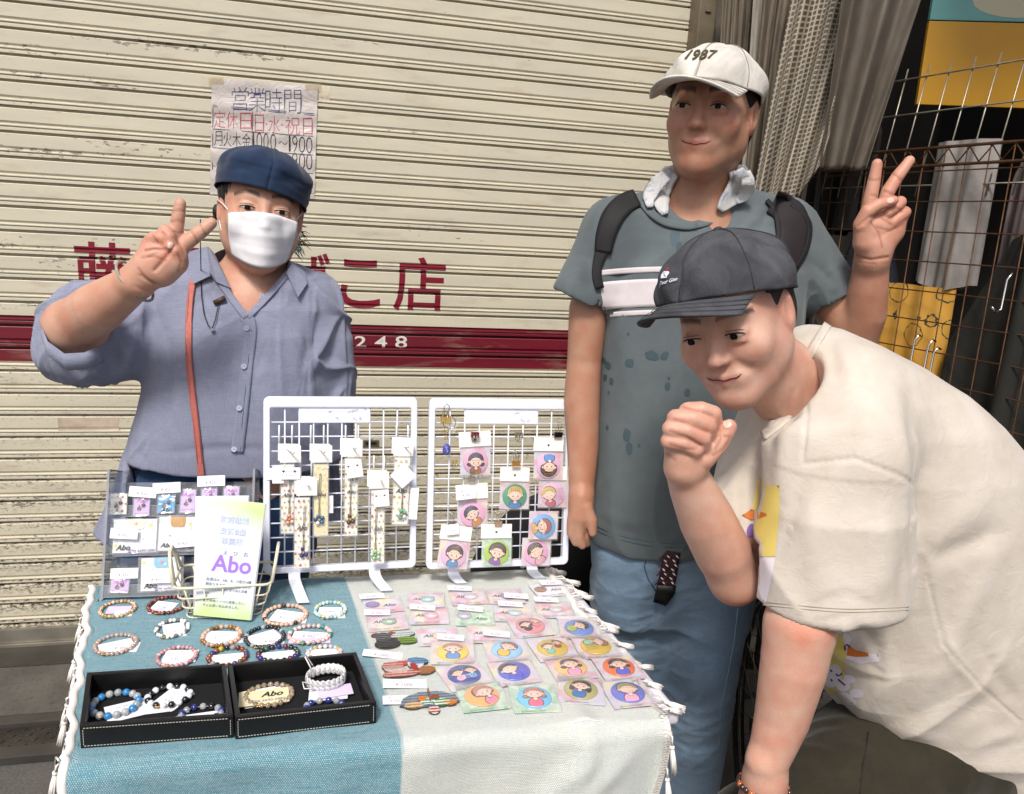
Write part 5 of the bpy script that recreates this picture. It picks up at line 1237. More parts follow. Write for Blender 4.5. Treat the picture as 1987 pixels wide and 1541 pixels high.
for a in ((400, 318, .034, '#7a2a2a', 'dark red binder clip on the header of the top left badge', -1, 1.), (980, 318, .030, '#3a362f', 'dark steel binder clip at the top right badge header', 1, 1.), (705, 320, .006, '#a9a08c', 'empty steel binder clip on the wires above the green badge', -1, .95), (686, 520, .030, '#c9974a', 'copper coloured binder clip above the green badge', 1, 1.), (380, 632, .034, '#a9a59c', 'steel binder clip above the dark blue bob badge', 1, .9), (240, 940, .030, '#a9a59c', 'steel binder clip above the lower left curly badge', 1, .9), (562, 935, .036, '#c9b08a', 'brass binder clip above the lime green badge', 1, .9), (258, 515, .010, '#d8c48a', 'brass binder clip below the blue charm', -1, .9), (196, 210, .016, '#e0c070', 'large brass binder clip at the top left corner of the right rack', 1, 1.25)):
    x, y, off, col, lb, up, s = a; bclip(*z3(x, y), RR, off, col, lb, up, s)
def keyring():
    M4 = RR.frame(*z3(200, 290), .014); t = thing('key_charm', 'blue fabric charm on a ring and chain at the top left of the right rack', 'key charm'); t.matrix_world = M4
    def c(x, y, r, tr, m_, nm, z=.004, sq=1):
        b = MB(); b.tube([(x+r*math.cos(a), y+r*sq*math.sin(a), z) for a in np.linspace(0, 6.283, 25)[:-1]], tr, 6, close=True); link(nm, b.mesh(nm, m_), t)
    c(.006, .012, .013, .0008, STEEL, 'ring'); c(0, -.004, .004, .0006, GOLD, 'chain_link'); c(0, -.012, .003, .0006, GOLD, 'chain_link', sq=1.6); c(0, -.020, .003, .0006, GOLD, 'chain_link', sq=1.4)
    b = MB(); b.ball((0, 0, 0), 1, 20, 12, (.0085, .0125, .0035)); o = link('charm', b.mesh('ch', mat('#4a4a9e', .5, var=.2, vs=300)), t); o.location = (.001, -.044, .004)
    A = Art(); A.line([(-.003, .006), (.001, .004), (-.001, 0), (.003, -.002), (0, -.006)], .0012, '#b9bde8'); o2 = link('swirl', A.mesh('sw', PRINT), o); o2.location = (0, 0, .0036)
    b = MB(); b.box((0, 0, 0), (.018, .026, .0006)); o = link('clear_tag', b.mesh('ct', clear_mat('acrylic tag', op=.15)), t); o.location = (.014, .004, -.002); o.rotation_euler = (0, 0, -.4)
keyring()

# ================================================================ acrylic stand with cards
def z1(x, y): return 180+x/4.5325, 880+y/4.5325
ACR = clear_mat('clear acrylic', tint='#dfe3e8', op=.10, rough=.06)
ab = atZ(*z1(95, 1280), HT+.002); at_ = atY(*z1(100, 150), ab.y+.085); SA = Plane(ab, (1, -.03, 0), at_-ab)
def stand():
    t = thing('acrylic_stand', 'clear acrylic three tier stand full of small card packets', 'stand'); M4 = frame(SA.o, SA.x, SA.y); t.matrix_world = M4; Mi = M4.inverted()
    L = lambda x, y, d=0: Mi @ SA.hit(*z1(x, y), d)
    W_ = L(1420, 300).x; H = (L(100, 150)).y
    EDGE = mat('#b9bcc6', .12, name='acrylic edge', trans=.5, var=.1, coat=.5)
    for x in (0, W_):
        b = MB(); b.box((x, H/2, -.035), (.004, H, .09), bevel=.001); link('side_panel', b.mesh('s', ACR), t)
        b = MB(); b.box((x, H/2, .011), (.0045, H, .002)); b.box((x, H+.001, -.035), (.0045, .002, .09)); link('side_edge', b.mesh('se', EDGE), t)
    for y, dz in ((545, -.045), (890, -.018), (1240, .004)):
        yy = L(300, y).y
        b = MB(); b.box((W_/2, yy-.002, dz-.02), (W_, .003, .05)); link('shelf', b.mesh('sh', ACR), t)
        b = MB(); b.box((W_/2, yy+.008, dz+.006), (W_, .020, .0025)); link('front_lip', b.mesh('lip', ACR), t)
        b = MB(); b.box((W_/2, yy+.019, dz+.006), (W_, .0016, .003)); b.box((W_/2, yy-.003, dz+.006), (W_, .0016, .003)); link('lip_edge', b.mesh('le', EDGE), t)
        b = MB(); b.box((W_/2, yy+.032, dz-.045), (W_, .07, .0025)); link('back_panel', b.mesh('bp', ACR), t)
    return t
stand()
LIL = mat('#cdb4e2', .45, name='lilac card', var=.05); SKY = None
def skyart(w_, h_):
    A = Art(); A.rect(0, 0, w_, h_, '#3f9fd6'); R_ = random.Random(2)
    for i in range(16): A.ell(R_.uniform(-.42, .42)*w_, R_.uniform(-.42, .42)*h_, w_*R_.uniform(.08, .2), h_*.035, '#eef4f6', n=10)
    A.text('Abo', .001, -h_*.36, w_*.75, None, '#16161a', .03, .3); return A
def dotart(w_, h_, a=True, piece='#efe3c8'):
    A = Art(); A.rect(0, 0, w_, h_, '#eef0f4'); R_ = random.Random(int(w_*1e4))
    for i in range(14): A.ell(R_.uniform(-.45, .45)*w_, R_.uniform(-.3, .45)*h_, .0038, .0038, R_.choice(['#e3cf6a', '#d5dde6', '#dfe6ee', '#c9dde6', '#e8edf2']), n=12)
    for i in range(5):
        x = (-.4+.2*i)*w_
        for j in range(7): A.line([(x, (-.2+.1*j)*h_), (x, (-.15+.1*j)*h_)], .0005, '#7f8aa8')
    for i in range(5): A.ell(R_.uniform(-.4, .4)*w_, R_.uniform(-.3, .4)*h_, .0009, .0009, '#6a3a4a', n=6)
    A.text('Abo', -w_*.26, -h_*.34, w_*.34, None, '#1a1c30', .03, .3); A.text('☎06-6690-5880', w_*.16, -h_*.44, w_*.66, None, '#6a4a9a', .005)
    pw, ph = w_*.42, h_*.3; x0 = 0.02*w_
    A.poly([(x0-pw/2, h_*.5), (x0+pw/2, h_*.5), (x0+pw*.46, h_*.5-ph*.8), (x0+pw*.36, h_*.5-ph), (x0-pw*.36, h_*.5-ph), (x0-pw*.46, h_*.5-ph*.8)], piece)
    for sg in (-1, 1): A.line([(x0+sg*pw*.36, h_*.47), (x0+sg*pw*.34, h_*.5-ph*.75)], .0005, '#a8603a')
    if piece != '#b8862e': 
        for q_ in range(0, 180, 45): A.line([(x0+.006*math.cos(rad(q_)), h_*.36+.006*math.sin(rad(q_))), (x0-.006*math.cos(rad(q_)), h_*.36-.006*math.sin(rad(q_)))], .0008, '#c0473f')
    return A
def shelfcard(x, y, wz, hz, kind, label, off, roll=0, piece=None):
    a, c = SA.hit(*z1(x-wz/2, y), off), SA.hit(*z1(x+wz/2, y), off); w_ = (c-a).length; h_ = w_*hz/wz
    t = thing('card_packet', label, 'card packet', group='small card packets in the acrylic stand'); t.matrix_world = SA.frame(*z1(x, y), off, roll=roll)
    if kind == 'fruit': A = strip_art('fruit', w_, h_, random.Random(3)); base = PAPER
    elif kind == 'sky': A = skyart(w_, h_); base = PAPER
    elif kind == 'dot': A = dotart(w_, h_, piece=piece or '#efe3c8'); base = PAPER
    else:
        A = Art(); A.text('Abo', .0, h_*.3, w_*.72, None, '#b04fc0', .03, .3); A.text('06-6690-5880', 0, -h_*.38, w_*.85, None, '#8a6fa0'); base = LIL
    link('backing_card', slab(w_, h_, .0006, base), t); p = link('print', A.mesh('art', PRINT, eps=.00003), t); p.location = (0, 0, .0007)
    if kind != 'dot':
        for k, (ex, ey) in enumerate(((-.14, -.1), (.12, .06))):
            e = link('earring', None, t, (ex*w_, ey*h_, .003)); cs = (['#c9929a', '#6a3a3a', '#e0b8a8'], ['#3a2a3a', '#8a6a8a', '#c9a25a'])[k]
            bpy.data.objects.remove(e)
            b = MB(); 
            for i in range(5): b.mi = i % 2; b.ball((.0026*math.cos(i*1.256), .0026*math.sin(i*1.256), 0), .0017, 8, 6)
            o = link('earring', b.mesh('er', bead_mat(cs[0]), bead_mat(cs[1])), t, (ex*w_, ey*h_, .003))
            b = MB(); b.tube([(0, .003, 0), (.001, .006, .001), (-.001, .009, .001), (-.002, .007, .001)], .0005, 5); link('ear_hook', b.mesh('eh', GOLD), o)
    link('clear_sleeve', sleeve(w_*1.15, h_*1.08, .006, int(x)), t).location = (0, 0, .003)
shelfcard(230, 445, 140, 190, 'fruit', 'fruit print earring card, first in the top tier', -.035)
shelfcard(430, 465, 140, 175, 'lilac', 'lilac earring card under a price tag, second in the top tier', -.035)
shelfcard(648, 440, 145, 170, 'sky', 'blue sky print earring card in the top tier', -.033)
shelfcard(838, 420, 130, 210, 'lilac', 'lilac earring card left of the leaflets in the top tier', -.036, -1)
shelfcard(1024, 380, 134, 180, 'lilac', 'lilac earring card behind the leaflets below a price tag', -.037)
shelfcard(1218, 370, 134, 165, 'lilac', 'lilac earring card at the right end of the top tier', -.036, -2)
shelfcard(372, 725, 380, 310, 'dot', 'dotted white card with a cream leather piece in the middle tier', -.008)
shelfcard(740, 705, 320, 310, 'dot', 'dotted white card with an ochre leather piece in the middle tier', -.008, -1, '#b8862e')
shelfcard(238, 1160, 160, 130, 'lilac', 'small lilac earring packet in the bottom tier', .014, -3)
shelfcard(602, 1060, 350, 300, 'dot', 'dotted white card with a light blue piece in the bottom tier', .012, 1, '#6fb4d6')
for x, y, r, off, lb in ((440, 340, 5, -.026, 'price tag over the second earring card'), (650, 303, -3, -.024, 'price tag over the blue sky print card'), (1042, 242, -2, -.028, 'price tag standing highest at the right of the stand'), (275, 705, 4, .004, 'price tag on the left card of the middle tier'), (800, 778, -4, .004, 'price tag on the right card of the middle tier'), (278, 1055, 0, .020, 'price tag over the small lilac packet'), (565, 1095, -1, .022, 'price tag on the card of the bottom tier')):
    a, c = SA.hit(*z1(x-122, y), off), SA.hit(*z1(x+122, y), off); w_ = (c-a).length; t = thing('price_card', lb, 'price tag', group='handwritten price tags on the acrylic stand'); t.matrix_world = SA.frame(*z1(x, y), off, roll=-r)
    link('paper', slab(w_, w_*.4, .0004, PAPER), t); o = link('writing', tagmesh('hair' if y < 600 or x == 278 else 'key', w_*.97, w_*.39), t); o.location = (0, 0, .0005)

# ================================================================ leaflets in a wire basket
def leaflet(corners, label, second=False):
    """corner places in the enlargement: top left, top right, bottom right, bottom left"""
    bl, br_ = atZ(*z1(*corners[3]), HT+.012), atZ(*z1(*corners[2]), HT+.012)
    tY = (bl.y+br_.y)/2+.055+(.02 if second else 0); off = .014 if second else 0
    bl.y += off; br_.y += off
    tl, tr = atY(*z1(*corners[0]), tY), atY(*z1(*corners[1]), tY); o = (bl+br_)/2
    x = ((br_-bl)+(tr-tl)); up = (tl+tr-bl-br_); pl = Plane(o, x, up); w_ = ((br_-bl).length+(tr-tl).length)/2; h_ = up.length/2
    t = thing('leaflet', label, 'leaflet'); c = (bl+br_+tl+tr)/4; t.matrix_world = frame(c, pl.x, up)
    q = N('leaflet print'); gy = q.n('SeparateXYZ', {0: q.n('TexCoord').outputs['Object']}).outputs; v = q.coord('Object'); n_ = q.noise(v, 22, 3, .5)
    e = q.math('ADD', q.math('DIVIDE', gy[1], h_), q.math('MULTIPLY', q.math('SUBTRACT', n_, .5), .25))
    if not second:
        top = q.ramp(q.math('ADD', e, q.math('MULTIPLY', gy[0], 2.2)), .26, .50); bot = q.ramp(e, -.30, -.48)
        c_ = q.mix(q.ramp(n_, .35, .65), (.66, .71, .80, 1), (.60, .67, .78, 1)); c_ = q.mix(top, c_, (.52, .68, .30, 1)); c_ = q.mix(q.ramp(q.math('ADD', e, q.math('MULTIPLY', gy[0], -2.)), .36, .6), c_, (.80, .85, .62, 1)); c_ = q.mix(bot, c_, (.52, .68, .30, 1))
    else: c_ = q.mix(q.ramp(e, .1, .5), (.70, .65, .66, 1), (.72, .72, .77, 1))
    q.set(Base_Color=c_, Roughness=.3)
    for i in range(4):
        link('page', slab(w_*(1-.004*i), h_, .0005, q.m if i == 0 else PAPER, .0005), t).location = (.0008*i, 0, -.0012*i)
    A = Art(); lb = '#5a6db4'
    if not second:
        for s_, y in (('就労継続', .335), ('支援B型', .235), ('事業所', .150)):
            A.text(s_, .004*0+.0006, y*h_-.0008, None, h_*.058, '#8f9ac4', .012); A.text(s_, 0, y*h_, None, h_*.056, '#dfe6f2', .0)
            A.text(s_, 0, y*h_, None, h_*.056, '#8f9fc8', -.022)
        for s_, x_ in (('え', -.12), ('び', .06), ('お', .24)): A.text(s_, x_*w_+.004, .048*h_, None, h_*.038, '#5f4fa8', .0)
        A.text('Abo', .05*w_, -.045*h_, w_*.70, h_*.145, '#9a6fd8', .02)
        for s_, y in (('血液はA、AB、B、O型の4種', -.185), ('類ありますが、Aboはそれらの', -.225), ('血液型をひとつにまとめた言葉', -.265), ('です。', -.305), ('皆で仲良く一つに成長したい、', -.365), ('そんな思いを込めました。', -.405)):
            n_ = len(s_); A.text(s_, -.36*w_, y*h_, w_*.053*n_, None, '#23202c', .0, anchor=0.) if n_ > 4 else A.text(s_, -.36*w_, y*h_, None, h_*.018, '#23202c', .0, anchor=0.)
    else:
        A.text('しゅうろう', -.2*w_, .40*h_, w_*.2, None, '#4a4a5a'); A.text('就労継続', -.0*w_, .335*h_, None, h_*.056, '#8f9fc8', -.01); A.text('支援B型', 0, .235*h_, None, h_*.056, '#8f9fc8', -.01)
    link('print', A.mesh('txt', PRINT, eps=.00002), t).location = (0, 0, .0007)
    return t
leaflet([(878, 395), (1368, 352), (1330, 1440), (905, 1400)], 'pinkish white leaflet standing behind the green edged one', True)
leaflet([(1055, 395), (1538, 442), (1355, 1472), (865, 1410)], 'green edged leaflet printed Abo standing in the wire basket')
def basket():
    c = (atZ(*z1(865, 1420), HT+.004)+atZ(*z1(1440, 1465), HT+.004))/2+Vector((0, .045, 0)); iv = mat('#d9d3bb', .45, name='ivory coated wire', var=.08, vs=60)
    t = thing('wire_basket', 'ivory wire basket holding the leaflets', 'basket', c); W0, D0, W1, D1 = .068, .040, .088, .052
    def loop(W_, D_, z, r, ext=0):
        P = []
        for cx, cy, a0 in ((W_-.016, D_-.016, 0), (-W_+.016, D_-.016, 90), (-W_+.016, -D_+.016, 180), (W_-.016, -D_+.016, 270)):
            P += [(cx+.016*math.cos(rad(a0+22.5*i)), cy+.016*math.sin(rad(a0+22.5*i)), z+ext*((cx+.016*math.cos(rad(a0+22.5*i)))/W_)**4) for i in range(5)]
        b = MB(); b.tube(P, r, 7, close=True); return b.mesh('ring', iv)
    Z = (0, .022, .043, .066)
    for i, z in enumerate(Z): f = i/3; link('ring', loop(W0+(W1-W0)*f, D0+(D1-D0)*f, z, .0016 if i < 3 else .0026), t)
    # the tall ends with their grips
    for sg in (-1, 1):
        b = MB(); x = sg*W1; b.tube([(x*.99, -D1+.01, .066), (x*1.06, -D1*.6, .10), (x*1.10, -D1*.25, .122), (x*1.10, D1*.25, .122), (x*1.06, D1*.6, .10), (x*.99, D1-.01, .066)], .0032, 8); link('grip', b.mesh('g', iv, smooth=True), t)
        b = MB(); b.tube([(x*1.0, -D1*.4, .067), (x*1.09, -D1*.2, .12)], .0018, 6); b.tube([(x*1.0, D1*.4, .067), (x*1.09, D1*.2, .12)], .0018, 6); link('grip_stay', b.mesh('gs', iv), t)
    for i in range(-2, 3):
        x = i/2.6
        b = MB(); b.tube([(x*W1, -D1, .066), (x*W0, -D0, 0), (x*W0, D0, 0), (x*W1, D1, .066)], .0015, 6); link('rib', b.mesh('rib', iv), t)
    for y in (-.45, .1, .6):
        b = MB(); b.tube([(-W1, y*D1, .066), (-W0, y*D0, 0), (W0, y*D0, 0), (W1, y*D1, .066)], .0015, 6); link('rib', b.mesh('rib', iv), t)
basket()
# ================================================================ people: bodies grown from joints as one smooth skin
from mathutils.bvhtree import BVHTree
def smin(a, b, k): h = np.maximum(k-np.abs(a-b), 0)/k; return np.minimum(a, b)-h*h*k*.25
def smax(a, b, k): h = np.maximum(k-np.abs(a-b), 0)/k; return np.maximum(a, b)+h*h*k*.25
class Field:
    def __init__(s, lo, hi, h):
        s.lo = np.array(lo, float); s.h = h; s.n = np.ceil((np.array(hi)-s.lo)/h).astype(int)+1
        s.a = np.full(s.n, .05, np.float32); s.ax = [(s.lo[i]+np.arange(s.n[i])*h).astype(np.float32) for i in range(3)]
    def op(s, fn, lo, hi, k, mode='add'):
        lo = np.array(lo)-k-.012; hi = np.array(hi)+k+.012
        i0 = np.clip(np.floor((lo-s.lo)/s.h).astype(int), 0, s.n); i1 = np.clip(np.ceil((hi-s.lo)/s.h).astype(int)+1, 0, s.n)
        if (i1 <= i0).any(): return
        sl = tuple(slice(a, b) for a, b in zip(i0, i1)); X, Y, Z = np.meshgrid(*[s.ax[i][sl[i]] for i in range(3)], indexing='ij', sparse=True)
        d = fn(X, Y, Z).astype(np.float32)
        if mode == 'add': s.a[sl] = smin(s.a[sl], d, k)
        elif mode == 'cut': s.a[sl] = smax(s.a[sl], -d, k)
    def cone(s, p, q, r1, r2, k=.02, mode='add'): s.chain([p, q], [r1, r2], k, mode)
    def chain(s, pts, rs, k=.02, mode='add'):
        """tapered limb through several joints, its own segments joined without swelling"""
        pts = [np.array(p, float) for p in pts]; segs = []
        for i in range(len(pts)-1):
            p, ba, r1, r2 = pts[i], pts[i+1]-pts[i], rs[i], rs[i+1]; l2 = max(float(ba@ba), 1e-8); rr = r1-r2
            if rr*rr >= l2*.95: rr = math.copysign(math.sqrt(l2*.9), rr)
            segs.append((p, ba, l2, rr, r1, r1-rr))
        def f(X, Y, Z):
            out = None
            for p, ba, l2, rr, r1, r2 in segs:
                a2 = l2-rr*rr; il = 1/l2; px, py, pz = X-p[0], Y-p[1], Z-p[2]; y = px*ba[0]+py*ba[1]+pz*ba[2]; z = y-l2
                x2 = (px*l2-ba[0]*y)**2+(py*l2-ba[1]*y)**2+(pz*l2-ba[2]*y)**2; y2 = y*y*l2; z2 = z*z*l2; kk = np.sign(rr)*rr*rr*x2
                d = (np.sqrt(x2*a2*il)+y*rr)*il-r1
                d = np.where(np.sign(y)*a2*y2 < kk, np.sqrt(x2+y2)*il-r1, d); d = np.where(np.sign(z)*a2*z2 > kk, np.sqrt(x2+z2)*il-r2, d)
                out = d if out is None else np.minimum(out, d)
            return out
        r = max(rs); P = np.array(pts); s.op(f, P.min(0)-r, P.max(0)+r, k, mode)
    def ell(s, c, R, r, k=.02, mode='add'):
        c = np.array(c, float); R = np.array(R, float); r = np.array(r, float)   # R columns: local axes
        def f(X, Y, Z):
            x, y, z = X-c[0], Y-c[1], Z-c[2]; u = [(x*R[0, i]+y*R[1, i]+z*R[2, i]) for i in range(3)]
            k0 = np.sqrt(sum((u[i]/r[i])**2 for i in range(3))); k1 = np.sqrt(sum((u[i]/r[i]**2)**2 for i in range(3)))
            return k0*(k0-1)/np.maximum(k1, 1e-6)
        m_ = r.max(); s.op(f, c-m_, c+m_, k, mode)
    def loft(s, rows, k=.02, mode='add', p=2.3, grow=0., zcut=None):
        """rows: (z, centre x, centre y, half width, half depth)"""
        A = np.array(sorted(rows), float); z = A[:, 0]
        def f(X, Y, Z):
            cx, cy, a, b = (np.interp(Z, z, A[:, i]) for i in (1, 2, 3, 4)); a = a+grow; b = b+grow
            q = ((np.abs(X-cx)/a)**p+(np.abs(Y-cy)/b)**p)**(1/p); d = (q-1)*np.minimum(a, b)
            return smax(smax(d, Z-z[-1], .02), z[0]-Z, .006)
        mx = A.max(0); mn = A.min(0); ext = np.array([mx[3], mx[4], 0])+grow
        s.op(f, np.array([mn[1], mn[2], z[0]])-ext, np.array([mx[1], mx[2], z[-1]])+ext, k, mode)
    def mesh(s):
        a = s.a; S = a < 0
        c = np.zeros(tuple(n-1 for n in s.n), np.uint8)
        for dx in (0, 1):
            for dy in (0, 1):
                for dz in (0, 1): c += S[dx:dx+c.shape[0], dy:dy+c.shape[1], dz:dz+c.shape[2]]
        I = np.argwhere((c > 0) & (c < 8)); idx = np.full(c.shape, -1, np.int32); idx[tuple(I.T)] = np.arange(len(I))
        acc = np.zeros((len(I), 3)); cnt = np.zeros(len(I))
        cor = [(x, y, z) for x in (0, 1) for y in (0, 1) for z in (0, 1)]; val = {o: a[tuple((I+o).T)] for o in cor}
        for i, p in enumerate(cor):
            for q in cor[i+1:]:
                if sum(abs(u-v) for u, v in zip(p, q)) != 1: continue
                va, vb = val[p], val[q]; m_ = (va < 0) != (vb < 0); t = np.where(m_, va/np.where(va == vb, 1, va-vb), 0)
                pt = np.array(p)[None]+t[:, None]*(np.array(q)-np.array(p))[None]; acc[m_] += pt[m_]; cnt[m_] += 1
        V = s.lo+(I+acc/cnt[:, None])*s.h; F = []
        for ax in range(3):
            sl0 = [slice(None)]*3; sl1 = [slice(None)]*3; sl0[ax] = slice(0, -1); sl1[ax] = slice(1, None)
            A_, B_ = S[tuple(sl0)], S[tuple(sl1)]; E = np.argwhere(A_ != B_); u, v = [(1, 2), (2, 0), (0, 1)][ax]
            E = E[(E[:, u] > 0) & (E[:, v] > 0) & (E[:, u] < c.shape[u]) & (E[:, v] < c.shape[v])]
            du = np.eye(3, dtype=int)[u]; dv = np.eye(3, dtype=int)[v]
            Q = np.stack([idx[tuple((E-du-dv).T)], idx[tuple((E-dv).T)], idx[tuple(E.T)], idx[tuple((E-du).T)]], 1)
            fl = A_[tuple(E.T)]; Q[~fl] = Q[~fl][:, ::-1]; F.append(Q[(Q >= 0).all(1)])
        return V, np.concatenate(F)
def smooth_mesh(V, F, it=2, lam=.5):
    E = np.concatenate([F[:, [0, 1]], F[:, [1, 2]], F[:, [2, 3]], F[:, [3, 0]]]); n = len(V); cnt = np.bincount(E[:, 0], minlength=n)+np.bincount(E[:, 1], minlength=n)
    for _ in range(it):
        for sg in (lam, -lam*.9):
            S_ = np.stack([np.bincount(E[:, 0], V[E[:, 1], i], n)+np.bincount(E[:, 1], V[E[:, 0], i], n) for i in range(3)], 1)/np.maximum(cnt, 1)[:, None]; V = V+(S_-V)*sg
    return V
def normals(V, F):
    fn_ = np.cross(V[F[:, 2]]-V[F[:, 0]], V[F[:, 3]]-V[F[:, 1]]); N_ = np.zeros_like(V)
    for j in range(4):
        for i in range(3): N_[:, i] += np.bincount(F[:, j], fn_[:, i], len(V))
    return N_/np.maximum(np.linalg.norm(N_, axis=1), 1e-9)[:, None]
def vnoise(V, sc, seed, n=7, stretch=(1, 1, 1)):
    r = np.random.default_rng(seed); o = np.zeros(len(V)); P = V*np.array(stretch)
    for i in range(n):
        d = r.normal(size=3); d /= np.linalg.norm(d); o += np.sin(P@d*sc*r.uniform(.7, 1.5)+r.uniform(0, 6.28)+1.5*np.sin(P@np.roll(d, 1)*sc*.5))
    return o/n
def crease(V, sc, seed, stretch=(1, 1, .6), warp=1.3, n=4):
    """sharp wandering ridges, gathered in some places and absent in others"""
    r = np.random.default_rng(seed); P = V*np.array(stretch); W_ = np.stack([vnoise(P, sc*.55, seed+i+1, 4) for i in range(3)], 1); P = P+W_*warp/sc; o = 0
    for i in range(n):
        d = r.normal(size=3); d /= np.linalg.norm(d); q_ = (1-np.abs(np.sin(P@d*sc*r.uniform(.6, 1.4)+r.uniform(0, 6))))**2.2*r.uniform(.6, 1); o = np.maximum(o, q_)
    g = np.clip(.5+1.1*vnoise(V, sc*.35, seed+9, 4), 0, 1); return (o-.35)*g
def hem_cut(f, p0, p1, x0, x1, Y, dy=.14, below=.10):
    """cloth ends on a straight hem between two picture points"""
    n_ = np.array(ray(*p0).cross(ray(*p1)).normalized()); n_ = n_ if n_[2] > 0 else -n_
    m = atY((p0[0]+p1[0])/2, (p0[1]+p1[1])/2, Y); xa, xb = atY(x0, p0[1], Y).x, atY(x1, p1[1], Y).x
    def g(X, Y_, Z): return np.maximum(np.maximum((X-_CAM[0])*n_[0]+(Y_-_CAM[1])*n_[1]+(Z-_CAM[2])*n_[2], xa-X), X-xb)
    f.op(g, (min(xa, xb), Y-dy, m.z-below), (max(xa, xb), Y+dy, m.z+.03), .0015, 'cut')
def fold(V, N_, strokes):
    """strokes: (list of picture points, width px, height m): cloth ridges and creases laid where the photograph has them"""
    x, y, _ = toPX(V); w_ = _CAM-V; w_ /= np.linalg.norm(w_, axis=1)[:, None]; fc = np.clip((N_*w_).sum(1)*3+.4, 0, 1); D_ = np.zeros(len(V))
    for pts, wd, am in strokes:
        best = np.full(len(V), 1e9); tb = np.zeros(len(V)); pts = np.array(pts, float)
        for i in range(len(pts)-1):
            a, b = pts[i], pts[i+1]; ab = b-a; t = np.clip(((x-a[0])*ab[0]+(y-a[1])*ab[1])/(ab@ab), 0, 1)
            tot = (i+t)/(len(pts)-1); d = np.hypot(x-a[0]-t*ab[0], y-a[1]-t*ab[1]); nb = d < best; best = np.where(nb, d, best); tb = np.where(nb, tot, tb)
        seam = wd <= 3.5; w2_ = wd if seam else wd*1.7
        D_ += am*(1 if seam else .62)*np.exp(-(best/w2_)**2)*(1 if seam else np.sin(np.pi*np.clip(tb, .02, .98))**.8)
    return V+N_*(D_*fc)[:, None]
def lines(V, N_, C, strokes, tone=(.62, .45, .40), wd=2.2, am=.8):
    """creases of the skin: slightly sunk, redder, and darkened with painted crease shade"""
    x, y, _ = toPX(V); w_ = _CAM-V; w_ /= np.linalg.norm(w_, axis=1)[:, None]; fc = np.clip((N_*w_).sum(1)*2.5, 0, 1); m_ = np.zeros(len(V))
    for pts in strokes:
        for a, b in zip(pts[:-1], pts[1:]):
            a, b = np.array(a, float), np.array(b, float); ab = b-a; t = np.clip(((x-a[0])*ab[0]+(y-a[1])*ab[1])/(ab@ab), 0, 1); m_ = np.maximum(m_, np.exp(-(((x-a[0]-t*ab[0])**2+(y-a[1]-t*ab[1])**2)/wd**2)))
    m_ *= fc*am; return V-N_*(m_*.0010)[:, None], C*(1-m_[:, None]*(1-np.array(tone)[None]))  # redness and crease shade both multiplied into the skin colour
def blotch(V, C, seed, a=.24):
    n1, n2 = vnoise(V, 60, seed), vnoise(V, 150, seed+1, 9); m_ = np.clip(n1*.9+n2*.6, -1, 1)[:, None]*a; return C*(1+m_*np.array([[.35, 1.1, 1.3]]))
def bvh_of(*VF):
    Vs, Fs, b = [], [], 0
    for V, F in VF: Vs.append(V); Fs.append(F+b); b += len(V)
    return BVHTree.FromPolygons([tuple(v) for v in np.concatenate(Vs)], [tuple(int(i) for i in f) for f in np.concatenate(Fs)])
def surf(bv, px, py, off=0., fall=None):
    d = ray(px, py).normalized(); r = bv.ray_cast(CAM, d)
    if r[0] is None: return (atD(px, py, fall) if fall else None), -d
    n_ = r[1] if r[1].dot(d) < 0 else -r[1]
    return r[0]-d*off, n_
def decal(name, poly, m_, bv, off, parent, step=7., fall=None, z=0):
    bm = bmesh.new(); bm.faces.new([bm.verts.new((x, y, 0)) for x, y in poly]); P = np.array(poly)
    for ax in (0, 1):
        v = P[:, ax].min()+step
        while v < P[:, ax].max():
            co = [0, 0, 0]; no = [0, 0, 0]; co[ax] = v; no[ax] = 1
            bmesh.ops.bisect_plane(bm, geom=bm.verts[:]+bm.edges[:]+bm.faces[:], plane_co=co, plane_no=no); v += step
    bmesh.ops.triangulate(bm, faces=bm.faces[:]); lt = fall
    for v in list(bm.verts):
        p, _ = surf(bv, v.co.x, v.co.y, off, None)
        if p is None: bm.verts.remove(v)
        else: v.co = p
    for f in bm.faces: f.smooth = True
    for f in list(bm.faces):
        if max(e.calc_length() for e in f.edges) > .05: bm.faces.remove(f)
    me = bpy.data.meshes.new(name); bm.to_mesh(me); bm.free(); me.materials.append(m_); return link(name, me, parent)
def ellpx(cx, cy, rx, ry, rot=0, n=14): return ellp(cx, cy, rx, ry, rot, n)
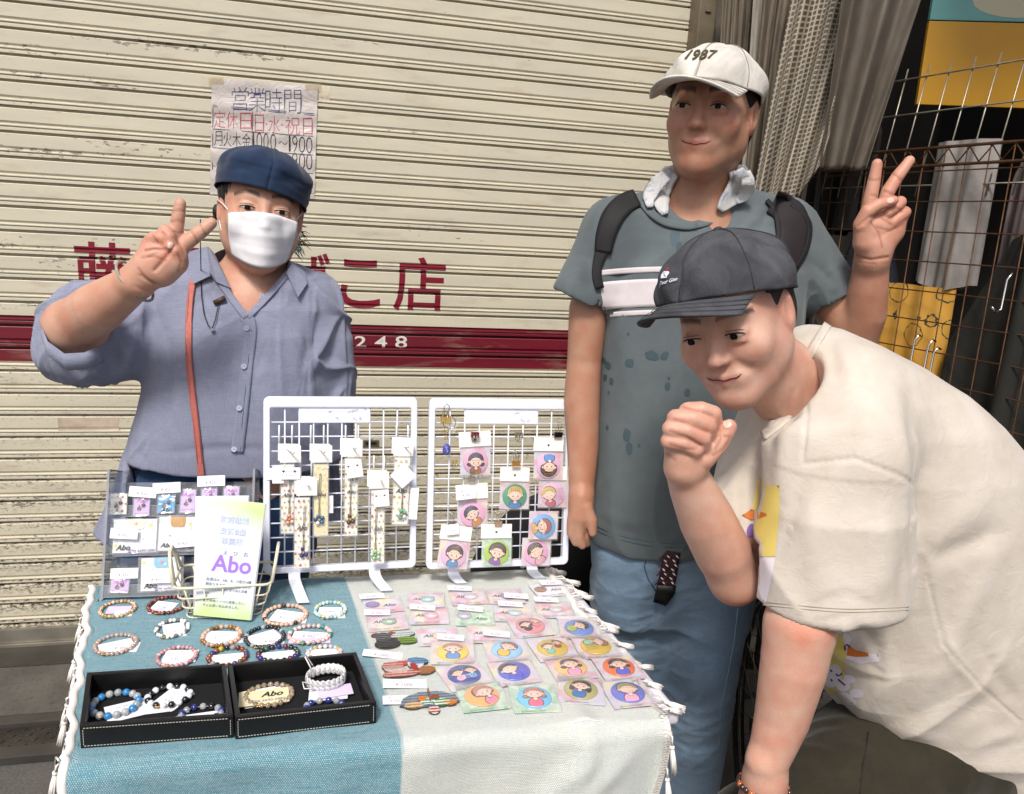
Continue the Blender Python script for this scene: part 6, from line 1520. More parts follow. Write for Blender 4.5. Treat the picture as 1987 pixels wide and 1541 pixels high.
def ribbon(name, path, width, m_, bv, off, parent, thick=.002, fall=1.6, n=5, seg=None):
    """a band following picture points over a surface; width in px (number or list)"""
    pts = [Vector(p) for p in path]; L = [0]
    for i in range(1, len(pts)): L.append(L[-1]+(pts[i]-pts[i-1]).length)
    k = seg or max(8, int(L[-1]/8)); rows = []; last = fall
    for i in range(k+1):
        s_ = L[-1]*i/k; j = max(0, min(len(pts)-2, next((q for q in range(len(L)-1) if L[q+1] >= s_), len(L)-2))); f = (s_-L[j])/max(1e-6, L[j+1]-L[j])
        P0, P1, P2, P3 = pts[max(j-1, 0)], pts[j], pts[j+1], pts[min(j+2, len(pts)-1)]
        c = .5*((2*P1)+(P2-P0)*f+(2*P0-5*P1+4*P2-P3)*f*f+(3*P1-P0-3*P2+P3)*f**3)
        c2 = .5*((P2-P0)+2*(2*P0-5*P1+4*P2-P3)*f+3*(3*P1-P0-3*P2+P3)*f*f); d = Vector((-c2.y, c2.x)).normalized()
        wd = width if not hasattr(width, '__len__') else np.interp(i/k, np.linspace(0, 1, len(width)), width)
        row = []
        for q in range(n+1):
            o = (q/n-.5)*wd; p, _ = surf(bv, c.x+d.x*o, c.y+d.y*o, off)
            tt = (p-CAM).dot(FW) if p is not None else last
            last = tt; row.append((c.x+d.x*o, c.y+d.y*o, tt))
        rows.append(row)
    A = np.array(rows); T_ = A[:, :, 2]
    bad = T_ > np.median(T_)+.07; ii = np.arange(len(T_))
    for j in range(T_.shape[1]):
        g_ = ~bad[:, j]
        if g_.any() and bad[:, j].any(): T_[:, j] = np.interp(ii, ii[g_], T_[g_, j])
    A[:, :, 2] = T_
    if len(T_) > 6:
        pad = np.pad(T_, ((2, 2), (0, 0)), mode='edge'); T_ = np.median(np.stack([pad[i:i+len(T_)] for i in range(5)]), 0)
        for _ in range(3): pad = np.pad(T_, ((1, 1), (0, 0)), mode='edge'); T_ = (pad[:-2]+2*pad[1:-1]+pad[2:])/4
        T_ = np.minimum(T_, A[:, :, 2]+.003)
    rows = [[atD(A[i, j, 0], A[i, j, 1], T_[i, j]) for j in range(A.shape[1])] for i in range(len(A))]
    b = MB(); b.grid(rows); me = b.mesh(name, m_); o = link(name, me, parent); md = o.modifiers.new('s', 'SOLIDIFY'); md.thickness = thick; md.offset = 0; return o
# ---- cloth and skin
def skin_fn(q, a):
    v = q.coord('Object'); n1 = q.noise(v, 55, 4, .6); n2 = q.noise(v, 420, 3, .6)
    c = q.mix(q.ramp(n1, .32, .68, 0, .45), a, q.mix(1., a, (1, .72, .66, 1), 'MULTIPLY')); return q.mix(q.ramp(n2, .5, .75, 0, .4), c, q.mix(1., a, (.80, .66, .6, 1), 'MULTIPLY'))
def skin_mat(name):
    m_ = attr_mat(name, .46, spec=.42, fn=skin_fn, sss=.12); q = N.__new__(N); q.m = m_; q.t = m_.node_tree; q.b = q.t.nodes['Principled BSDF']
    v = q.coord('Object'); q.bump(q.math('ADD', q.noise(v, 700, 3, .6), q.math('MULTIPLY', q.noise(v, 110, 4, .6), 1.2)), .5, .0009); return m_
SKIN = skin_mat('skin')
def fabric(name, c1, c2, rough=.85, weave_=(700, 700), bs=.5, crease=.35, heath=.5, sc=18, mode='knit'):
    q = N(name); v = q.coord('Object'); n1 = q.noise(v, sc, 6, .6, .4); slub = q.noise(q.n('Mapping', {'Vector': v, 'Scale': (1, 1, 14)}).outputs[0], 45, 4, .6); slv = q.noise(q.n('Mapping', {'Vector': v, 'Scale': (14, 14, 1)}).outputs[0], 45, 4, .6)
    a = q.n('Attribute', attribute_name='Col').outputs[0]
    f = q.math('ADD', q.math('MULTIPLY', n1, 1-heath), q.math('MULTIPLY', q.math('ADD', slub, slv), heath*.5))
    c = q.mix(1., q.mix(q.ramp(f, .34, .66), c1, c2), a, 'MULTIPLY'); q.set(Base_Color=c, Roughness=rough); q.b.inputs['Specular IOR Level'].default_value = .2; q.b.inputs['Sheen Weight'].default_value = .15
    fine = q.noise(v, 900, 2, .6); wr = q.noise(v, 26, 5, .55, 1.2)
    q.bump(q.math('ADD', q.math('MULTIPLY', q.math('ADD', q.math('ADD', slub, slv), fine), .35), q.math('MULTIPLY', wr, crease*5)), bs, .0022); return q.m
def emit(name, V, F, m_, parent, cols=None):
    me = np_mesh(name, V, F, [m_], cols if cols is not None else np.ones((len(V), 3))); return link(name, me, parent)

# ---- heads
class Head:
    """local axes: x to the viewer's right, y out of the face, z up; s scales a 0.235 m high head"""
    def __init__(h, chin, crown, Y, yaw, pitch=0, s=None):
        a, b = atY(*chin, Y), atY(*crown, Y); up = (b-a); h.s = (up.length/.235) if s is None else s; up.normalize(); c = (a+b)/2
        view = (CAM-c).normalized(); f = (view-up*view.dot(up)).normalized(); x = f.cross(up)*-1; x = up.cross(f)*1
        R = Matrix((x, f, up)).transposed(); R = R @ Matrix.Rotation(rad(yaw), 3, 'Z') @ Matrix.Rotation(rad(pitch), 3, 'X')
        h.c, h.R = c, R; h.Rn = np.array(R)
    def P(h, x, y, z): return h.c+h.R @ (Vector((x, y, z))*h.s)
    def local(h, V): return ((V-np.array(h.c))@h.Rn)/h.s
    def M4(h): m_ = h.R.to_4x4(); m_.translation = h.c; return m_ @ Matrix.Scale(h.s, 4)
    def build(h, F, female=False, full=1.):
        s = h.s; E = lambda c, r, k=.02, mode='add', R=None: F.ell(h.P(*c), h.Rn if R is None else R, [q*s for q in r], k*s, mode)
        Cn = lambda a, b, r1, r2, k=.02, mode='add': F.cone(h.P(*a), h.P(*b), r1*s, r2*s, k*s, mode)
        E((0, -.012, .038), (.076, .092, .080)); E((0, .022, -.022), (.064*full, .066, .082), .03)
        Cn((0, .052, -.088), (0, .015, -.055), .024*full, .050*full, .035)
        for g in (-1, 1):
            Cn((g*.045*full, .0, -.050), (g*.014, .058, -.090), .024*full, .020, .03)
            E((g*.040*full, .062, -.026), (.022, .018, .020), .028)
            E((g*.077, -.006, -.004), (.008, .018, .031), .008); E((g*.084, .004, -.002), (.006, .009, .018), .004, 'cut')
        E((0, .073, -.098), (.020, .014, .014), .022)
        Cn((-.032, .070, .026), (.032, .070, .026), .012, .012, .02)
        for g in (-1, 1):
            E((g*.032, .101, .004), (.019, .014, .011), .014, 'cut'); E((g*.032, .079, .003), (.0165, .0125, .0105), .006)
            E((g*.032, .0835, -.0075), (.015, .006, .004), .006)
        Cn((0, .084, .014), (0, .098, -.026), .0065, .0095, .012); E((0, .1015, -.029), (.0105, .0095, .0085), .008)
        for g in (-1, 1): E((g*.0125, .092, -.032), (.0068, .0085, .0062), .005); E((g*.0055, .1015, -.0385), (.0032, .004, .003), .002, 'cut')
        Cn((-.016, .078, -.062), (.016, .078, -.062), .0135, .0135, .016)
        for g in (-1, 1): Cn((g*.025, .0790, -.0560), (0, .0900, -.0580), .0026, .0036, .006); Cn((g*.020, .0800, -.0600), (0, .0880, -.0675), .0028, .0044, .006)
        for g in (-1, 1): Cn((g*.022, .096, -.034), (g*.037, .084, -.052), .0022, .0012, .012, 'cut')
    def tint(h, V, C, lip=(.43, .15, .13), brow=(.03, .022, .018), bw=.0042):
        L = h.local(V); x, y, z = L.T; ax = np.abs(x); inh = (np.abs(z) < .14) & (ax < .11) & (np.abs(y) < .13)
        up_ = (y > .05) & inh
        def mix_(m_, c): C[:] = C*(1-m_[:, None])+np.array(c)[None]*m_[:, None]
        ch = np.exp(-(((ax-.042)/.020)**2+((z+.024)/.018)**2))*up_; mix_(ch*.30, (.58, .24, .18))
        mix_(np.exp(-((x/.014)**2+((z+.030)/.012)**2))*up_*.25, (.52, .22, .17))
        zl = -.0625+.0065*(ax/.028)**2; half = .0085*np.clip(1-(ax/.029)**2, 0, 1); m_ = np.clip(1.6-np.abs(z-zl)/np.maximum(half, 1e-4)*1.3, 0, 1)*(ax < .029)*up_*(y > .07); mix_(m_*.85, lip)
        zb = .0285+.004*(1-((ax-.032)/.022)**2)-.0035*(ax > .04)*(ax-.04)/.02; m_ = np.clip(1.5-np.abs(z-zb)/bw, 0, 1)*(ax > .011)*(ax < .056)*up_; mix_(m_*.8, brow)
        ear = inh & (ax > .072) & (np.abs(z) < .04) & (np.abs(y) < .03); mix_(ear*.25, (.55, .2, .15))
    def face(h, parent, lid=.5, bv=None):
        """eyes with iris, lashes and the line of the lips"""
        wm, im, km, lm = mat('#a89c94', .5, name='eye white', var=0, spec=.2), mat('#120b07', .55, var=0, spec=.15), mat('#0b0808', .4, var=0), mat('#1a1210', .7, var=0)
        M_ = h.M4()
        if bv:
            pts = []
            for u in np.linspace(-1, 1, 13):
                q = toPX(np.array([h.P(u*.0275, .09, -.0632+.0068*u*u-.0008*math.cos(u*9))]))
                p = surf(bv, float(q[0][0]), float(q[1][0]), .0002)[0]
                if p is not None: pts.append(p)
            b = MB(); b.tube(pts, [.0003]+[.0010*h.s]*(len(pts)-2)+[.0003], 6); link('lip_line', b.mesh('ll', mat('#4a1c18', .6, var=0)), parent)
        for g in (-1, 1):
            b = MB(); P = []; hw, hh = .0140, .0034+.0028*lid
            ys = lambda u, v: .0900-.0045*(u*u)-.0012*v*v
            def row(v): return [M_ @ Vector((g*.032+u*hw, ys(u, v)+.0016, .0015-.0016*(1-abs(u))*0+hh*v*max(0, 1-abs(u)**2.2)+.0006*u*g)) for u in np.linspace(-1, 1, 13)]
            b.grid([row(v) for v in np.linspace(-1, 1, 7)]); eo = link('eye', b.mesh('eye', wm), parent)
            b = MB(); P = []
            for r_ in np.linspace(.05, 1, 5): P.append([M_ @ Vector((g*.032+.0056*r_*math.cos(a), ys(.4*r_*math.cos(a), 0)+.0023, .0018+min(hh*.92, max(-hh*.92, .0056*r_*math.sin(a))))) for a in np.linspace(0, 2*math.pi, 19)])
            b.grid(P); link('iris', b.mesh('iris', im), eo)
            b = MB(); b.tube([M_ @ Vector((g*.032+u*.0155, ys(u, 1)+.0024-.001*abs(u), .0018+hh*max(0, 1-abs(u)**2.2)+.0002)) for u in np.linspace(-1, 1, 11)], [.0003]+[.0011*h.s]*9+[.0003], 6); link('eyelashes', b.mesh('lash', lm), eo)
            b = MB(); b.tube([M_ @ Vector((g*.032+u*.015, ys(u, 1)+.0012-.001*abs(u), .0075+hh*.6*max(0, 1-u*u))) for u in np.linspace(-1, 1, 11)], [.0002]+[.0005*h.s]*9+[.0002], 5); link('lid_crease', b.mesh('crease', mat('#7a4a38', .6, var=0)), eo)
def hand_cones(F, J, spec, U, Y0, k=.006):
    """spec: chains of (px, py, towards the viewer in px, radius px)"""
    for ch in spec:
        pts = [atY(x, y, Y0-d*U) for x, y, d, r in ch]; F.chain(pts, [r*U for *_, r in ch], k)
def nail(px, py, rx, ry, rot, bv, parent, off=.0012):
    decal('fingernail', ellpx(px, py, rx, ry, rot, 12), mat('#e0b4a6', .25, coat=.5, var=0, name='nail'), bv, off, parent, 4.)
def cap(h, parent, m_, name='cap', brim=.068, bw=.068, bdrop=.0, yaw0=0, tilt=0, raise_=0., R=(.090, .108, .090), seamc='#1b1b1e', back=-18, crease=.003):
    """baseball cap: six panels, seams, button, curved brim"""
    M_ = h.M4() @ Matrix.Translation((0, -.003, .044+raise_)) @ Matrix.Rotation(rad(tilt), 4, 'X') @ Matrix.Rotation(rad(yaw0), 4, 'Z')
    t = link(name, None, parent) if False else None
    def dome(th, ph, o=0.):
        wob = crease*(math.sin(th*5+ph*4)+.6*math.sin(th*9-ph*7+1))*math.sin(min(ph, 1.4))
        seam = -.0022*sum(math.exp(-(((th-k*math.pi/3+math.pi) % (2*math.pi)-math.pi)/.045)**2) for k in range(6))*min(1, ph*2)
        return M_ @ Vector((math.sin(ph)*math.sin(th)*(R[0]+wob+seam+o), math.sin(ph)*math.cos(th)*(R[1]+wob+seam+o), math.cos(ph)*(R[2]+wob*.6+seam*.6+o)))
    rows = []; nth = 96
    for i in range(34):
        f = i/33; rows.append([dome(th, max(.02, f*(1.60+.20*(-math.cos(th))*.5+.12))) for th in np.linspace(0, 2*math.pi, nth+1)])
    b = MB(); b.grid(rows); cr = link('cap_crown', b.mesh('crown', m_), parent); md = cr.modifiers.new('s', 'SOLIDIFY'); md.thickness = .0025
    for k in range(6):
        b = MB(); b.tube([dome(k*math.pi/3+.05, p_, .0010) for p_ in np.linspace(.06, 1.62, 22)], .0007*h.s, 5); link('seam', b.mesh('seam', mat(seamc, .8)), cr)
    b = MB(); b.ball((0, 0, 0), 1, 12, 8, (.007, .007, .004), M_ @ Matrix.Translation((0, 0, R[2]+.001))); link('top_button', b.mesh('btn', m_), cr)
    rows = []; hb = -R[2]*math.cos(math.pi-1.6-.02)
    for i in range(13):
        f = i/12; row = []
        for j in range(31):
            a = rad(-62+124*j/30); w_ = math.cos(a*.9)**.6
            r = 1+f*brim/R[1]*w_; x = math.sin(a)*(R[0]+.002)*(1+f*(bw/R[0]-.72)*.55); y = math.cos(a)*(R[1]+.001)+f*brim*w_
            z = -.004-.012*f-bdrop*f-.020*(math.sin(a)**2)*(.5+.6*f); row.append(M_ @ Vector((x, y, z)))
        rows.append(row)
    b = MB(); b.grid(rows); br = link('cap_brim', b.mesh('brim', m_), parent); md = br.modifiers.new('s', 'SOLIDIFY'); md.thickness = .0035*h.s
    b = MB(); b.tube([Vector(p) for p in rows[-1]], .0022*h.s, 6); link('brim_edge', b.mesh('be', m_), br)
    for f in (4, 7, 10): b = MB(); b.tube([Vector(p)+(M_.to_3x3() @ Vector((0, 0, .0022))) for p in rows[f]], .0005, 4); link('seam', b.mesh('bs', mat(seamc, .8)), br)
    return M_, dome, cr
def settle(t):
    """the parts were modelled where they stand: seat them under their person"""
    for o in t.children: o.location = o.location-t.location
SK1, SK2, SK3 = (.56, .325, .235), (.43, .235, .155), (.58, .35, .265)
def shoes(parent, spots, col):
    for (x, y, a) in spots:
        b = MB(); M_ = Matrix.Translation((x, y, 0)) @ Matrix.Rotation(rad(a), 4, 'Z'); rows = []
        for i in range(15):
            f = i/14; w_ = .042+.008*math.sin(f*math.pi)-(.022*max(0, f-.85)/.15); hgt = .085-.045*min(1, f*1.5) if f > .25 else .095; yy = .08-f*.28
            rows.append([M_ @ Vector((w_*math.cos(q_)*1.0, yy, max(-.0, .018+hgt*.5+hgt*.55*math.sin(q_))-.03)) for q_ in np.linspace(0, 2*math.pi, 17)])
        b.grid(rows); b.bm.faces.new([v for v in b.bm.verts[:16]]); link('shoe', b.mesh('shoe', mat(col, .6)), parent)

# ================================================================ the woman behind the table
def woman():
    Y0 = 1.84; U = 1.86/FPX
    t = thing('person', 'woman in a navy cap and grey blue shirt behind the table making a V sign', 'person', (atY(480, 900, Y0).x, Y0, 0)); t_inv = t.location.copy()
    h = Head((498, 524), (516, 296), Y0-.03, -4, 2)
    J = lambda x, y, Y=Y0: atY(x, y, Y)
    sk = Field((-.62, 1.36, .80), (.36, 2.0, 1.86), .0028)
    h.build(sk, True, full=1.05)
    nb = J(488, 560, Y0+.02); sk.cone(h.P(0, -.018, -.07), nb, .058, .066, .03); sk.cone(nb, J(488, 640, Y0+.01), .070, .085, .03)
    sk.cone(J(420, 590), J(565, 600), .036, .036, .03); sk.ell(J(485, 610, Y0+.0), np.eye(3), (.11, .080, .10), .04)
    sk.cone(J(485, 620), J(480, 960), .11, .12, .05)
    sk.chain([J(375, 580), J(250, 630, 1.80), J(140, 634, 1.69)], [.052, .050, .048], .03)
    sk.chain([J(140, 634, 1.69), J(190, 598, 1.62), J(266, 546, 1.55)], [.051, .047, .031], .02)
    sk.chain([J(622, 600), J(640, 740, Y0), J(612, 868, Y0-.02), J(600, 890, Y0-.04)], [.05, .046, .036, .03], .03)
    Yh = 1.54; Uh = 1.56/FPX
    hand_cones(sk, J, [[(266, 546, 0, 27), (292, 518, 2, 30), (305, 495, 3, 30)], [(292, 520, 2, 27), (330, 500, 3, 27), (340, 486, 3, 20)], [(318, 530, 6, 22), (341, 512, 10, 18)]], Uh, Yh, .018)
    hand_cones(sk, J, [[(331, 476, 2, 14), (342, 446, 2, 12.5), (346, 420, 3, 11.5), (350, 395, 4, 9.5)],
        [(348, 482, 0, 14.5), (371, 464, 2, 13), (392, 448, 3, 12), (410, 433, 3, 10)],
        [(315, 466, 2, 15), (321, 450, 12, 12.5), (328, 460, 22, 11), (332, 473, 22, 10)],
        [(290, 476, 2, 15), (296, 463, 12, 11.5), (309, 462, 20, 10), (318, 466, 22, 9)],
        [(341, 512, 10, 17), (347, 499, 16, 14), (340, 488, 24, 11.5), (330, 479, 28, 9.5)]], Uh, Yh, .005)
    V, F = sk.mesh(); V = smooth_mesh(V, F, 2); C = np.tile(np.array(SK1), (len(V), 1)); h.tint(V, C)
    x, y, _ = toPX(V)
    hd = (x > 255) & (x < 420) & (y > 380) & (y < 560); g = np.exp(-(((x-300)/26)**2+((y-505)/24)**2)); g2 = np.exp(-(((x-285)/22)**2+((y-470)/16)**2))+np.exp(-(((x-335)/18)**2+((y-487)/14)**2)); pk = np.clip((g+g2)*hd*.5, 0, .45)+.12*hd
    C = C*(1-pk[:, None])+np.array((.58, .27, .20))[None]*pk[:, None]
    C *= (1+.10*np.exp(-(((x-120)/40)**2+((y-640)/30)**2)))[:, None]*np.array([1, 1, 1]); N_ = normals(V, F)
    C = blotch(V, C, 5); V, C = lines(V, N_, C, [[(333, 430), (345, 428), (358, 431)], [(337, 410), (347, 408), (358, 410)], [(337, 449), (346, 452), (356, 450)], [(371, 449), (378, 458), (384, 471)], [(388, 437), (394, 446), (400, 456)], [(300, 524), (320, 503), (330, 485)], [(281, 486), (298, 482), (320, 486)], [(276, 500), (300, 497), (322, 506)], [(268, 520), (284, 540), (300, 552)], [(345, 492), (352, 508), (346, 526)], [(314, 450), (323, 456)], [(296, 458), (307, 470)]])
    V = fold(V, N_, [([(272, 535), (292, 548), (312, 556)], 3, -.0022), ([(300, 525), (322, 500), (338, 478)], 3.5, -.0030), ([(282, 488), (300, 484), (322, 484)], 2.5, -.0018), ([(290, 500), (308, 490)], 2.5, -.0012), ([(260, 555), (300, 575)], 3, -.001)])
    bd = emit('body', V, F, SKIN, t, C); bskin = (V, F); bv_s = bvh_of(bskin)
    for a in ((331, 476, 5.5, 7, 20),): nail(*a, bv_s, bd)
    for pts in ([(335, 428), (345, 427), (357, 431)], [(338, 408), (348, 406), (358, 410)], [(372, 450), (378, 458), (383, 470)], [(388, 440), (394, 447), (399, 456)]):
        pass
    h.face(bd, .25)
    # face mask, laid over the nose and cheeks
    loc_ = h.local(V); bl = BVHTree.FromPolygons([tuple(v) for v in loc_], [tuple(int(i) for i in f) for f in F[(np.abs(loc_[F[:, 0]]) < .13).all(1)]]); G = np.zeros((19, 31))
    for i in range(19):
        for j in range(31):
            f = i/18; u = j/15-1; x_ = u*.064*(1-.20*f*f); z_ = -.004-.104*f+.022*abs(u)**2*(f-.35)*1.2
            r_ = bl.ray_cast(Vector((x_, .25, z_)), Vector((0, -1, 0))); G[i, j] = max((r_[0].y+.0045) if r_[0] is not None else .03, .112-.012*f*f-.060*abs(u)**2.0-.006*(1-f)*abs(u))
    G0 = G.copy()
    for _ in range(4):
        pd = np.pad(G, 1, mode='edge'); G = np.maximum(G0, (pd[:-2, 1:-1]+pd[2:, 1:-1]+pd[1:-1, :-2]+pd[1:-1, 2:]+G*2)/6)
    P = [[h.P((j/15-1)*.064*(1-.20*(i/18)**2), G[i, j]+.0030*max(0, math.sin(i*1.05))**4*(1-abs(j/15-1)**3), -.004-.104*i/18+.022*abs(j/15-1)**2*(i/18-.35)*1.2) for j in range(31)] for i in range(19)]
    b = MB(); b.grid(P); mk = mat('#e6e6ea', .7, name='mask', var=.03, bump=.2, bs=400); ms = link('face_mask', b.mesh('mask', mk), t); md = ms.modifiers.new('s', 'SOLIDIFY'); md.thickness = .002
    for g in (-1, 1):
        b = MB(); b.tube([h.P(g*.060, .060, -.012), h.P(g*.074, .030, .004), h.P(g*.084, .0, .012), h.P(g*.084, -.012, -.01), h.P(g*.074, .02, -.045), h.P(g*.056, .05, -.075)], .0011*h.s, 5); link('ear_loop', b.mesh('loop', mk), ms)
    # hair: cap of hair with locks, drawn back; a tuft stands out at the right
    hf = Field(tuple(np.array(h.c)-.16), tuple(np.array(h.c)+.16), .0034)
    hf.ell(h.P(0, -.020, .034), h.Rn, [.084*h.s, .094*h.s, .088*h.s], .01); hf.ell(h.P(0, -.05, -.02), h.Rn, [.074*h.s, .062*h.s, .085*h.s], .03)
    hf.ell(h.P(0, .115, -.045), h.Rn, [.082*h.s, .080*h.s, .100*h.s], .012, 'cut'); 
    Vh, Fh = hf.mesh(); Vh = smooth_mesh(Vh, Fh, 2); Fh = Fh[(h.local(Vh)[:, 2] < .075)[Fh].all(1)]; Nh = normals(Vh, Fh); L = h.local(Vh); Vh = Vh+Nh*(.0016*np.sin(L[:, 0]*900+L[:, 2]*60+6*np.sin(L[:, 2]*40))*1)[:, None]
    HM = mat('#17110f', .42, name='dark hair', var=.5, vs=60, bump=.6, bs=500, stretch=(3, 3, .3), bd=.002); hr = emit('hair', Vh, Fh, HM, t)
    b = MB(); R_ = random.Random(8)
    for i in range(46):
        p = h.P(.070+R_.uniform(-.01, .008), R_.uniform(-.055, -.01), -.045+R_.uniform(-.022, .022)); d = (h.R @ Vector((.7, R_.uniform(-.5, .1), R_.uniform(-.9, .3)))).normalized(); L_ = R_.uniform(.012, .042)
        b.tube([p, p+d*L_*.6+Vector((0, 0, .004)), p+d*L_+Vector((0, 0, -.004*R_.random()))], [.0016, .0011, .0003], 4, cap=False)
    link('loose_strands', b.mesh('st', HM), hr, kind='stuff')
    b = MB(); b.ball((0, 0, 0), 1, 14, 10, (.008*h.s, .012*h.s, .016*h.s), Matrix.Translation(h.P(-.084, -.02, -.012))); link('hair_bun', b.mesh('bun', HM), hr)
    # navy cap without brim, sitting back with the right side lower
    M_ = h.M4() @ Matrix.Translation((0.002, -.008, .052)) @ Matrix.Rotation(rad(9), 4, 'Y') @ Matrix.Rotation(rad(7), 4, 'X'); rows = []
    for i in range(30):
        f = i/29; row = []
        for th in np.linspace(0, 2*math.pi, 73):
            ph = f*1.62; fl = 1+.055*math.exp(-((ph-1.15)/.3)**2)-.02*(ph > 1.45); w_ = .0022*math.sin(th*7+ph*5)*math.sin(ph)+.0012*math.sin(th*13)
            row.append(M_ @ Vector((math.sin(ph)*math.sin(th)*(.0930*fl+w_), math.sin(ph)*math.cos(th)*(.1140*fl+w_), math.cos(ph)*(.070+w_)+.004)))
        rows.append(row)
    for k in range(6):
        f = k/5; rows.append([M_ @ Vector((math.sin(th)*(.0915+.0012*math.sin(k*1.3)), math.cos(th)*(.1120), -.004-.022*f)) for th in np.linspace(0, 2*math.pi, 73)])
    b = MB(); b.grid(rows); NV = fabric('navy cotton', (.007, .018, .048, 1), (.014, .032, .078, 1), .8, bs=.3, heath=.2); me = b.mesh('cap', NV); setcol(me, np.ones((len(me.vertices), 3))); c_ = link('cap', me, t); md = c_.modifiers.new('s', 'SOLIDIFY'); md.thickness = .002
    # shirt
    SH = fabric('grey blue linen', (.185, .20, .285, 1), (.285, .302, .40, 1), .9, bs=.45, heath=.8, crease=.15)
    sf = Field((-.66, 1.50, .50), (.42, 2.10, 1.56), .0042); rows = []
    for py, a, b_, dp, Yc in ((560, 352, 600, .085, Y0), (590, 322, 632, .115, Y0), (640, 303, 640, .135, Y0-.005), (700, 292, 640, .145, Y0-.01), (760, 280, 642, .150, Y0-.01), (820, 262, 650, .155, Y0-.005), (870, 246, 655, .155, Y0), (930, 224, 660, .155, Y0+.01), (1000, 196, 664, .15, Y0+.02), (1030, 186, 664, .15, Y0+.02)):
        L_, R__ = J(a, py), J(b_, py); rows.append(((L_.z+R__.z)/2, (L_.x+R__.x)/2, Yc, (R__.x-L_.x)/2, dp))
    sf.loft(rows, .02, p=2.5)
    sf.chain([J(412, 540, Y0-.02), J(365, 566)], [.050, .066], .04); sf.chain([J(566, 558, Y0-.02), J(600, 588)], [.046, .060], .04); sf.chain([J(420, 550, Y0-.05), J(450, 610, Y0-.05)], [.045, .055], .03); sf.chain([J(552, 565, Y0-.05), J(515, 615, Y0-.05)], [.042, .055], .03); sf.chain([J(415, 530, Y0+.02), J(490, 515, Y0+.10), J(562, 545, Y0+.02)], [.045, .05, .04], .03)
    sf.chain([J(350, 585), J(290, 610, 1.83), J(215, 640, 1.80)], [.073, .078, .088], .05); sf.ell(J(184, 644, 1.79), np.eye(3), (.104, .085, .100), .05); sf.ell(J(150, 690, 1.76), np.eye(3), (.07, .07, .05), .05)
    sf.chain([J(606, 592), J(632, 660), J(640, 740), J(634, 858)], [.066, .060, .054, .058], .04)
    sf.chain([J(120, 640, 1.60), J(150, 628, 1.66), J(215, 610, 1.66)], [.062, .062, .05], .008, 'cut'); sf.cone(J(150, 600, 1.56), J(240, 545, 1.56), .06, .05, .006, 'cut')
    # front hem
    hemz = J(420, 884).z; x0_ = J(262, 884).x; x1_ = J(662, 884).x
    def cutf(X, Y, Z): q_ = np.clip((X-x0_)/(x1_-x0_), 0, 1); zz = hemz-.010*np.sin(q_*3.14)+.012*(1-q_)**3; return np.maximum(np.maximum(Z-zz, x0_+.012*0-X), Y-(Y0+.03))
    sf.op(cutf, (x0_, 1.5, .5), (.6, Y0+.05, hemz+.02), .004, 'cut')
    V, F = sf.mesh(); V = smooth_mesh(V, F, 2); N_ = normals(V, F); arm = (V[:, 0] < J(300, 640).x)|(V[:, 0] > J(612, 700).x); V = V+N_*(.0022*vnoise(V, 34, 3, stretch=(1.4, 1, .5))+np.where(arm, .018, .0052)*crease(V, 34, 41, (1.1, 1, .55)))[:, None]
    st = [([(300, 600), (330, 680), (318, 780), (300, 860)], 9, -.008), ([(345, 585), (340, 700), (352, 860)], 12, .004), ([(455, 660), (446, 760), (440, 860)], 12, -.004), ([(560, 650), (580, 740), (570, 860)], 14, -.005), ([(520, 700), (528, 860)], 10, .004), ([(610, 600), (600, 690), (590, 760)], 8, -.012), ([(593, 740), (612, 690), (640, 650)], 6, .006), ([(595, 760), (640, 700), (660, 650)], 5, -.005), ([(600, 820), (640, 780), (668, 720)], 6, -.005), ([(640, 640), (662, 700), (670, 760)], 7, .004),
          ([(120, 560), (150, 545), (190, 550), (215, 565)], 7, .010), ([(90, 590), (130, 570), (165, 580)], 8, -.010), ([(84, 640), (100, 690), (140, 728), (190, 736)], 9, .010), ([(110, 700), (150, 712), (200, 700), (240, 672)], 6, -.014), ([(200, 735), (225, 700), (240, 650), (262, 610)], 7, -.012), ([(225, 738), (250, 690), (275, 650)], 8, .012), ([(150, 745), (190, 715), (215, 690)], 6, .008), ([(262, 690), (285, 640), (300, 600)], 7, -.010), ([(240, 640), (262, 618), (285, 590)], 5, .008), ([(300, 520), (290, 560), (300, 600), (310, 640)], 6, -.010), ([(345, 520), (330, 560), (300, 590)], 6, .006), ([(110, 660), (100, 630), (88, 610)], 6, .006), ([(275, 590), (296, 640), (292, 700)], 5, -.008),
          ([(470, 700), (420, 740), (360, 760)], 10, .003), ([(300, 880), (420, 870), (560, 872)], 5, -.004), ([(240, 900), (225, 960), (200, 1010)], 9, -.008), ([(262, 880), (255, 950), (230, 1020)], 9, .008), ([(380, 520), (400, 600), (430, 700)], 10, .003)]
    V = fold(V, N_, st)
    # open neck
    x, y, _ = toPX(V); N2 = normals(V, F); tri = [(412, 470), (418, 520), (442, 566), (478, 616), (503, 590), (534, 554), (556, 524), (562, 470)]
    def inside(px, py, poly):
        c = np.zeros(len(px), bool); j = len(poly)-1
        for i in range(len(poly)):
            yi, yj, xi, xj = poly[i][1], poly[j][1], poly[i][0], poly[j][0]; c ^= ((yi > py) != (yj > py)) & (px < (xj-xi)*(py-yi)/(yj-yi+1e-12)+xi); j = i
        return c
    kill = inside(x, y, tri) & (V[:, 1] < Y0+.06)
    F2 = F[~kill[F].any(1)]; sh_ = emit('shirt', V, F2, SH, t); bv = bvh_of((V, F)); bvk = bvh_of((V, F2), bskin)
    one = lambda o: (setcol(o.data, np.ones((len(o.data.vertices), 3))), o)[1]
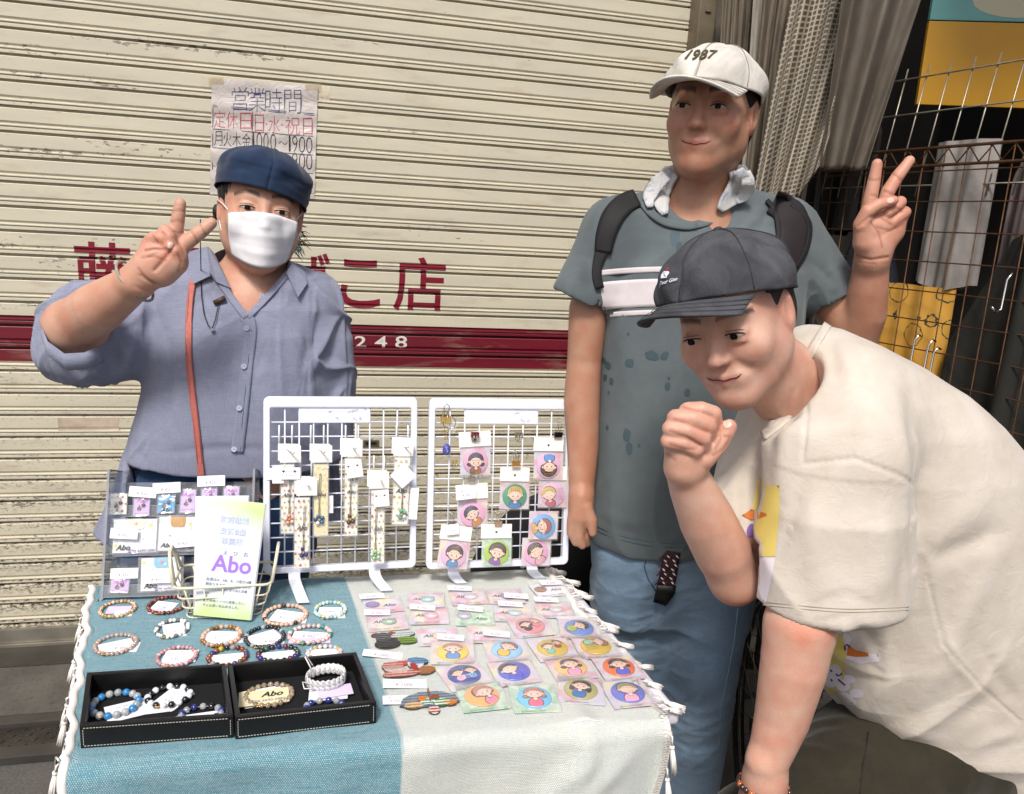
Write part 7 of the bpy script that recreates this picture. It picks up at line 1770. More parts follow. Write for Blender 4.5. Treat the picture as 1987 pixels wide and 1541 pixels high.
    # facings along the opening, placket, collar
    one(ribbon('placket', [(402, 500), (418, 532), (446, 574), (478, 617)], 13, SH, bv, .004, sh_, .003)); one(ribbon('placket', [(570, 515), (540, 552), (506, 590), (478, 617)], 12, SH, bv, .004, sh_, .003))
    one(ribbon('placket', [(478, 614), (486, 640), (478, 711), (470, 792), (460, 878)], 24, SH, bv, .0032, sh_, .002))
    b = MB(); b.tube([surf(bv, x_, y_, .0042)[0] for x_, y_ in ((488, 640), (482, 700), (476, 760), (470, 820), (466, 876))], .0009, 5); link('placket_seam', b.mesh('ps', mat('#454d68', .9)), sh_)
    def flap(poly, offs):
        bm = bmesh.new(); vs = []
        for (px, py), o in zip(poly, offs):
            p, _ = surf(bv, px, py, .004, None)
            if p is None or p.y > Y0: p = atY(px, py, Y0-.05)
            vs.append(bm.verts.new(p-ray(px, py).normalized()*o))
        bm.faces.new(vs); bmesh.ops.triangulate(bm, faces=bm.faces[:]); bmesh.ops.subdivide_edges(bm, edges=bm.edges[:], cuts=2, use_grid_fill=True)
        me = bpy.data.meshes.new('collar'); bm.to_mesh(me); bm.free(); me.materials.append(SH); setcol(me, np.ones((len(me.vertices), 3))); o = link('collar', me, sh_); md = o.modifiers.new('s', 'SOLIDIFY'); md.thickness = .004; md.offset = 0
    flap([(354, 493), (402, 479), (412, 500), (408, 536), (377, 551), (364, 520)], [.012, .03, .03, .012, .006, .012]); flap([(402, 479), (414, 492), (447, 560), (420, 548), (408, 530)], [.03, .022, .004, .004, .012])
    flap([(566, 510), (556, 530), (578, 577), (596, 550), (590, 528)], [.022, .014, .006, .006, .012])
    bt = mat('#aeb2c4', .25, name='button', coat=.5)
    for x_, y_ in ((508, 575), (478, 637), (473, 711), (464, 792), (454, 872)):
        p, n_ = surf(bv, x_, y_, .006); b = MB(); b.prism([(.0056*math.cos(a), .0056*math.sin(a)) for a in np.linspace(0, 6.283, 17)[:-1]], 0, .0018)
        o = link('button', b.mesh('bt', bt), sh_); o.matrix_local = Matrix.Translation(p) @ (-ray(x_, y_)).to_track_quat('Z', 'Y').to_matrix().to_4x4()
        b = MB(); b.box((-.0014, 0, .0019), (.0008, .0032, .0004)); b.box((.0014, 0, .0019), (.0008, .0032, .0004)); link('thread', b.mesh('th', mat('#4a4f66', .8)), o)
    cr_ = [J(84, 636, 1.665), J(96, 668, 1.645), J(128, 692, 1.635), J(165, 690, 1.64), J(196, 676, 1.66)]
    b = MB(); P = []
    for i, p in enumerate(cr_): P.append([p+Vector((0, -.006, .006)), p+Vector((0, -.012, -.006)), p+Vector((0, -.006, -.020)), p+Vector((0, .012, -.026))])
    b.grid(P); one(link('sleeve_cuff', b.mesh('cuff', SH), sh_)).modifiers.new('s', 'SOLIDIFY').thickness = .003
    # jeans
    DN = fabric('dark denim', (.010, .030, .085, 1), (.025, .065, .145, 1), .85, bs=.5, heath=.5)
    pf = Field((-.55, 1.55, -.02), (.36, 2.1, 1.02), .007); rows = []
    for py, a, b_, dp in ((868, 272, 560, .118), (900, 262, 575, .128), (960, 250, 590, .135), (1060, 245, 600, .14)):
        L_, R__ = J(a, py), J(b_, py); rows.append(((L_.z+R__.z)/2, (L_.x+R__.x)/2, Y0+.005, (R__.x-L_.x)/2, dp))
    pf.loft(rows, .02, p=2.4); z0 = rows[-1][0]; cx = rows[-1][1]
    for g in (-1, 1): pf.chain([(cx+g*.09, Y0, z0), (cx+g*.10, Y0-.01, .45), (cx+g*.10, Y0+.01, .06)], [.12, .09, .075], .05)
    Vp, Fp = pf.mesh(); Vp = smooth_mesh(Vp, Fp, 2); Np = normals(Vp, Fp); Vp = Vp+Np*(.003*vnoise(Vp, 30, 9, stretch=(2, 1, .6)))[:, None]
    xp, yp, _ = toPX(Vp); gath = np.clip(1-(yp-895)/30, 0, 1)*np.sin(xp*.55+2*np.sin(xp*.13))*.0028; Vp = Vp+Np*gath[:, None]
    pj = emit('trousers', Vp, Fp, DN, t); bvp = bvh_of((Vp, Fp))
    one(ribbon('waist_tie', [(430, 892), (470, 884), (500, 905), (512, 960)], 9, DN, bvp, .012, pj, .003)); one(ribbon('waist_tie', [(455, 892), (440, 930), (432, 975)], 8, DN, bvp, .012, pj, .003)); one(ribbon('waist_tie', [(425, 886), (450, 882), (480, 890)], 12, DN, bvp, .016, pj, .004))
    shoes(t, [(cx-.1, Y0, 5), (cx+.1, Y0, -5)], '#dddcd8')
    # things she wears
    s = thing('bag_strap', 'dusty pink shoulder bag strap down the front of the grey blue shirt', 'bag strap', (0, 0, 0)); bva = bvh_of((V, F), (Vp, Fp))
    PK = mat('#b9685e', .6, name='pink leather', var=.15, vs=120, bump=.3, bs=600)
    o = ribbon('strap', [(374, 545), (368, 590), (366, 640), (367, 700), (374, 770), (382, 840), (391, 925)], 12, PK, bva, .005, s, .0028)
    for q_ in (-4.2, 4.2): b = MB(); b.tube([surf(bva, x_+q_, y_, .0072)[0] for x_, y_ in ((371, 565), (367, 620), (366, 680), (372, 750), (381, 830), (388, 900))], .0005, 4); link('stitch_line', b.mesh('sl', mat('#8a4a44', .8)), s)
    n_ = thing('necklace', 'thin dark cord with a wooden toggle hanging over the shirt', 'necklace', (0, 0, 0)); 
    b = MB(); pts = [(389, 425), (389, 470), (390, 530), (391, 575), (396, 610), (404, 632), (412, 637), (418, 620), (423, 596), (425, 590)]; b.tube([(surf(bvk, x_, y_, .006, None)[0] if y_ > 480 and surf(bvk, x_, y_, .006, None)[0] is not None and surf(bvk, x_, y_, .006, None)[0].y > 1.62 else atY(x_, y_, 1.66)) for x_, y_ in pts], .0011, 6); link('cord', b.mesh('c', mat('#1f1a1a', .6)), n_)
    p = surf(bvk, 427, 583, .008, 1.8)[0]; b = MB(); b.tube([p+Vector((-.012, 0, -.006)), p+Vector((.010, 0, .006))], .0052, 10); link('toggle', b.mesh('tg', mat('#4a3524', .5)), n_)
    p = surf(bvk, 413, 641, .007, 1.8)[0]; b = MB(); b.ball(p, .0042, 12, 8); link('bead', b.mesh('bd', mat('#8a92a0', .2, coat=.5)), n_)
    p = h.P(.078, .002, -.050); e = thing('earring', 'turquoise drop earring below the right side of the face mask', 'earring', p); b = MB(); b.tube([(0, 0, .02), (0, 0, -.012)], .0006, 5); b.ball((0, 0, -.002), .0022); link('drop', b.mesh('er', STEEL), e); tq = mat('#4fb0b4', .2, coat=.6)
    for a in range(4): b = MB(); b.ball((.0045*math.cos(a*1.57), 0, -.016+.0045*math.sin(a*1.57)), .0030); link('bead', b.mesh('tq', tq), e)
    w_ = thing('wristband', 'thin grey cord wristband on the raised wrist', 'wristband', (0, 0, 0)); c = J(262, 546, 1.555); ax = (J(300, 515, 1.55)-J(230, 575, 1.58)).normalized(); a_ = ax.orthogonal().normalized(); b_ = ax.cross(a_)
    pts = []
    for q_ in np.linspace(0, 2*math.pi, 33)[:-1]:
        r = .040+.002*math.sin(q_*2); pts.append(c+(a_*math.cos(q_)+b_*math.sin(q_))*r+ax*.004*math.sin(q_))
    b = MB(); b.tube(pts, .0026, 7, close=True); link('band', b.mesh('wb', mat('#9c958a', .6, var=.3, vs=200)), w_)
    return t
settle(woman())

# ================================================================ the standing man
def standing_man():
    Y0 = 1.60; U = 1.62/FPX; J = lambda x, y, Y=Y0: atY(x, y, Y)
    t = thing('person', 'tall man in a blue grey striped T-shirt and pale cap raising a V sign', 'person', (J(1320, 900).x, Y0, 0))
    h = Head((1362, 346), (1400, 92), Y0-.05, 14, -3)
    sk = Field((.36, 1.24, .78), (1.26, 1.86, 2.04), .0029); h.build(sk, full=1.0)
    nb = J(1345, 430, Y0+.01); sk.cone(h.P(0, -.02, -.07), nb, .060, .066, .035); sk.cone(nb, J(1345, 520, Y0), .080, .09, .04); sk.cone(J(1230, 462), J(1490, 462), .038, .038, .04)
    sk.cone(J(1345, 520), J(1310, 1000), .10, .10, .05)
    sk.chain([J(1180, 470), J(1142, 600, Y0-.01), J(1134, 700, Y0-.01), J(1129, 780, Y0-.02), J(1131, 870, Y0-.04), J(1128, 972, Y0-.07)], [.044, .041, .037, .039, .034, .025], .02)
    sk.chain([J(1540, 475), J(1605, 570, Y0-.02), J(1655, 664, Y0-.05)], [.048, .048, .045], .02); sk.chain([J(1655, 664, Y0-.05), J(1676, 610, Y0-.08), J(1684, 560, Y0-.10), J(1693, 500, Y0-.12)], [.050, .047, .041, .033], .015)
    Yh = Y0-.13; Uh = 1.50/FPX
    # left hand hanging, thumb towards the viewer
    Yl = Y0-.08; Ul = 1.54/FPX
    hand_cones(sk, J, [[(1128, 965, 0, 24), (1126, 1000, 4, 26), (1122, 1018, 2, 22)]], Ul, Yl, .015)
    hand_cones(sk, J, [[(1138, 985, 18, 13), (1148, 1010, 26, 12), (1150, 1034, 28, 9)], [(1112, 1010, 4, 13), (1110, 1034, 6, 11), (1118, 1052, 8, 9.5)], [(1124, 1014, 10, 12), (1124, 1040, 14, 11), (1130, 1058, 14, 9)], [(1134, 1016, 4, 12), (1136, 1040, 6, 11), (1138, 1054, 4, 9)]], Ul, Yl, .005)
    hand_cones(sk, J, [[(1693, 502, 0, 33), (1694, 470, 3, 33), (1698, 440, 3, 30)], [(1702, 480, 3, 30), (1730, 450, 2, 26), (1734, 424, 2, 22)], [(1676, 470, 8, 22), (1674, 440, 14, 18)], [(1690, 440, 2, 28), (1728, 430, 0, 26)]], Uh, Yh, .016)
    hand_cones(sk, J, [[(1684, 418, 0, 15), (1690, 380, 1, 14), (1697, 347, 2, 12.5), (1702, 318, 3, 10.5)], [(1712, 410, 0, 15), (1723, 372, 1, 14), (1742, 342, 2, 13), (1765, 312, 3, 10.5)],
        [(1672, 436, 16, 17), (1684, 410, 26, 14.5), (1706, 397, 34, 12.5), (1734, 389, 38, 10)],
        [(1734, 418, 2, 14), (1747, 392, 16, 12.5), (1740, 400, 24, 12), (1722, 414, 26, 10.5)], [(1744, 432, 2, 14), (1756, 412, 14, 12.5), (1746, 420, 22, 12), (1732, 432, 24, 10)]], Uh, Yh, .004)
    V, F = sk.mesh(); V = smooth_mesh(V, F, 2); C = np.tile(np.array(SK2), (len(V), 1)); h.tint(V, C, lip=(.36, .13, .10), bw=.0052)
    x, y, _ = toPX(V); hd = (x > 1640) & (y < 700); pk = np.clip(.30*hd*np.clip((640-y)/160, 0, 1)+.25*hd*(y < 500)+.2*hd*(y < 350), 0, .62); C = C*(1-pk[:, None])+np.array((.64, .33, .25))[None]*pk[:, None]
    stub = h.local(V); m_ = np.clip(1.2-np.abs(stub[:, 2]+.085)/.035, 0, 1)*(stub[:, 1] > .02)*(np.abs(stub[:, 0]) < .07)*.14; C *= (1-m_)[:, None]; N_ = normals(V, F); C = blotch(V, C, 15); V, C = lines(V, N_, C, [[(1686, 348), (1697, 350), (1709, 347)], [(1690, 378), (1702, 381)], [(1732, 336), (1742, 344), (1752, 352)], [(1716, 370), (1734, 378)], [(1662, 496), (1690, 504), (1724, 498)], [(1668, 508), (1700, 512)], [(1712, 480), (1706, 452), (1690, 432)], [(1700, 440), (1728, 448), (1752, 436)], [(1690, 424), (1710, 408)], [(1712, 424), (1730, 436)], [(1742, 404), (1750, 410)]])
    V = fold(V, N_, [([(1662, 500), (1690, 505), (1722, 500)], 3, -.002), ([(1700, 470), (1708, 450), (1700, 425)], 4, -.003), ([(1665, 440), (1690, 420)], 3, -.002), ([(1715, 455), (1735, 445)], 3, -.0015)])
    bd = emit('body', V, F, SKIN, t, C); bsk = (V, F); bvs = bvh_of(bsk); h.face(bd, .35, bvs)
    for a in ((1728, 389, 5.5, 7.5, 70),): nail(*a, bvs, bd)
    hf = Field(tuple(np.array(h.c)-.15), tuple(np.array(h.c)+.15), .0036)
    hf.ell(h.P(0, -.016, .034), h.Rn, [.081*h.s, .093*h.s, .084*h.s], .01); hf.ell(h.P(0, -.05, -.02), h.Rn, [.070*h.s, .055*h.s, .07*h.s], .03); hf.ell(h.P(0, .11, -.03), h.Rn, [.0785*h.s, .090*h.s, .10*h.s], .008, 'cut')
    Vh, Fh = hf.mesh(); Vh = smooth_mesh(Vh, Fh, 1); Fh = Fh[(h.local(Vh)[:, 2] < .062)[Fh].all(1)]; Nh = normals(Vh, Fh); Vh = Vh+Nh*(.0015*vnoise(Vh, 260, 5, 9, (1, 1, .3)))[:, None]; emit('hair', Vh, Fh, mat('#120e0d', .5, name='short black hair', var=.4, vs=80, bump=.6, bs=600), t)
    CPM = N('pale cap cotton'); v = CPM.coord(); f = CPM.noise(v, 11, 5, .6, 1.0); CPM.set(Base_Color=CPM.mix(CPM.ramp(f, .35, .66), (.50, .47, .44, 1), (.74, .71, .64, 1)), Roughness=.9); CPM.bump(CPM.math('ADD', f, CPM.math('MULTIPLY', CPM.noise(v, 600, 2), .2)), .5, .006)
    M_, dome, cr = cap(h, t, CPM.m, brim=.062, yaw0=8, tilt=5, raise_=-.004, R=(.090, .108, .080), seamc='#8a8478', crease=.0035)
    A = Art(); A.text('1987', 0, 0, .070, .024, '#4a4630', .018, 0); OL = mat('#4b462f', .8, name='olive embroidery', var=.25, vs=700); VV = [dome(x_/.100+.02, 1.04-y_/.086-.12*(x_/.05)**2*.3, .0016) for x_, y_, k in A.V]
    me = bpy.data.meshes.new('digits'); me.from_pydata(VV, [], A.F); me.materials.append(OL); md = link('embroidery', me, cr).modifiers.new('s', 'SOLIDIFY'); md.thickness = .0015; md.offset = 0
    # T-shirt
    TS = fabric('blue grey jersey', (.092, .114, .122, 1), (.126, .150, .160, 1), .9, bs=.3, heath=.25, crease=.25, sc=9); sf = Field((.38, 1.30, .66), (1.28, 1.92, 1.72), .0042); rows = []
    for py, a, b_, dp in ((432, 1225, 1500, .075), (470, 1195, 1545, .105), (520, 1180, 1548, .125), (600, 1166, 1540, .135), (700, 1162, 1530, .14), (800, 1158, 1522, .14), (900, 1150, 1515, .14), (1000, 1143, 1510, .14), (1030, 1146, 1482, .135), (1044, 1150, 1470, .132)):
        L_, R__ = J(a, py), J(b_, py); rows.append(((L_.z+R__.z)/2, (L_.x+R__.x)/2, Y0, (R__.x-L_.x)/2, dp))
    sf.loft(rows, .02, p=2.6); sf.cone(J(1300, 420, Y0+.01), J(1205, 448), .062, .066, .05); sf.cone(J(1400, 410, Y0+.01), J(1500, 446), .062, .070, .05)
    sf.chain([J(1190, 455), J(1155, 520), J(1128, 572, Y0-.01)], [.066, .060, .062], .03); sf.chain([J(1520, 455), J(1570, 520, Y0-.01), J(1608, 575, Y0-.02)], [.074, .068, .066], .03)
    sf.cone(J(1132, 570, Y0-.01), J(1110, 650, Y0-.01), .056, .060, .004, 'cut'); sf.cone(J(1606, 570, Y0-.02), J(1640, 640, Y0-.03), .060, .066, .004, 'cut')
    hem_cut(sf, (1080, 562), (1168, 606), 1060, 1161, Y0); hem_cut(sf, (1556, 616), (1644, 574), 1558, 1670, Y0)
    neck = h.P(0, 0, -.10); sf.cone(J(1352, 330, Y0-.02), J(1346, 372, Y0-.02), .062, .062, .008, 'cut'); sf.cone(J(1346, 372, Y0-.02), J(1346, 376, Y0-.12), .060, .050, .006, 'cut')
    V, F = sf.mesh(); V = smooth_mesh(V, F, 2)
    N_ = normals(V, F); V = V+N_*(.0016*vnoise(V, 26, 13, stretch=(1.2, 1, .6))+.0085*crease(V, 22, 51, (1.1, 1, .6)))[:, None]
    st = [([(1200, 400), (1178, 470), (1172, 560)], 8, .004), ([(1165, 470), (1130, 540)], 8, -.006), ([(1150, 500), (1110, 560)], 7, .005), ([(1175, 600), (1190, 700), (1180, 820)], 12, -.006), ([(1200, 620), (1230, 760), (1220, 900)], 14, .004), ([(1250, 600), (1270, 800), (1262, 1000)], 16, -.005), ([(1150, 980), (1200, 1010), (1260, 1020)], 8, .004), ([(1160, 1010), (1250, 1045), (1330, 1050)], 8, -.004), ([(1480, 400), (1450, 440), (1420, 470)], 5, .005), ([(1500, 395), (1470, 450)], 4, -.006), ([(1520, 480), (1540, 540), (1550, 600)], 8, -.006), ([(1590, 470), (1612, 530), (1625, 570)], 7, .004), ([(1330, 640), (1360, 800), (1350, 950)], 18, .004), ([(1560, 500), (1600, 530), (1630, 560)], 5, -.004), ([(1230, 500), (1270, 560), (1280, 640)], 14, .003)]
    V = fold(V, N_, st); x, y, _ = toPX(V); C = np.ones((len(V), 3))
    wet = np.clip(np.exp(-(((x-1215)/22)**2+((y-420)/45)**2))+np.exp(-(((x-1135)/16)**2+((y-525)/30)**2))+.9*np.exp(-(((x-1470)/30)**2+((y-400)/22)**2))+.8*np.exp(-(((x-1560)/30)**2+((y-480)/40)**2)), 0, 1); wet = wet*np.clip(.5+1.2*vnoise(V, 60, 8), 0, 1); C *= (1-.38*wet)[:, None]
    sh_ = emit('shirt', V, F, TS, t, C); bv = bvh_of((V, F)); one = lambda o: (setcol(o.data, np.ones((len(o.data.vertices), 3))), o)[1]
    one(ribbon('neck_rib', [(1246, 392), (1262, 412), (1290, 431), (1330, 439), (1352, 436)], 14, TS, bv, .006, sh_, .003, n=3)); one(ribbon('neck_rib', [(1440, 380), (1428, 394), (1405, 412), (1375, 430), (1348, 437)], 14, TS, bv, .006, sh_, .003, n=3))
    WT = mat('#cdc6c8', .85, name='white print', var=.06, vs=60)
    one(ribbon('stripe', [(1166, 530), (1210, 526), (1280, 523), (1400, 524), (1530, 528)], 11, WT, bv, .0012, sh_, .0008, n=3)); one(ribbon('stripe', [(1167, 575), (1210, 571), (1280, 568), (1400, 569), (1530, 573)], 54, WT, bv, .0012, sh_, .0008, n=8)); one(ribbon('stripe', [(1169, 613), (1210, 609), (1280, 606), (1400, 607), (1530, 611)], 10, WT, bv, .0012, sh_, .0008, n=3))
    for z_ in (1066, 1058): one(ribbon('hem_stitch', [(1152, z_-40), (1200, z_-20), (1270, z_-6), (1350, z_-4), (1420, z_-4)], 1.6, mat('#50646c', .9), bv, .0010, sh_, .0006, n=2))
    WS = mat('#3d5058', .7, name='wet spot', var=.1, vs=90)
    R_ = random.Random(21)
    for i, (cx, cy, rx, ry, ro) in enumerate([(1180, 710, 6, 8, 0), (1222, 705, 9, 9, 0), (1174, 733, 4, 7, 0), (1186, 740, 4, 8, 0), (1265, 690, 14, 9, 20), (1295, 750, 6, 8, 0), (1334, 762, 6, 8, 0), (1216, 845, 8, 14, 0), (1221, 870, 7, 13, 0), (1178, 830, 3, 5, 0), (1298, 734, 3, 3, 0), (1219, 648, 3, 3, 0), (1181, 762, 2, 4, 0), (1400, 520, 8, 20, 10), (1310, 460, 10, 18, 10), (1318, 480, 6, 12, 0), (1290, 690, 7, 10, 40), (1240, 865, 3, 4, 0), (1172, 700, 8, 4, 60)]):
        P = [(cx+(rx*math.cos(a)*math.cos(rad(ro))-ry*math.sin(a)*math.sin(rad(ro)))*R_.uniform(.85, 1.12), cy+(rx*math.cos(a)*math.sin(rad(ro))+ry*math.sin(a)*math.cos(rad(ro)))*R_.uniform(.85, 1.12)) for a in np.linspace(0, 2*math.pi, 15)[:-1]]; decal('wet_spot', P, WS, bv, .0009, sh_, 8.)
    # jeans
    DN = fabric('faded denim', (.135, .215, .32, 1), (.26, .365, .48, 1), .85, bs=.5, heath=.55, sc=7); pf = Field((.42, 1.28, .02), (1.10, 1.86, 1.08), .0052)
    rows = []
    for py, a, b_, dp in ((1000, 1162, 1450, .112), (1060, 1152, 1450, .120), (1120, 1156, 1446, .112), (1190, 1172, 1432, .085)):
        L_, R__ = J(a, py), J(b_, py); rows.append(((L_.z+R__.z)/2, (L_.x+R__.x)/2, Y0, (R__.x-L_.x)/2, dp))
    pf.loft(rows, .02, p=2.4)
    pf.chain([J(1225, 1150, Y0+.03), J(1235, 1300, Y0+.05), J(1262, 1480, Y0+.06), (J(1262, 1480).x+.02, Y0+.06, .09)], [.088, .080, .070, .066], .05)
    pf.chain([J(1375, 1150, Y0-.01), J(1362, 1290, Y0-.03), J(1350, 1430, Y0-.03), (J(1345, 1500).x, Y0+.0, .09)], [.100, .088, .078, .068], .05); pf.chain([J(1272, 1160, Y0-.135), J(1260, 1230, Y0-.12), J(1260, 1330, Y0-.11), J(1270, 1541, Y0-.10)], [.024, .042, .050, .060], .012, 'cut')
    Vp, Fp = pf.mesh(); Vp = smooth_mesh(Vp, Fp, 2); Np = normals(Vp, Fp); Vp = Vp+Np*(.0020*vnoise(Vp, 30, 19)+.0060*crease(Vp, 34, 61, (.7, .7, 1.5)))[:, None]
    Vp = fold(Vp, Np, [([(1285, 1090), (1275, 1150), (1262, 1230), (1262, 1320)], 8, -.010), ([(1250, 1075), (1235, 1110), (1262, 1140)], 6, .004), ([(1270, 1250), (1320, 1220), (1380, 1215)], 9, -.004), ([(1150, 1090), (1200, 1110), (1250, 1105)], 7, .004), ([(1160, 1180), (1210, 1200), (1250, 1190)], 8, -.004), ([(1290, 1420), (1340, 1400), (1400, 1410)], 8, .005), ([(1290, 1440), (1340, 1455), (1400, 1440)], 7, -.006), ([(1300, 1480), (1350, 1470), (1400, 1490)], 8, .004), ([(1290, 1370), (1350, 1372), (1405, 1360)], 8, -.005), ([(1415, 1340), (1400, 1380), (1412, 1420)], 7, .006)])
    xp, yp, _ = toPX(Vp); C = np.ones((len(Vp), 3)); fade = np.exp(-(((xp-1360)/40)**2+((yp-1250)/110)**2))+.7*np.exp(-(((xp-1340)/45)**2+((yp-1400)/50)**2))+.4*np.exp(-(((xp-1215)/35)**2+((yp-1180)/80)**2)); C *= (.92+.30*np.clip(fade, 0, 1))[:, None]
    pj = emit('jeans', Vp, Fp, DN, t, C); bvp = bvh_of((Vp, Fp)); pale = mat('#a9b6c2', .8)
    b = MB(); b.tube([q_[0] for q_ in (surf(bvp, *p, .0012) for p in ((1432, 1180), (1424, 1250), (1410, 1320), (1398, 1380), (1396, 1440), (1392, 1500))) if q_[0] is not None], .0011, 5); link('side_seam', b.mesh('ss', mat('#8fa6ba', .9)), pj)
    b = MB(); b.tube([q_[0] for q_ in (surf(bvp, *p, .001) for p in ((1255, 1082), (1250, 1100), (1258, 1125), (1275, 1150))) if q_[0] is not None], .0012, 5); link('fly_seam', b.mesh('fs', mat('#34506e', .9)), pj)
    shoes(t, [(J(1290, 1480).x-.02, Y0+.06, 15), (J(1345, 1500).x+.02, Y0, -5)], '#2a2a2c')
    # braided belt end
    bl = thing('belt_end', 'braided dark red and white belt end hanging over the jeans', 'belt', (0, 0, 0)); o = ribbon('webbing', [(1304, 1070), (1300, 1095), (1296, 1118), (1292, 1138)], 33, mat('#2a0f16', .7), bvp, .022, bl, .003)
    for r in range(7):
        for c in range(4):
            px_, py_ = 1286+c*8.5+(4 if r % 2 else 0)-r*1.5, 1078+r*8.5
            p, _ = surf(bvp, px_, py_, .0250, 1.6); q_, _ = surf(bvp, px_+(6 if (r+c) % 2 else -6), py_+6, .0250, 1.6)
            if p is not None and q_ is not None: b = MB(); b.tube([p, (p+q_)/2+(CAM-p).normalized()*.0022, q_], [.001, .0019, .001], 6); link('braid_strand', b.mesh('bs', mat('#cfc9c6' if (r+c) % 2 else '#5a1a28', .7)), bl)
    decal('leather_tip', [(1275, 1134), (1311, 1137), (1309, 1150), (1292, 1173), (1268, 1166)], mat('#120f10', .45), bvp, .023, bl, 12.).modifiers.new('s', 'SOLIDIFY').thickness = .004
    # backpack straps
    bp = thing('backpack', 'black backpack on the back of the standing man with straps over both shoulders', 'backpack', (0, 0, 0)); BK = mat('#0e0d10', .75, name='black webbing', var=.25, vs=90, bump=.4, bs=700); BK2 = mat('#1c1418', .8, name='strap padding', var=.25, vs=50, bump=.4, bs=300)
    ribbon('shoulder_strap', [(1236, 384), (1212, 396), (1190, 420), (1176, 455), (1170, 490)], [34, 40, 42, 38, 32], BK, bv, .005, bp, .006); ribbon('lower_strap', [(1168, 486), (1160, 510), (1158, 535), (1164, 560)], [26, 20, 18, 16], BK, bv, .006, bp, .004)
    ribbon('shoulder_strap', [(1500, 392), (1528, 410), (1540, 440), (1536, 480), (1520, 520)], [44, 60, 62, 58, 50], BK2, bv, .005, bp, .006)
    for e in (-1, 1): ribbon('strap_binding', [(1512+e*24, 392+e*4), (1532+e*30, 412+e*6), (1541+e*31, 442), (1537+e*29, 482), (1520+e*26, 520)], 8, BK, bv, .009, bp, .0025)
    b = MB(); b.box((0, 0, 0), (.30, .14, .44), bevel=.03); o = link('bag', b.mesh('bp', BK), bp); o.location = (J(1350, 650).x, Y0+.23, J(1350, 650).z)
    # towel round the neck
    tw = thing('neck_towel', 'white and pale blue patterned towel round the neck of the standing man', 'towel', (0, 0, 0)); q = N('terry cloth'); v = q.coord(); f = q.noise(v, 34, 5, .65, 1.5); q.set(Base_Color=q.mix(q.ramp(f, .54, .64), (.80, .80, .80, 1), (.50, .57, .70, 1)), Roughness=1.); q.bump(q.noise(v, 420, 3, .7), 1., .006)
    bvn = bvh_of((V, F), bsk)
    for k, (pts, wd, off) in enumerate((([(1306, 334), (1290, 352), (1282, 376), (1284, 398), (1290, 416)], [26, 34, 36, 30, 12], .012), ([(1292, 340), (1272, 360), (1260, 384), (1262, 402)], [22, 28, 26, 12], .020), ([(1428, 330), (1436, 350), (1428, 372), (1410, 392), (1396, 408)], [26, 40, 40, 30, 12], .012), ([(1444, 334), (1452, 354), (1446, 376), (1428, 392)], [22, 26, 26, 10], .020))):
        o = ribbon('towel_fold', pts, wd, q.m, bvn, off, tw, .005, n=8); md = o.modifiers.new('d', 'DISPLACE'); tx = bpy.data.textures.new('terry', 'CLOUDS'); tx.noise_scale = .006; md.texture = tx; md.strength = .0022; md.texture_coords = 'LOCAL'
    b = MB(); b.tube([J(1300, 342, Y0), J(1296, 338, Y0+.07), J(1365, 330, Y0+.12), J(1440, 336, Y0+.07), J(1440, 342, Y0)], [.014, .018, .020, .018, .014], 10); link('towel_back', b.mesh('tb', q.m, smooth=True), tw)
    return t
settle(standing_man())

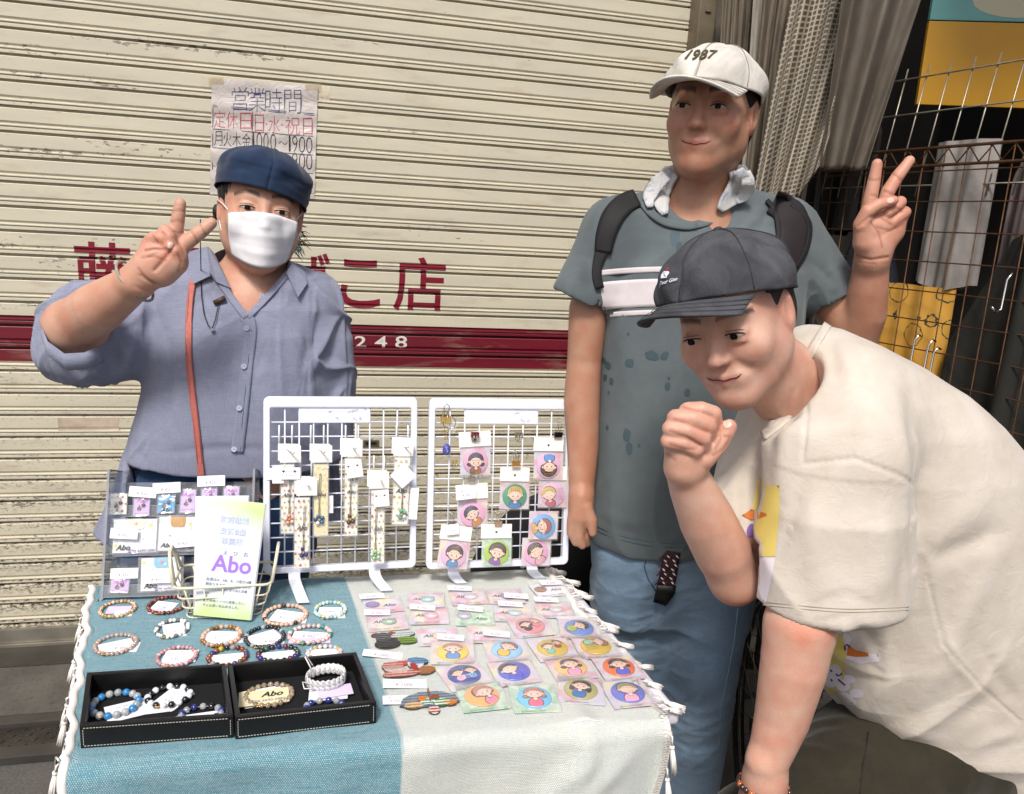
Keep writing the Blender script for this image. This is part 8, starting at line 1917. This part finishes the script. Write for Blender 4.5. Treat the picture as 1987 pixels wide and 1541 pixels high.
# ================================================================ the man bending at the front
def bending_man():
    Y0 = 1.16; J = lambda x, y, Y=Y0: atY(x, y, Y)
    t = thing('person', 'man in a beige T-shirt and washed black cap bending down with a raised fist', 'person', (J(1800, 1200).x, Y0, 0))
    h = Head((1462, 752), (1386, 466), 1.13, 24, -2)
    sk = Field((.36, .72, .40), (1.22, 1.44, 1.66), .0029); h.build(sk, full=1.06)
    sk.cone(h.P(.0, -.02, -.06), J(1566, 748, 1.20), .052, .054, .03); sk.cone(J(1566, 748, 1.20), J(1690, 900, 1.24), .060, .10, .04)
    sk.cone(h.P(.01, -.0, -.085), J(1525, 790, 1.17), .042, .045, .03)
    # far arm with the fist
    Ye = 1.10
    sk.chain([J(1530, 860, 1.26), J(1462, 960, 1.20), J(1426, 1122, Ye)], [.06, .050, .040], .02); sk.chain([J(1426, 1126, Ye), J(1402, 1070, 1.09), J(1372, 1010, 1.08), J(1345, 950, 1.07), J(1327, 905, 1.06)], [.038, .046, .044, .036, .029], .02)
    Yf = 1.05; Uf = 1.07/FPX
    hand_cones(sk, J, [[(1327, 908, 0, 39), (1323, 868, 0, 38), (1320, 834, -2, 34)], [(1340, 880, 2, 36), (1350, 848, -2, 34)], [(1352, 900, 6, 28), (1378, 872, 8, 22)]], Uf, Yf, .012)
    hand_cones(sk, J, [[(1336, 800, 8, 22), (1360, 797, 20, 20), (1384, 803, 22, 18), (1388, 826, 12, 16)], [(1312, 812, 14, 20), (1344, 813, 30, 19), (1374, 826, 34, 18), (1378, 852, 18, 16)],
        [(1302, 832, 18, 19), (1334, 836, 36, 18), (1364, 851, 40, 17), (1366, 876, 24, 15)], [(1298, 856, 18, 18), (1326, 860, 34, 17), (1350, 874, 38, 16), (1350, 894, 24, 14)],
        [(1366, 890, 20, 24), (1392, 866, 26, 20), (1408, 842, 26, 18), (1415, 828, 26, 16.5)]], Uf, Yf, .0022)
    # near arm straight down to the knee
    Yn = 1.00
    sk.chain([J(1640, 900, 1.08), J(1580, 1120, 1.03), J(1552, 1215, .99)], [.055, .050, .050], .03); sk.chain([J(1552, 1215, .985), J(1540, 1290, .98), J(1518, 1390, .98), J(1492, 1472, .975), J(1484, 1512, .975)], [.053, .050, .042, .032, .031], .015)
    sk.ell(J(1476, 1478, .97), np.eye(3), (.020, .02, .018), .02)
    sk.chain([J(1484, 1512, .975), J(1480, 1560, .985), J(1476, 1600, 1.0)], [.033, .040, .036], .015)
    Un = 1.0/FPX
    hand_cones(sk, J, [[(1446+16*i, 1590, 6, 15), (1440+16*i, 1640, 4, 14), (1436+16*i, 1680, -6, 12)] for i in range(4)]+[[(1520, 1570, 8, 20), (1536, 1620, 10, 16), (1538, 1650, 4, 13)]], Un, .99, .005)
    V, F = sk.mesh(); V = smooth_mesh(V, F, 2); C = np.tile(np.array(SK3), (len(V), 1)); h.tint(V, C, lip=(.44, .17, .14), brow=(.07, .055, .05), bw=.0038); x, y, _ = toPX(V)
    el = np.clip(.9*np.exp(-(((x-1560)/34)**2+((y-1226)/26)**2))+.5*np.exp(-(((x-1425)/40)**2+((y-1170)/20)**2)), 0, .8)*.6; C = C*(1-el[:, None])+np.array((.62, .24, .15))[None]*el[:, None]
    pk = .22*((x > 1270) & (x < 1440) & (y > 770) & (y < 910)); C = C*(1-pk[:, None])+np.array((.60, .31, .23))[None]*pk[:, None]; N_ = normals(V, F); C = blotch(V, C, 25); V, C = lines(V, N_, C, [[(1326, 790), (1352, 796), (1382, 806)], [(1308, 814), (1340, 824), (1372, 838)], [(1300, 836), (1332, 848), (1360, 864)], [(1352, 870), (1330, 872), (1300, 862)], [(1384, 884), (1404, 872), (1416, 852)], [(1394, 836), (1398, 852), (1388, 872)], [(1404, 846), (1420, 848)], [(1292, 880), (1310, 892)]], wd=2.8)
    V = fold(V, N_, [([(1500, 690), (1520, 740), (1510, 790)], 5, -.003), ([(1520, 700), (1545, 750), (1535, 790)], 5, -.003), ([(1350, 895), (1385, 880), (1400, 862)], 4, -.002)])
    bd = emit('body', V, F, SKIN, t, C); bsk = (V, F); bvs = bvh_of(bsk); h.face(bd, .4, bvs)
    nail(1411, 822, 8, 9.5, 10, bvs, bd)
    hf = Field(tuple(np.array(h.c)-.15), tuple(np.array(h.c)+.15), .0036); hf.ell(h.P(0, -.016, .030), h.Rn, [.080*h.s, .093*h.s, .082*h.s], .01); hf.ell(h.P(0, -.045, -.02), h.Rn, [.072*h.s, .058*h.s, .06*h.s], .03); hf.ell(h.P(0, .11, -.03), h.Rn, [.0785*h.s, .096*h.s, .11*h.s], .008, 'cut')
    Vh, Fh = hf.mesh(); Vh = smooth_mesh(Vh, Fh, 1); Fh = Fh[(h.local(Vh)[:, 2] < .062)[Fh].all(1)]; Nh = normals(Vh, Fh); Vh = Vh+Nh*(.0014*vnoise(Vh, 280, 5, 9, (1, 1, .3)))[:, None]; emit('hair', Vh, Fh, mat('#2a2523', .55, name='cropped hair', var=.5, vs=120, bump=.6, bs=700), t)
    CM = N('washed black cotton'); v = CM.coord(); f = CM.noise(v, 16, 6, .65, .8); g = CM.noise(v, 500, 3); c = CM.mix(CM.ramp(f, .32, .7), (.028, .030, .036, 1), (.085, .088, .102, 1)); CM.set(Base_Color=c, Roughness=.95); CM.bump(CM.math('ADD', f, CM.math('MULTIPLY', g, .25)), .6, .005)
    M_, dome, cr = cap(h, t, CM.m, brim=.052, yaw0=14, tilt=15, raise_=-.001, R=(.094, .112, .086), seamc='#3a3c44', crease=.004)
    # embroidered emblem
    A = Art(); A.poly([(-.007, -.006), (.004, -.006), (.004, .001), (0, .004), (-.005, .004), (-.008, -.001)], '#d9dce6'); A.ell(.002, .000, .0042, .0035, '#d9dce6', 30); A.line([(-.004, .003), (-.002, -.001), (.0015, -.004)], .0009, '#22242c'); A.poly([(-.002, .005), (.000, .010), (.003, .008), (.0035, .0045)], '#a8242c'); A.line([(-.007, -.007), (.004, -.007)], .001, '#1a1c24'); A.text('Tour Glen', .008, -.011, .030, None, '#d9dce6', .02, .3, 8)
    A.line([(-.008, -.013), (-.0095, -.017), (-.013, -.020)], .0007, '#d9dce6')
    VV = [dome(x_/.09-.30, 1.12-y_/.088, .0018+.00006*k) for x_, y_, k in A.V]; me = bpy.data.meshes.new('emblem'); me.from_pydata(VV, [], A.F); me.materials.append(PRINT); setcol(me, A.C); link('embroidery', me, cr)
    # T-shirt
    TS = fabric('beige cotton', (.52, .46, .39, 1), (.62, .565, .50, 1), .9, bs=.35, heath=.2, crease=.5, sc=11)
    sf = Field((.52, .76, .34), (1.46, 1.58, 1.50), .0044); rows = []
    for py, a, b_, dp, Yc in ((640, 1600, 1650, .04, 1.22), (672, 1562, 1718, .085, 1.21), (712, 1530, 1800, .12, 1.20), (760, 1500, 1872, .15, 1.20), (820, 1480, 1935, .17, 1.20), (900, 1462, 2000, .185, 1.20), (1000, 1464, 2062, .19, 1.20), (1100, 1484, 2105, .19, 1.20), (1200, 1515, 2130, .185, 1.20), (1290, 1545, 2140, .18, 1.20), (1360, 1606, 2145, .18, 1.20), (1420, 1690, 2150, .175, 1.20), (1470, 1790, 2150, .17, 1.20), (1530, 1950, 2150, .16, 1.20)):
        L_, R__ = J(a, py, 1.16+.12*min(1, max(0, (py-900)/200))), J(b_, py, 1.16); rows.append(((L_.z+R__.z)/2, (L_.x+R__.x)/2, Yc, (R__.x-L_.x)/2, dp))
    sf.loft(rows, .02, p=2.2)
    # near shoulder and its wide sleeve
    sf.chain([J(1640, 790, 1.12), J(1648, 880, 1.05)], [.10, .105], .06); rows2 = []
    for py, a, b_, dp in ((840, 1560, 1740, .06), (900, 1536, 1772, .080), (1000, 1508, 1788, .090), (1100, 1494, 1788, .095), (1178, 1480, 1764, .096)):
        L_, R__ = J(a, py, 1.0), J(b_, py, .98); rows2.append(((L_.z+R__.z)/2, (L_.x+R__.x)/2, 1.02 if py > 900 else 1.05, (R__.x-L_.x)/2, dp))
    sf.loft(rows2, .045, p=2.3); lo = [(z-.03 if i == 0 else z, cx, cy, a-.010, b-.010) for i, (z, cx, cy, a, b) in enumerate(sorted(rows2)[:3])]; sf.loft(lo, .004, 'cut', p=2.3)
    # far sleeve
    sf.chain([J(1520, 850, 1.27), J(1470, 900, 1.23), J(1436, 1000, 1.18), J(1424, 1040, 1.165)], [.08, .066, .064, .064], .03); sf.cone(J(1432, 1010, 1.175), J(1410, 1090, 1.14), .054, .058, .004, 'cut')
    hem_cut(sf, (1392, 1040), (1462, 1048), 1380, 1453, 1.17, .12, .09)
    # collar opening
    sf.cone(J(1505, 680, 1.14), J(1528, 752, 1.13), .066, .058, .012, 'cut'); sf.cone(J(1515, 720, 1.10), J(1500, 802, 1.08), .050, .036, .012, 'cut')
    V, F = sf.mesh(); V = smooth_mesh(V, F, 2); x, y, _ = toPX(V)
    N_ = normals(V, F); up = np.clip((1.30-V[:, 2])/.25, .45, 1)*(1+.7*((V[:, 0] > .62) & (V[:, 2] < 1.12))); V = V+N_*(.0022*vnoise(V, 22, 23, stretch=(1, 1, .8))+up*.0105*crease(V, 19, 71, (1, 1, .75)))[:, None]
    st = [([(1600, 640), (1615, 690), (1625, 750)], 9, -.006), ([(1625, 650), (1650, 720), (1660, 790)], 12, .005), ([(1760, 740), (1790, 900), (1785, 1050), (1780, 1190)], 9, -.020), ([(1560, 900), (1660, 890), (1740, 920), (1782, 942)], 3.5, -.003), ([(1560, 720), (1566, 800), (1558, 890)], 3, -.003), ([(1800, 1120), (1830, 1250), (1900, 1330), (1980, 1400)], 3, -.0025),
          ([(1800, 1060), (1860, 1010), (1930, 960)], 16, .010), ([(1800, 1090), (1880, 1060), (1960, 1020)], 12, -.010), ([(1700, 1240), (1720, 1320), (1680, 1400)], 14, .012), ([(1650, 1200), (1700, 1260), (1710, 1330)], 10, -.012), ([(1760, 1390), (1830, 1300), (1880, 1180), (1960, 1030)], 14, .010), ([(1800, 1440), (1880, 1380), (1980, 1340)], 12, -.009), ([(1860, 1470), (1930, 1430), (1987, 1420)], 9, .008), ([(1700, 1400), (1760, 1420), (1850, 1450)], 8, .006), ([(1900, 1240), (1940, 1320), (1987, 1370)], 9, -.006), ([(1820, 1210), (1860, 1290), (1900, 1340)], 8, .006),
          ([(1590, 960), (1570, 1060), (1560, 1160)], 14, .006), ([(1640, 950), (1640, 1060), (1650, 1180)], 14, -.006), ([(1700, 960), (1720, 1080), (1710, 1180)], 14, .007), ([(1750, 1000), (1755, 1100), (1745, 1190)], 9, -.006), ([(1500, 1100), (1530, 1020), (1560, 960)], 9, -.007), ([(1480, 800), (1490, 860), (1470, 940)], 9, -.009), ([(1520, 800), (1520, 880), (1505, 960)], 9, .008), ([(1430, 880), (1425, 950), (1420, 1020)], 8, .006), ([(1450, 900), (1450, 970), (1448, 1030)], 7, -.006), ([(1600, 560), (1700, 860), (1860, 760)], 5, 0)]
    V = fold(V, N_, st); C = np.ones((len(V), 3)); sh_ = emit('shirt', V, F, TS, t, C); bv = bvh_of((V, F)); one = lambda o: (setcol(o.data, np.ones((len(o.data.vertices), 3))), o)[1]
    one(ribbon('neck_rib', [(1606, 630), (1582, 668), (1562, 710), (1548, 760), (1530, 805), (1500, 832), (1480, 846)], 16, TS, bv, .005, sh_, .004, n=3))
    for pts in ([(1480, 1168), (1560, 1176), (1650, 1182), (1764, 1178)], [(1480, 1174), (1560, 1182), (1650, 1188), (1764, 1184)]): one(ribbon('hem_stitch', pts, 1.6, mat('#a99d8c', .9), bv, .0008, sh_, .0005, n=2))
    # print on the chest, seen on both sides of the sleeve
    YP, WP2, LNp, ORp, PUp = mat('#d9c46a', .8, var=.06), mat('#ddd6de', .8, var=.04), mat('#5a4470', .8), mat('#c8702c', .8), mat('#7a5aa0', .8)
    decal('shirt_print', [(1470, 926), (1484, 943), (1512, 942), (1512, 1000), (1504, 1080), (1470, 1080), (1456, 1010)], YP, bv, .0010, sh_, 8.); decal('shirt_print', [(1458, 1060), (1480, 1082), (1504, 1082), (1496, 1130), (1484, 1180), (1470, 1140)], WP2, bv, .0014, sh_, 8.)
    decal('shirt_print', [(1628, 1226), (1640, 1228), (1642, 1250), (1640, 1300), (1628, 1346), (1604, 1352), (1600, 1300)], YP, bv, .0010, sh_, 8.); decal('shirt_print', [(1440, 1000), (1458, 988), (1486, 996), (1488, 1001), (1458, 1010)], ORp, bv, .0016, sh_, 6.); decal('shirt_print', ellpx(1458, 1030, 9, 14, 10), PUp, bv, .0018, sh_, 6.)
    decal('shirt_print', [(1634, 1226), (1646, 1228), (1652, 1240), (1644, 1262), (1636, 1240)], WP2, bv, .0014, sh_, 6.)
    decal('shoe_print', [(1643, 1252), (1660, 1262), (1684, 1268), (1704, 1270), (1707, 1284), (1668, 1288), (1641, 1278)], WP2, bv, .0014, sh_, 6.); decal('shoe_print', [(1645, 1251), (1660, 1262), (1684, 1267), (1686, 1274), (1660, 1275), (1643, 1272)], ORp, bv, .0018, sh_, 6.)
    for P in (ellpx(1616, 1312, 16, 24, 20), ellpx(1648, 1318, 12, 8, 20), ellpx(1662, 1346, 14, 9, 10), ellpx(1646, 1356, 8, 18, -50), ellpx(1636, 1330, 14, 12, 0)): decal('plush_print', P, WP2, bv, .0016, sh_, 6.)
    for P in ([(1612, 1300), (1614, 1304)], [(1612, 1318), (1615, 1322)], [(1622, 1308), (1628, 1312), (1634, 1306)], [(1626, 1318), (1640, 1330)], [(1640, 1262), (1640, 1250), (1650, 1256)]): one(ribbon('print_line', P, 3.2, LNp, bv, .0021, sh_, .0005, n=2, seg=3))
    # trousers
    PT = fabric('dark olive twill', (.018, .015, .008, 1), (.031, .026, .015, 1), .8, bs=.3, heath=.4); pf = Field((.28, .60, .0), (1.60, 1.72, .98), .009)
    pf.chain([J(1960, 1400, 1.22), J(1720, 1470, 1.16), J(1470, 1660, 1.02)], [.17, .135, .10], .05); pf.chain([J(1960, 1400, 1.28), J(1780, 1500, 1.34), J(1560, 1640, 1.34)], [.17, .13, .10], .05)
    k1, k2 = J(1470, 1660, 1.02), J(1560, 1640, 1.34); pf.chain([k1, (k1.x+.16, k1.y+.05, .10)], [.10, .065], .03); pf.chain([k2, (k2.x+.2, k2.y+.05, .10)], [.10, .065], .03)
    Vp, Fp = pf.mesh(); Vp = smooth_mesh(Vp, Fp, 2); Np = normals(Vp, Fp); Vp = Vp+Np*(.004*vnoise(Vp, 24, 29)+.008*crease(Vp, 20, 81))[:, None]; Vp = fold(Vp, Np, [([(1500, 1440), (1600, 1480), (1660, 1541)], 8, -.008), ([(1680, 1440), (1672, 1541)], 5, .006), ([(1560, 1400), (1640, 1450), (1700, 1460)], 9, .006)])
    pj = emit('trousers', Vp, Fp, PT, t); bvp = bvh_of((Vp, Fp)); ribbon('seam', [(1686, 1420), (1676, 1480), (1668, 1541)], 3, mat('#16130c', .8), bvp, .0015, pj, .001, n=2)
    shoes(t, [(k1.x+.16, k1.y+.03, -60), (k2.x+.2, k2.y+.03, -60)], '#2a2622')
    # beaded band on the near wrist
    w_ = thing('bead_bracelet', 'dark braided bead bracelet on the hanging wrist at the bottom', 'bracelet', (0, 0, 0)); c = J(1484, 1528, .978)
    for i in range(26):
        a = i*2*math.pi/26; p = c+Vector((.040*math.cos(a), .040*math.sin(a), .004*math.sin(a*2)-.018*math.cos(a)*.3)); link('bead', bead_mesh('#3a2418' if i % 3 else '#b5602a', .0052), w_, p)
    return t
settle(bending_man())
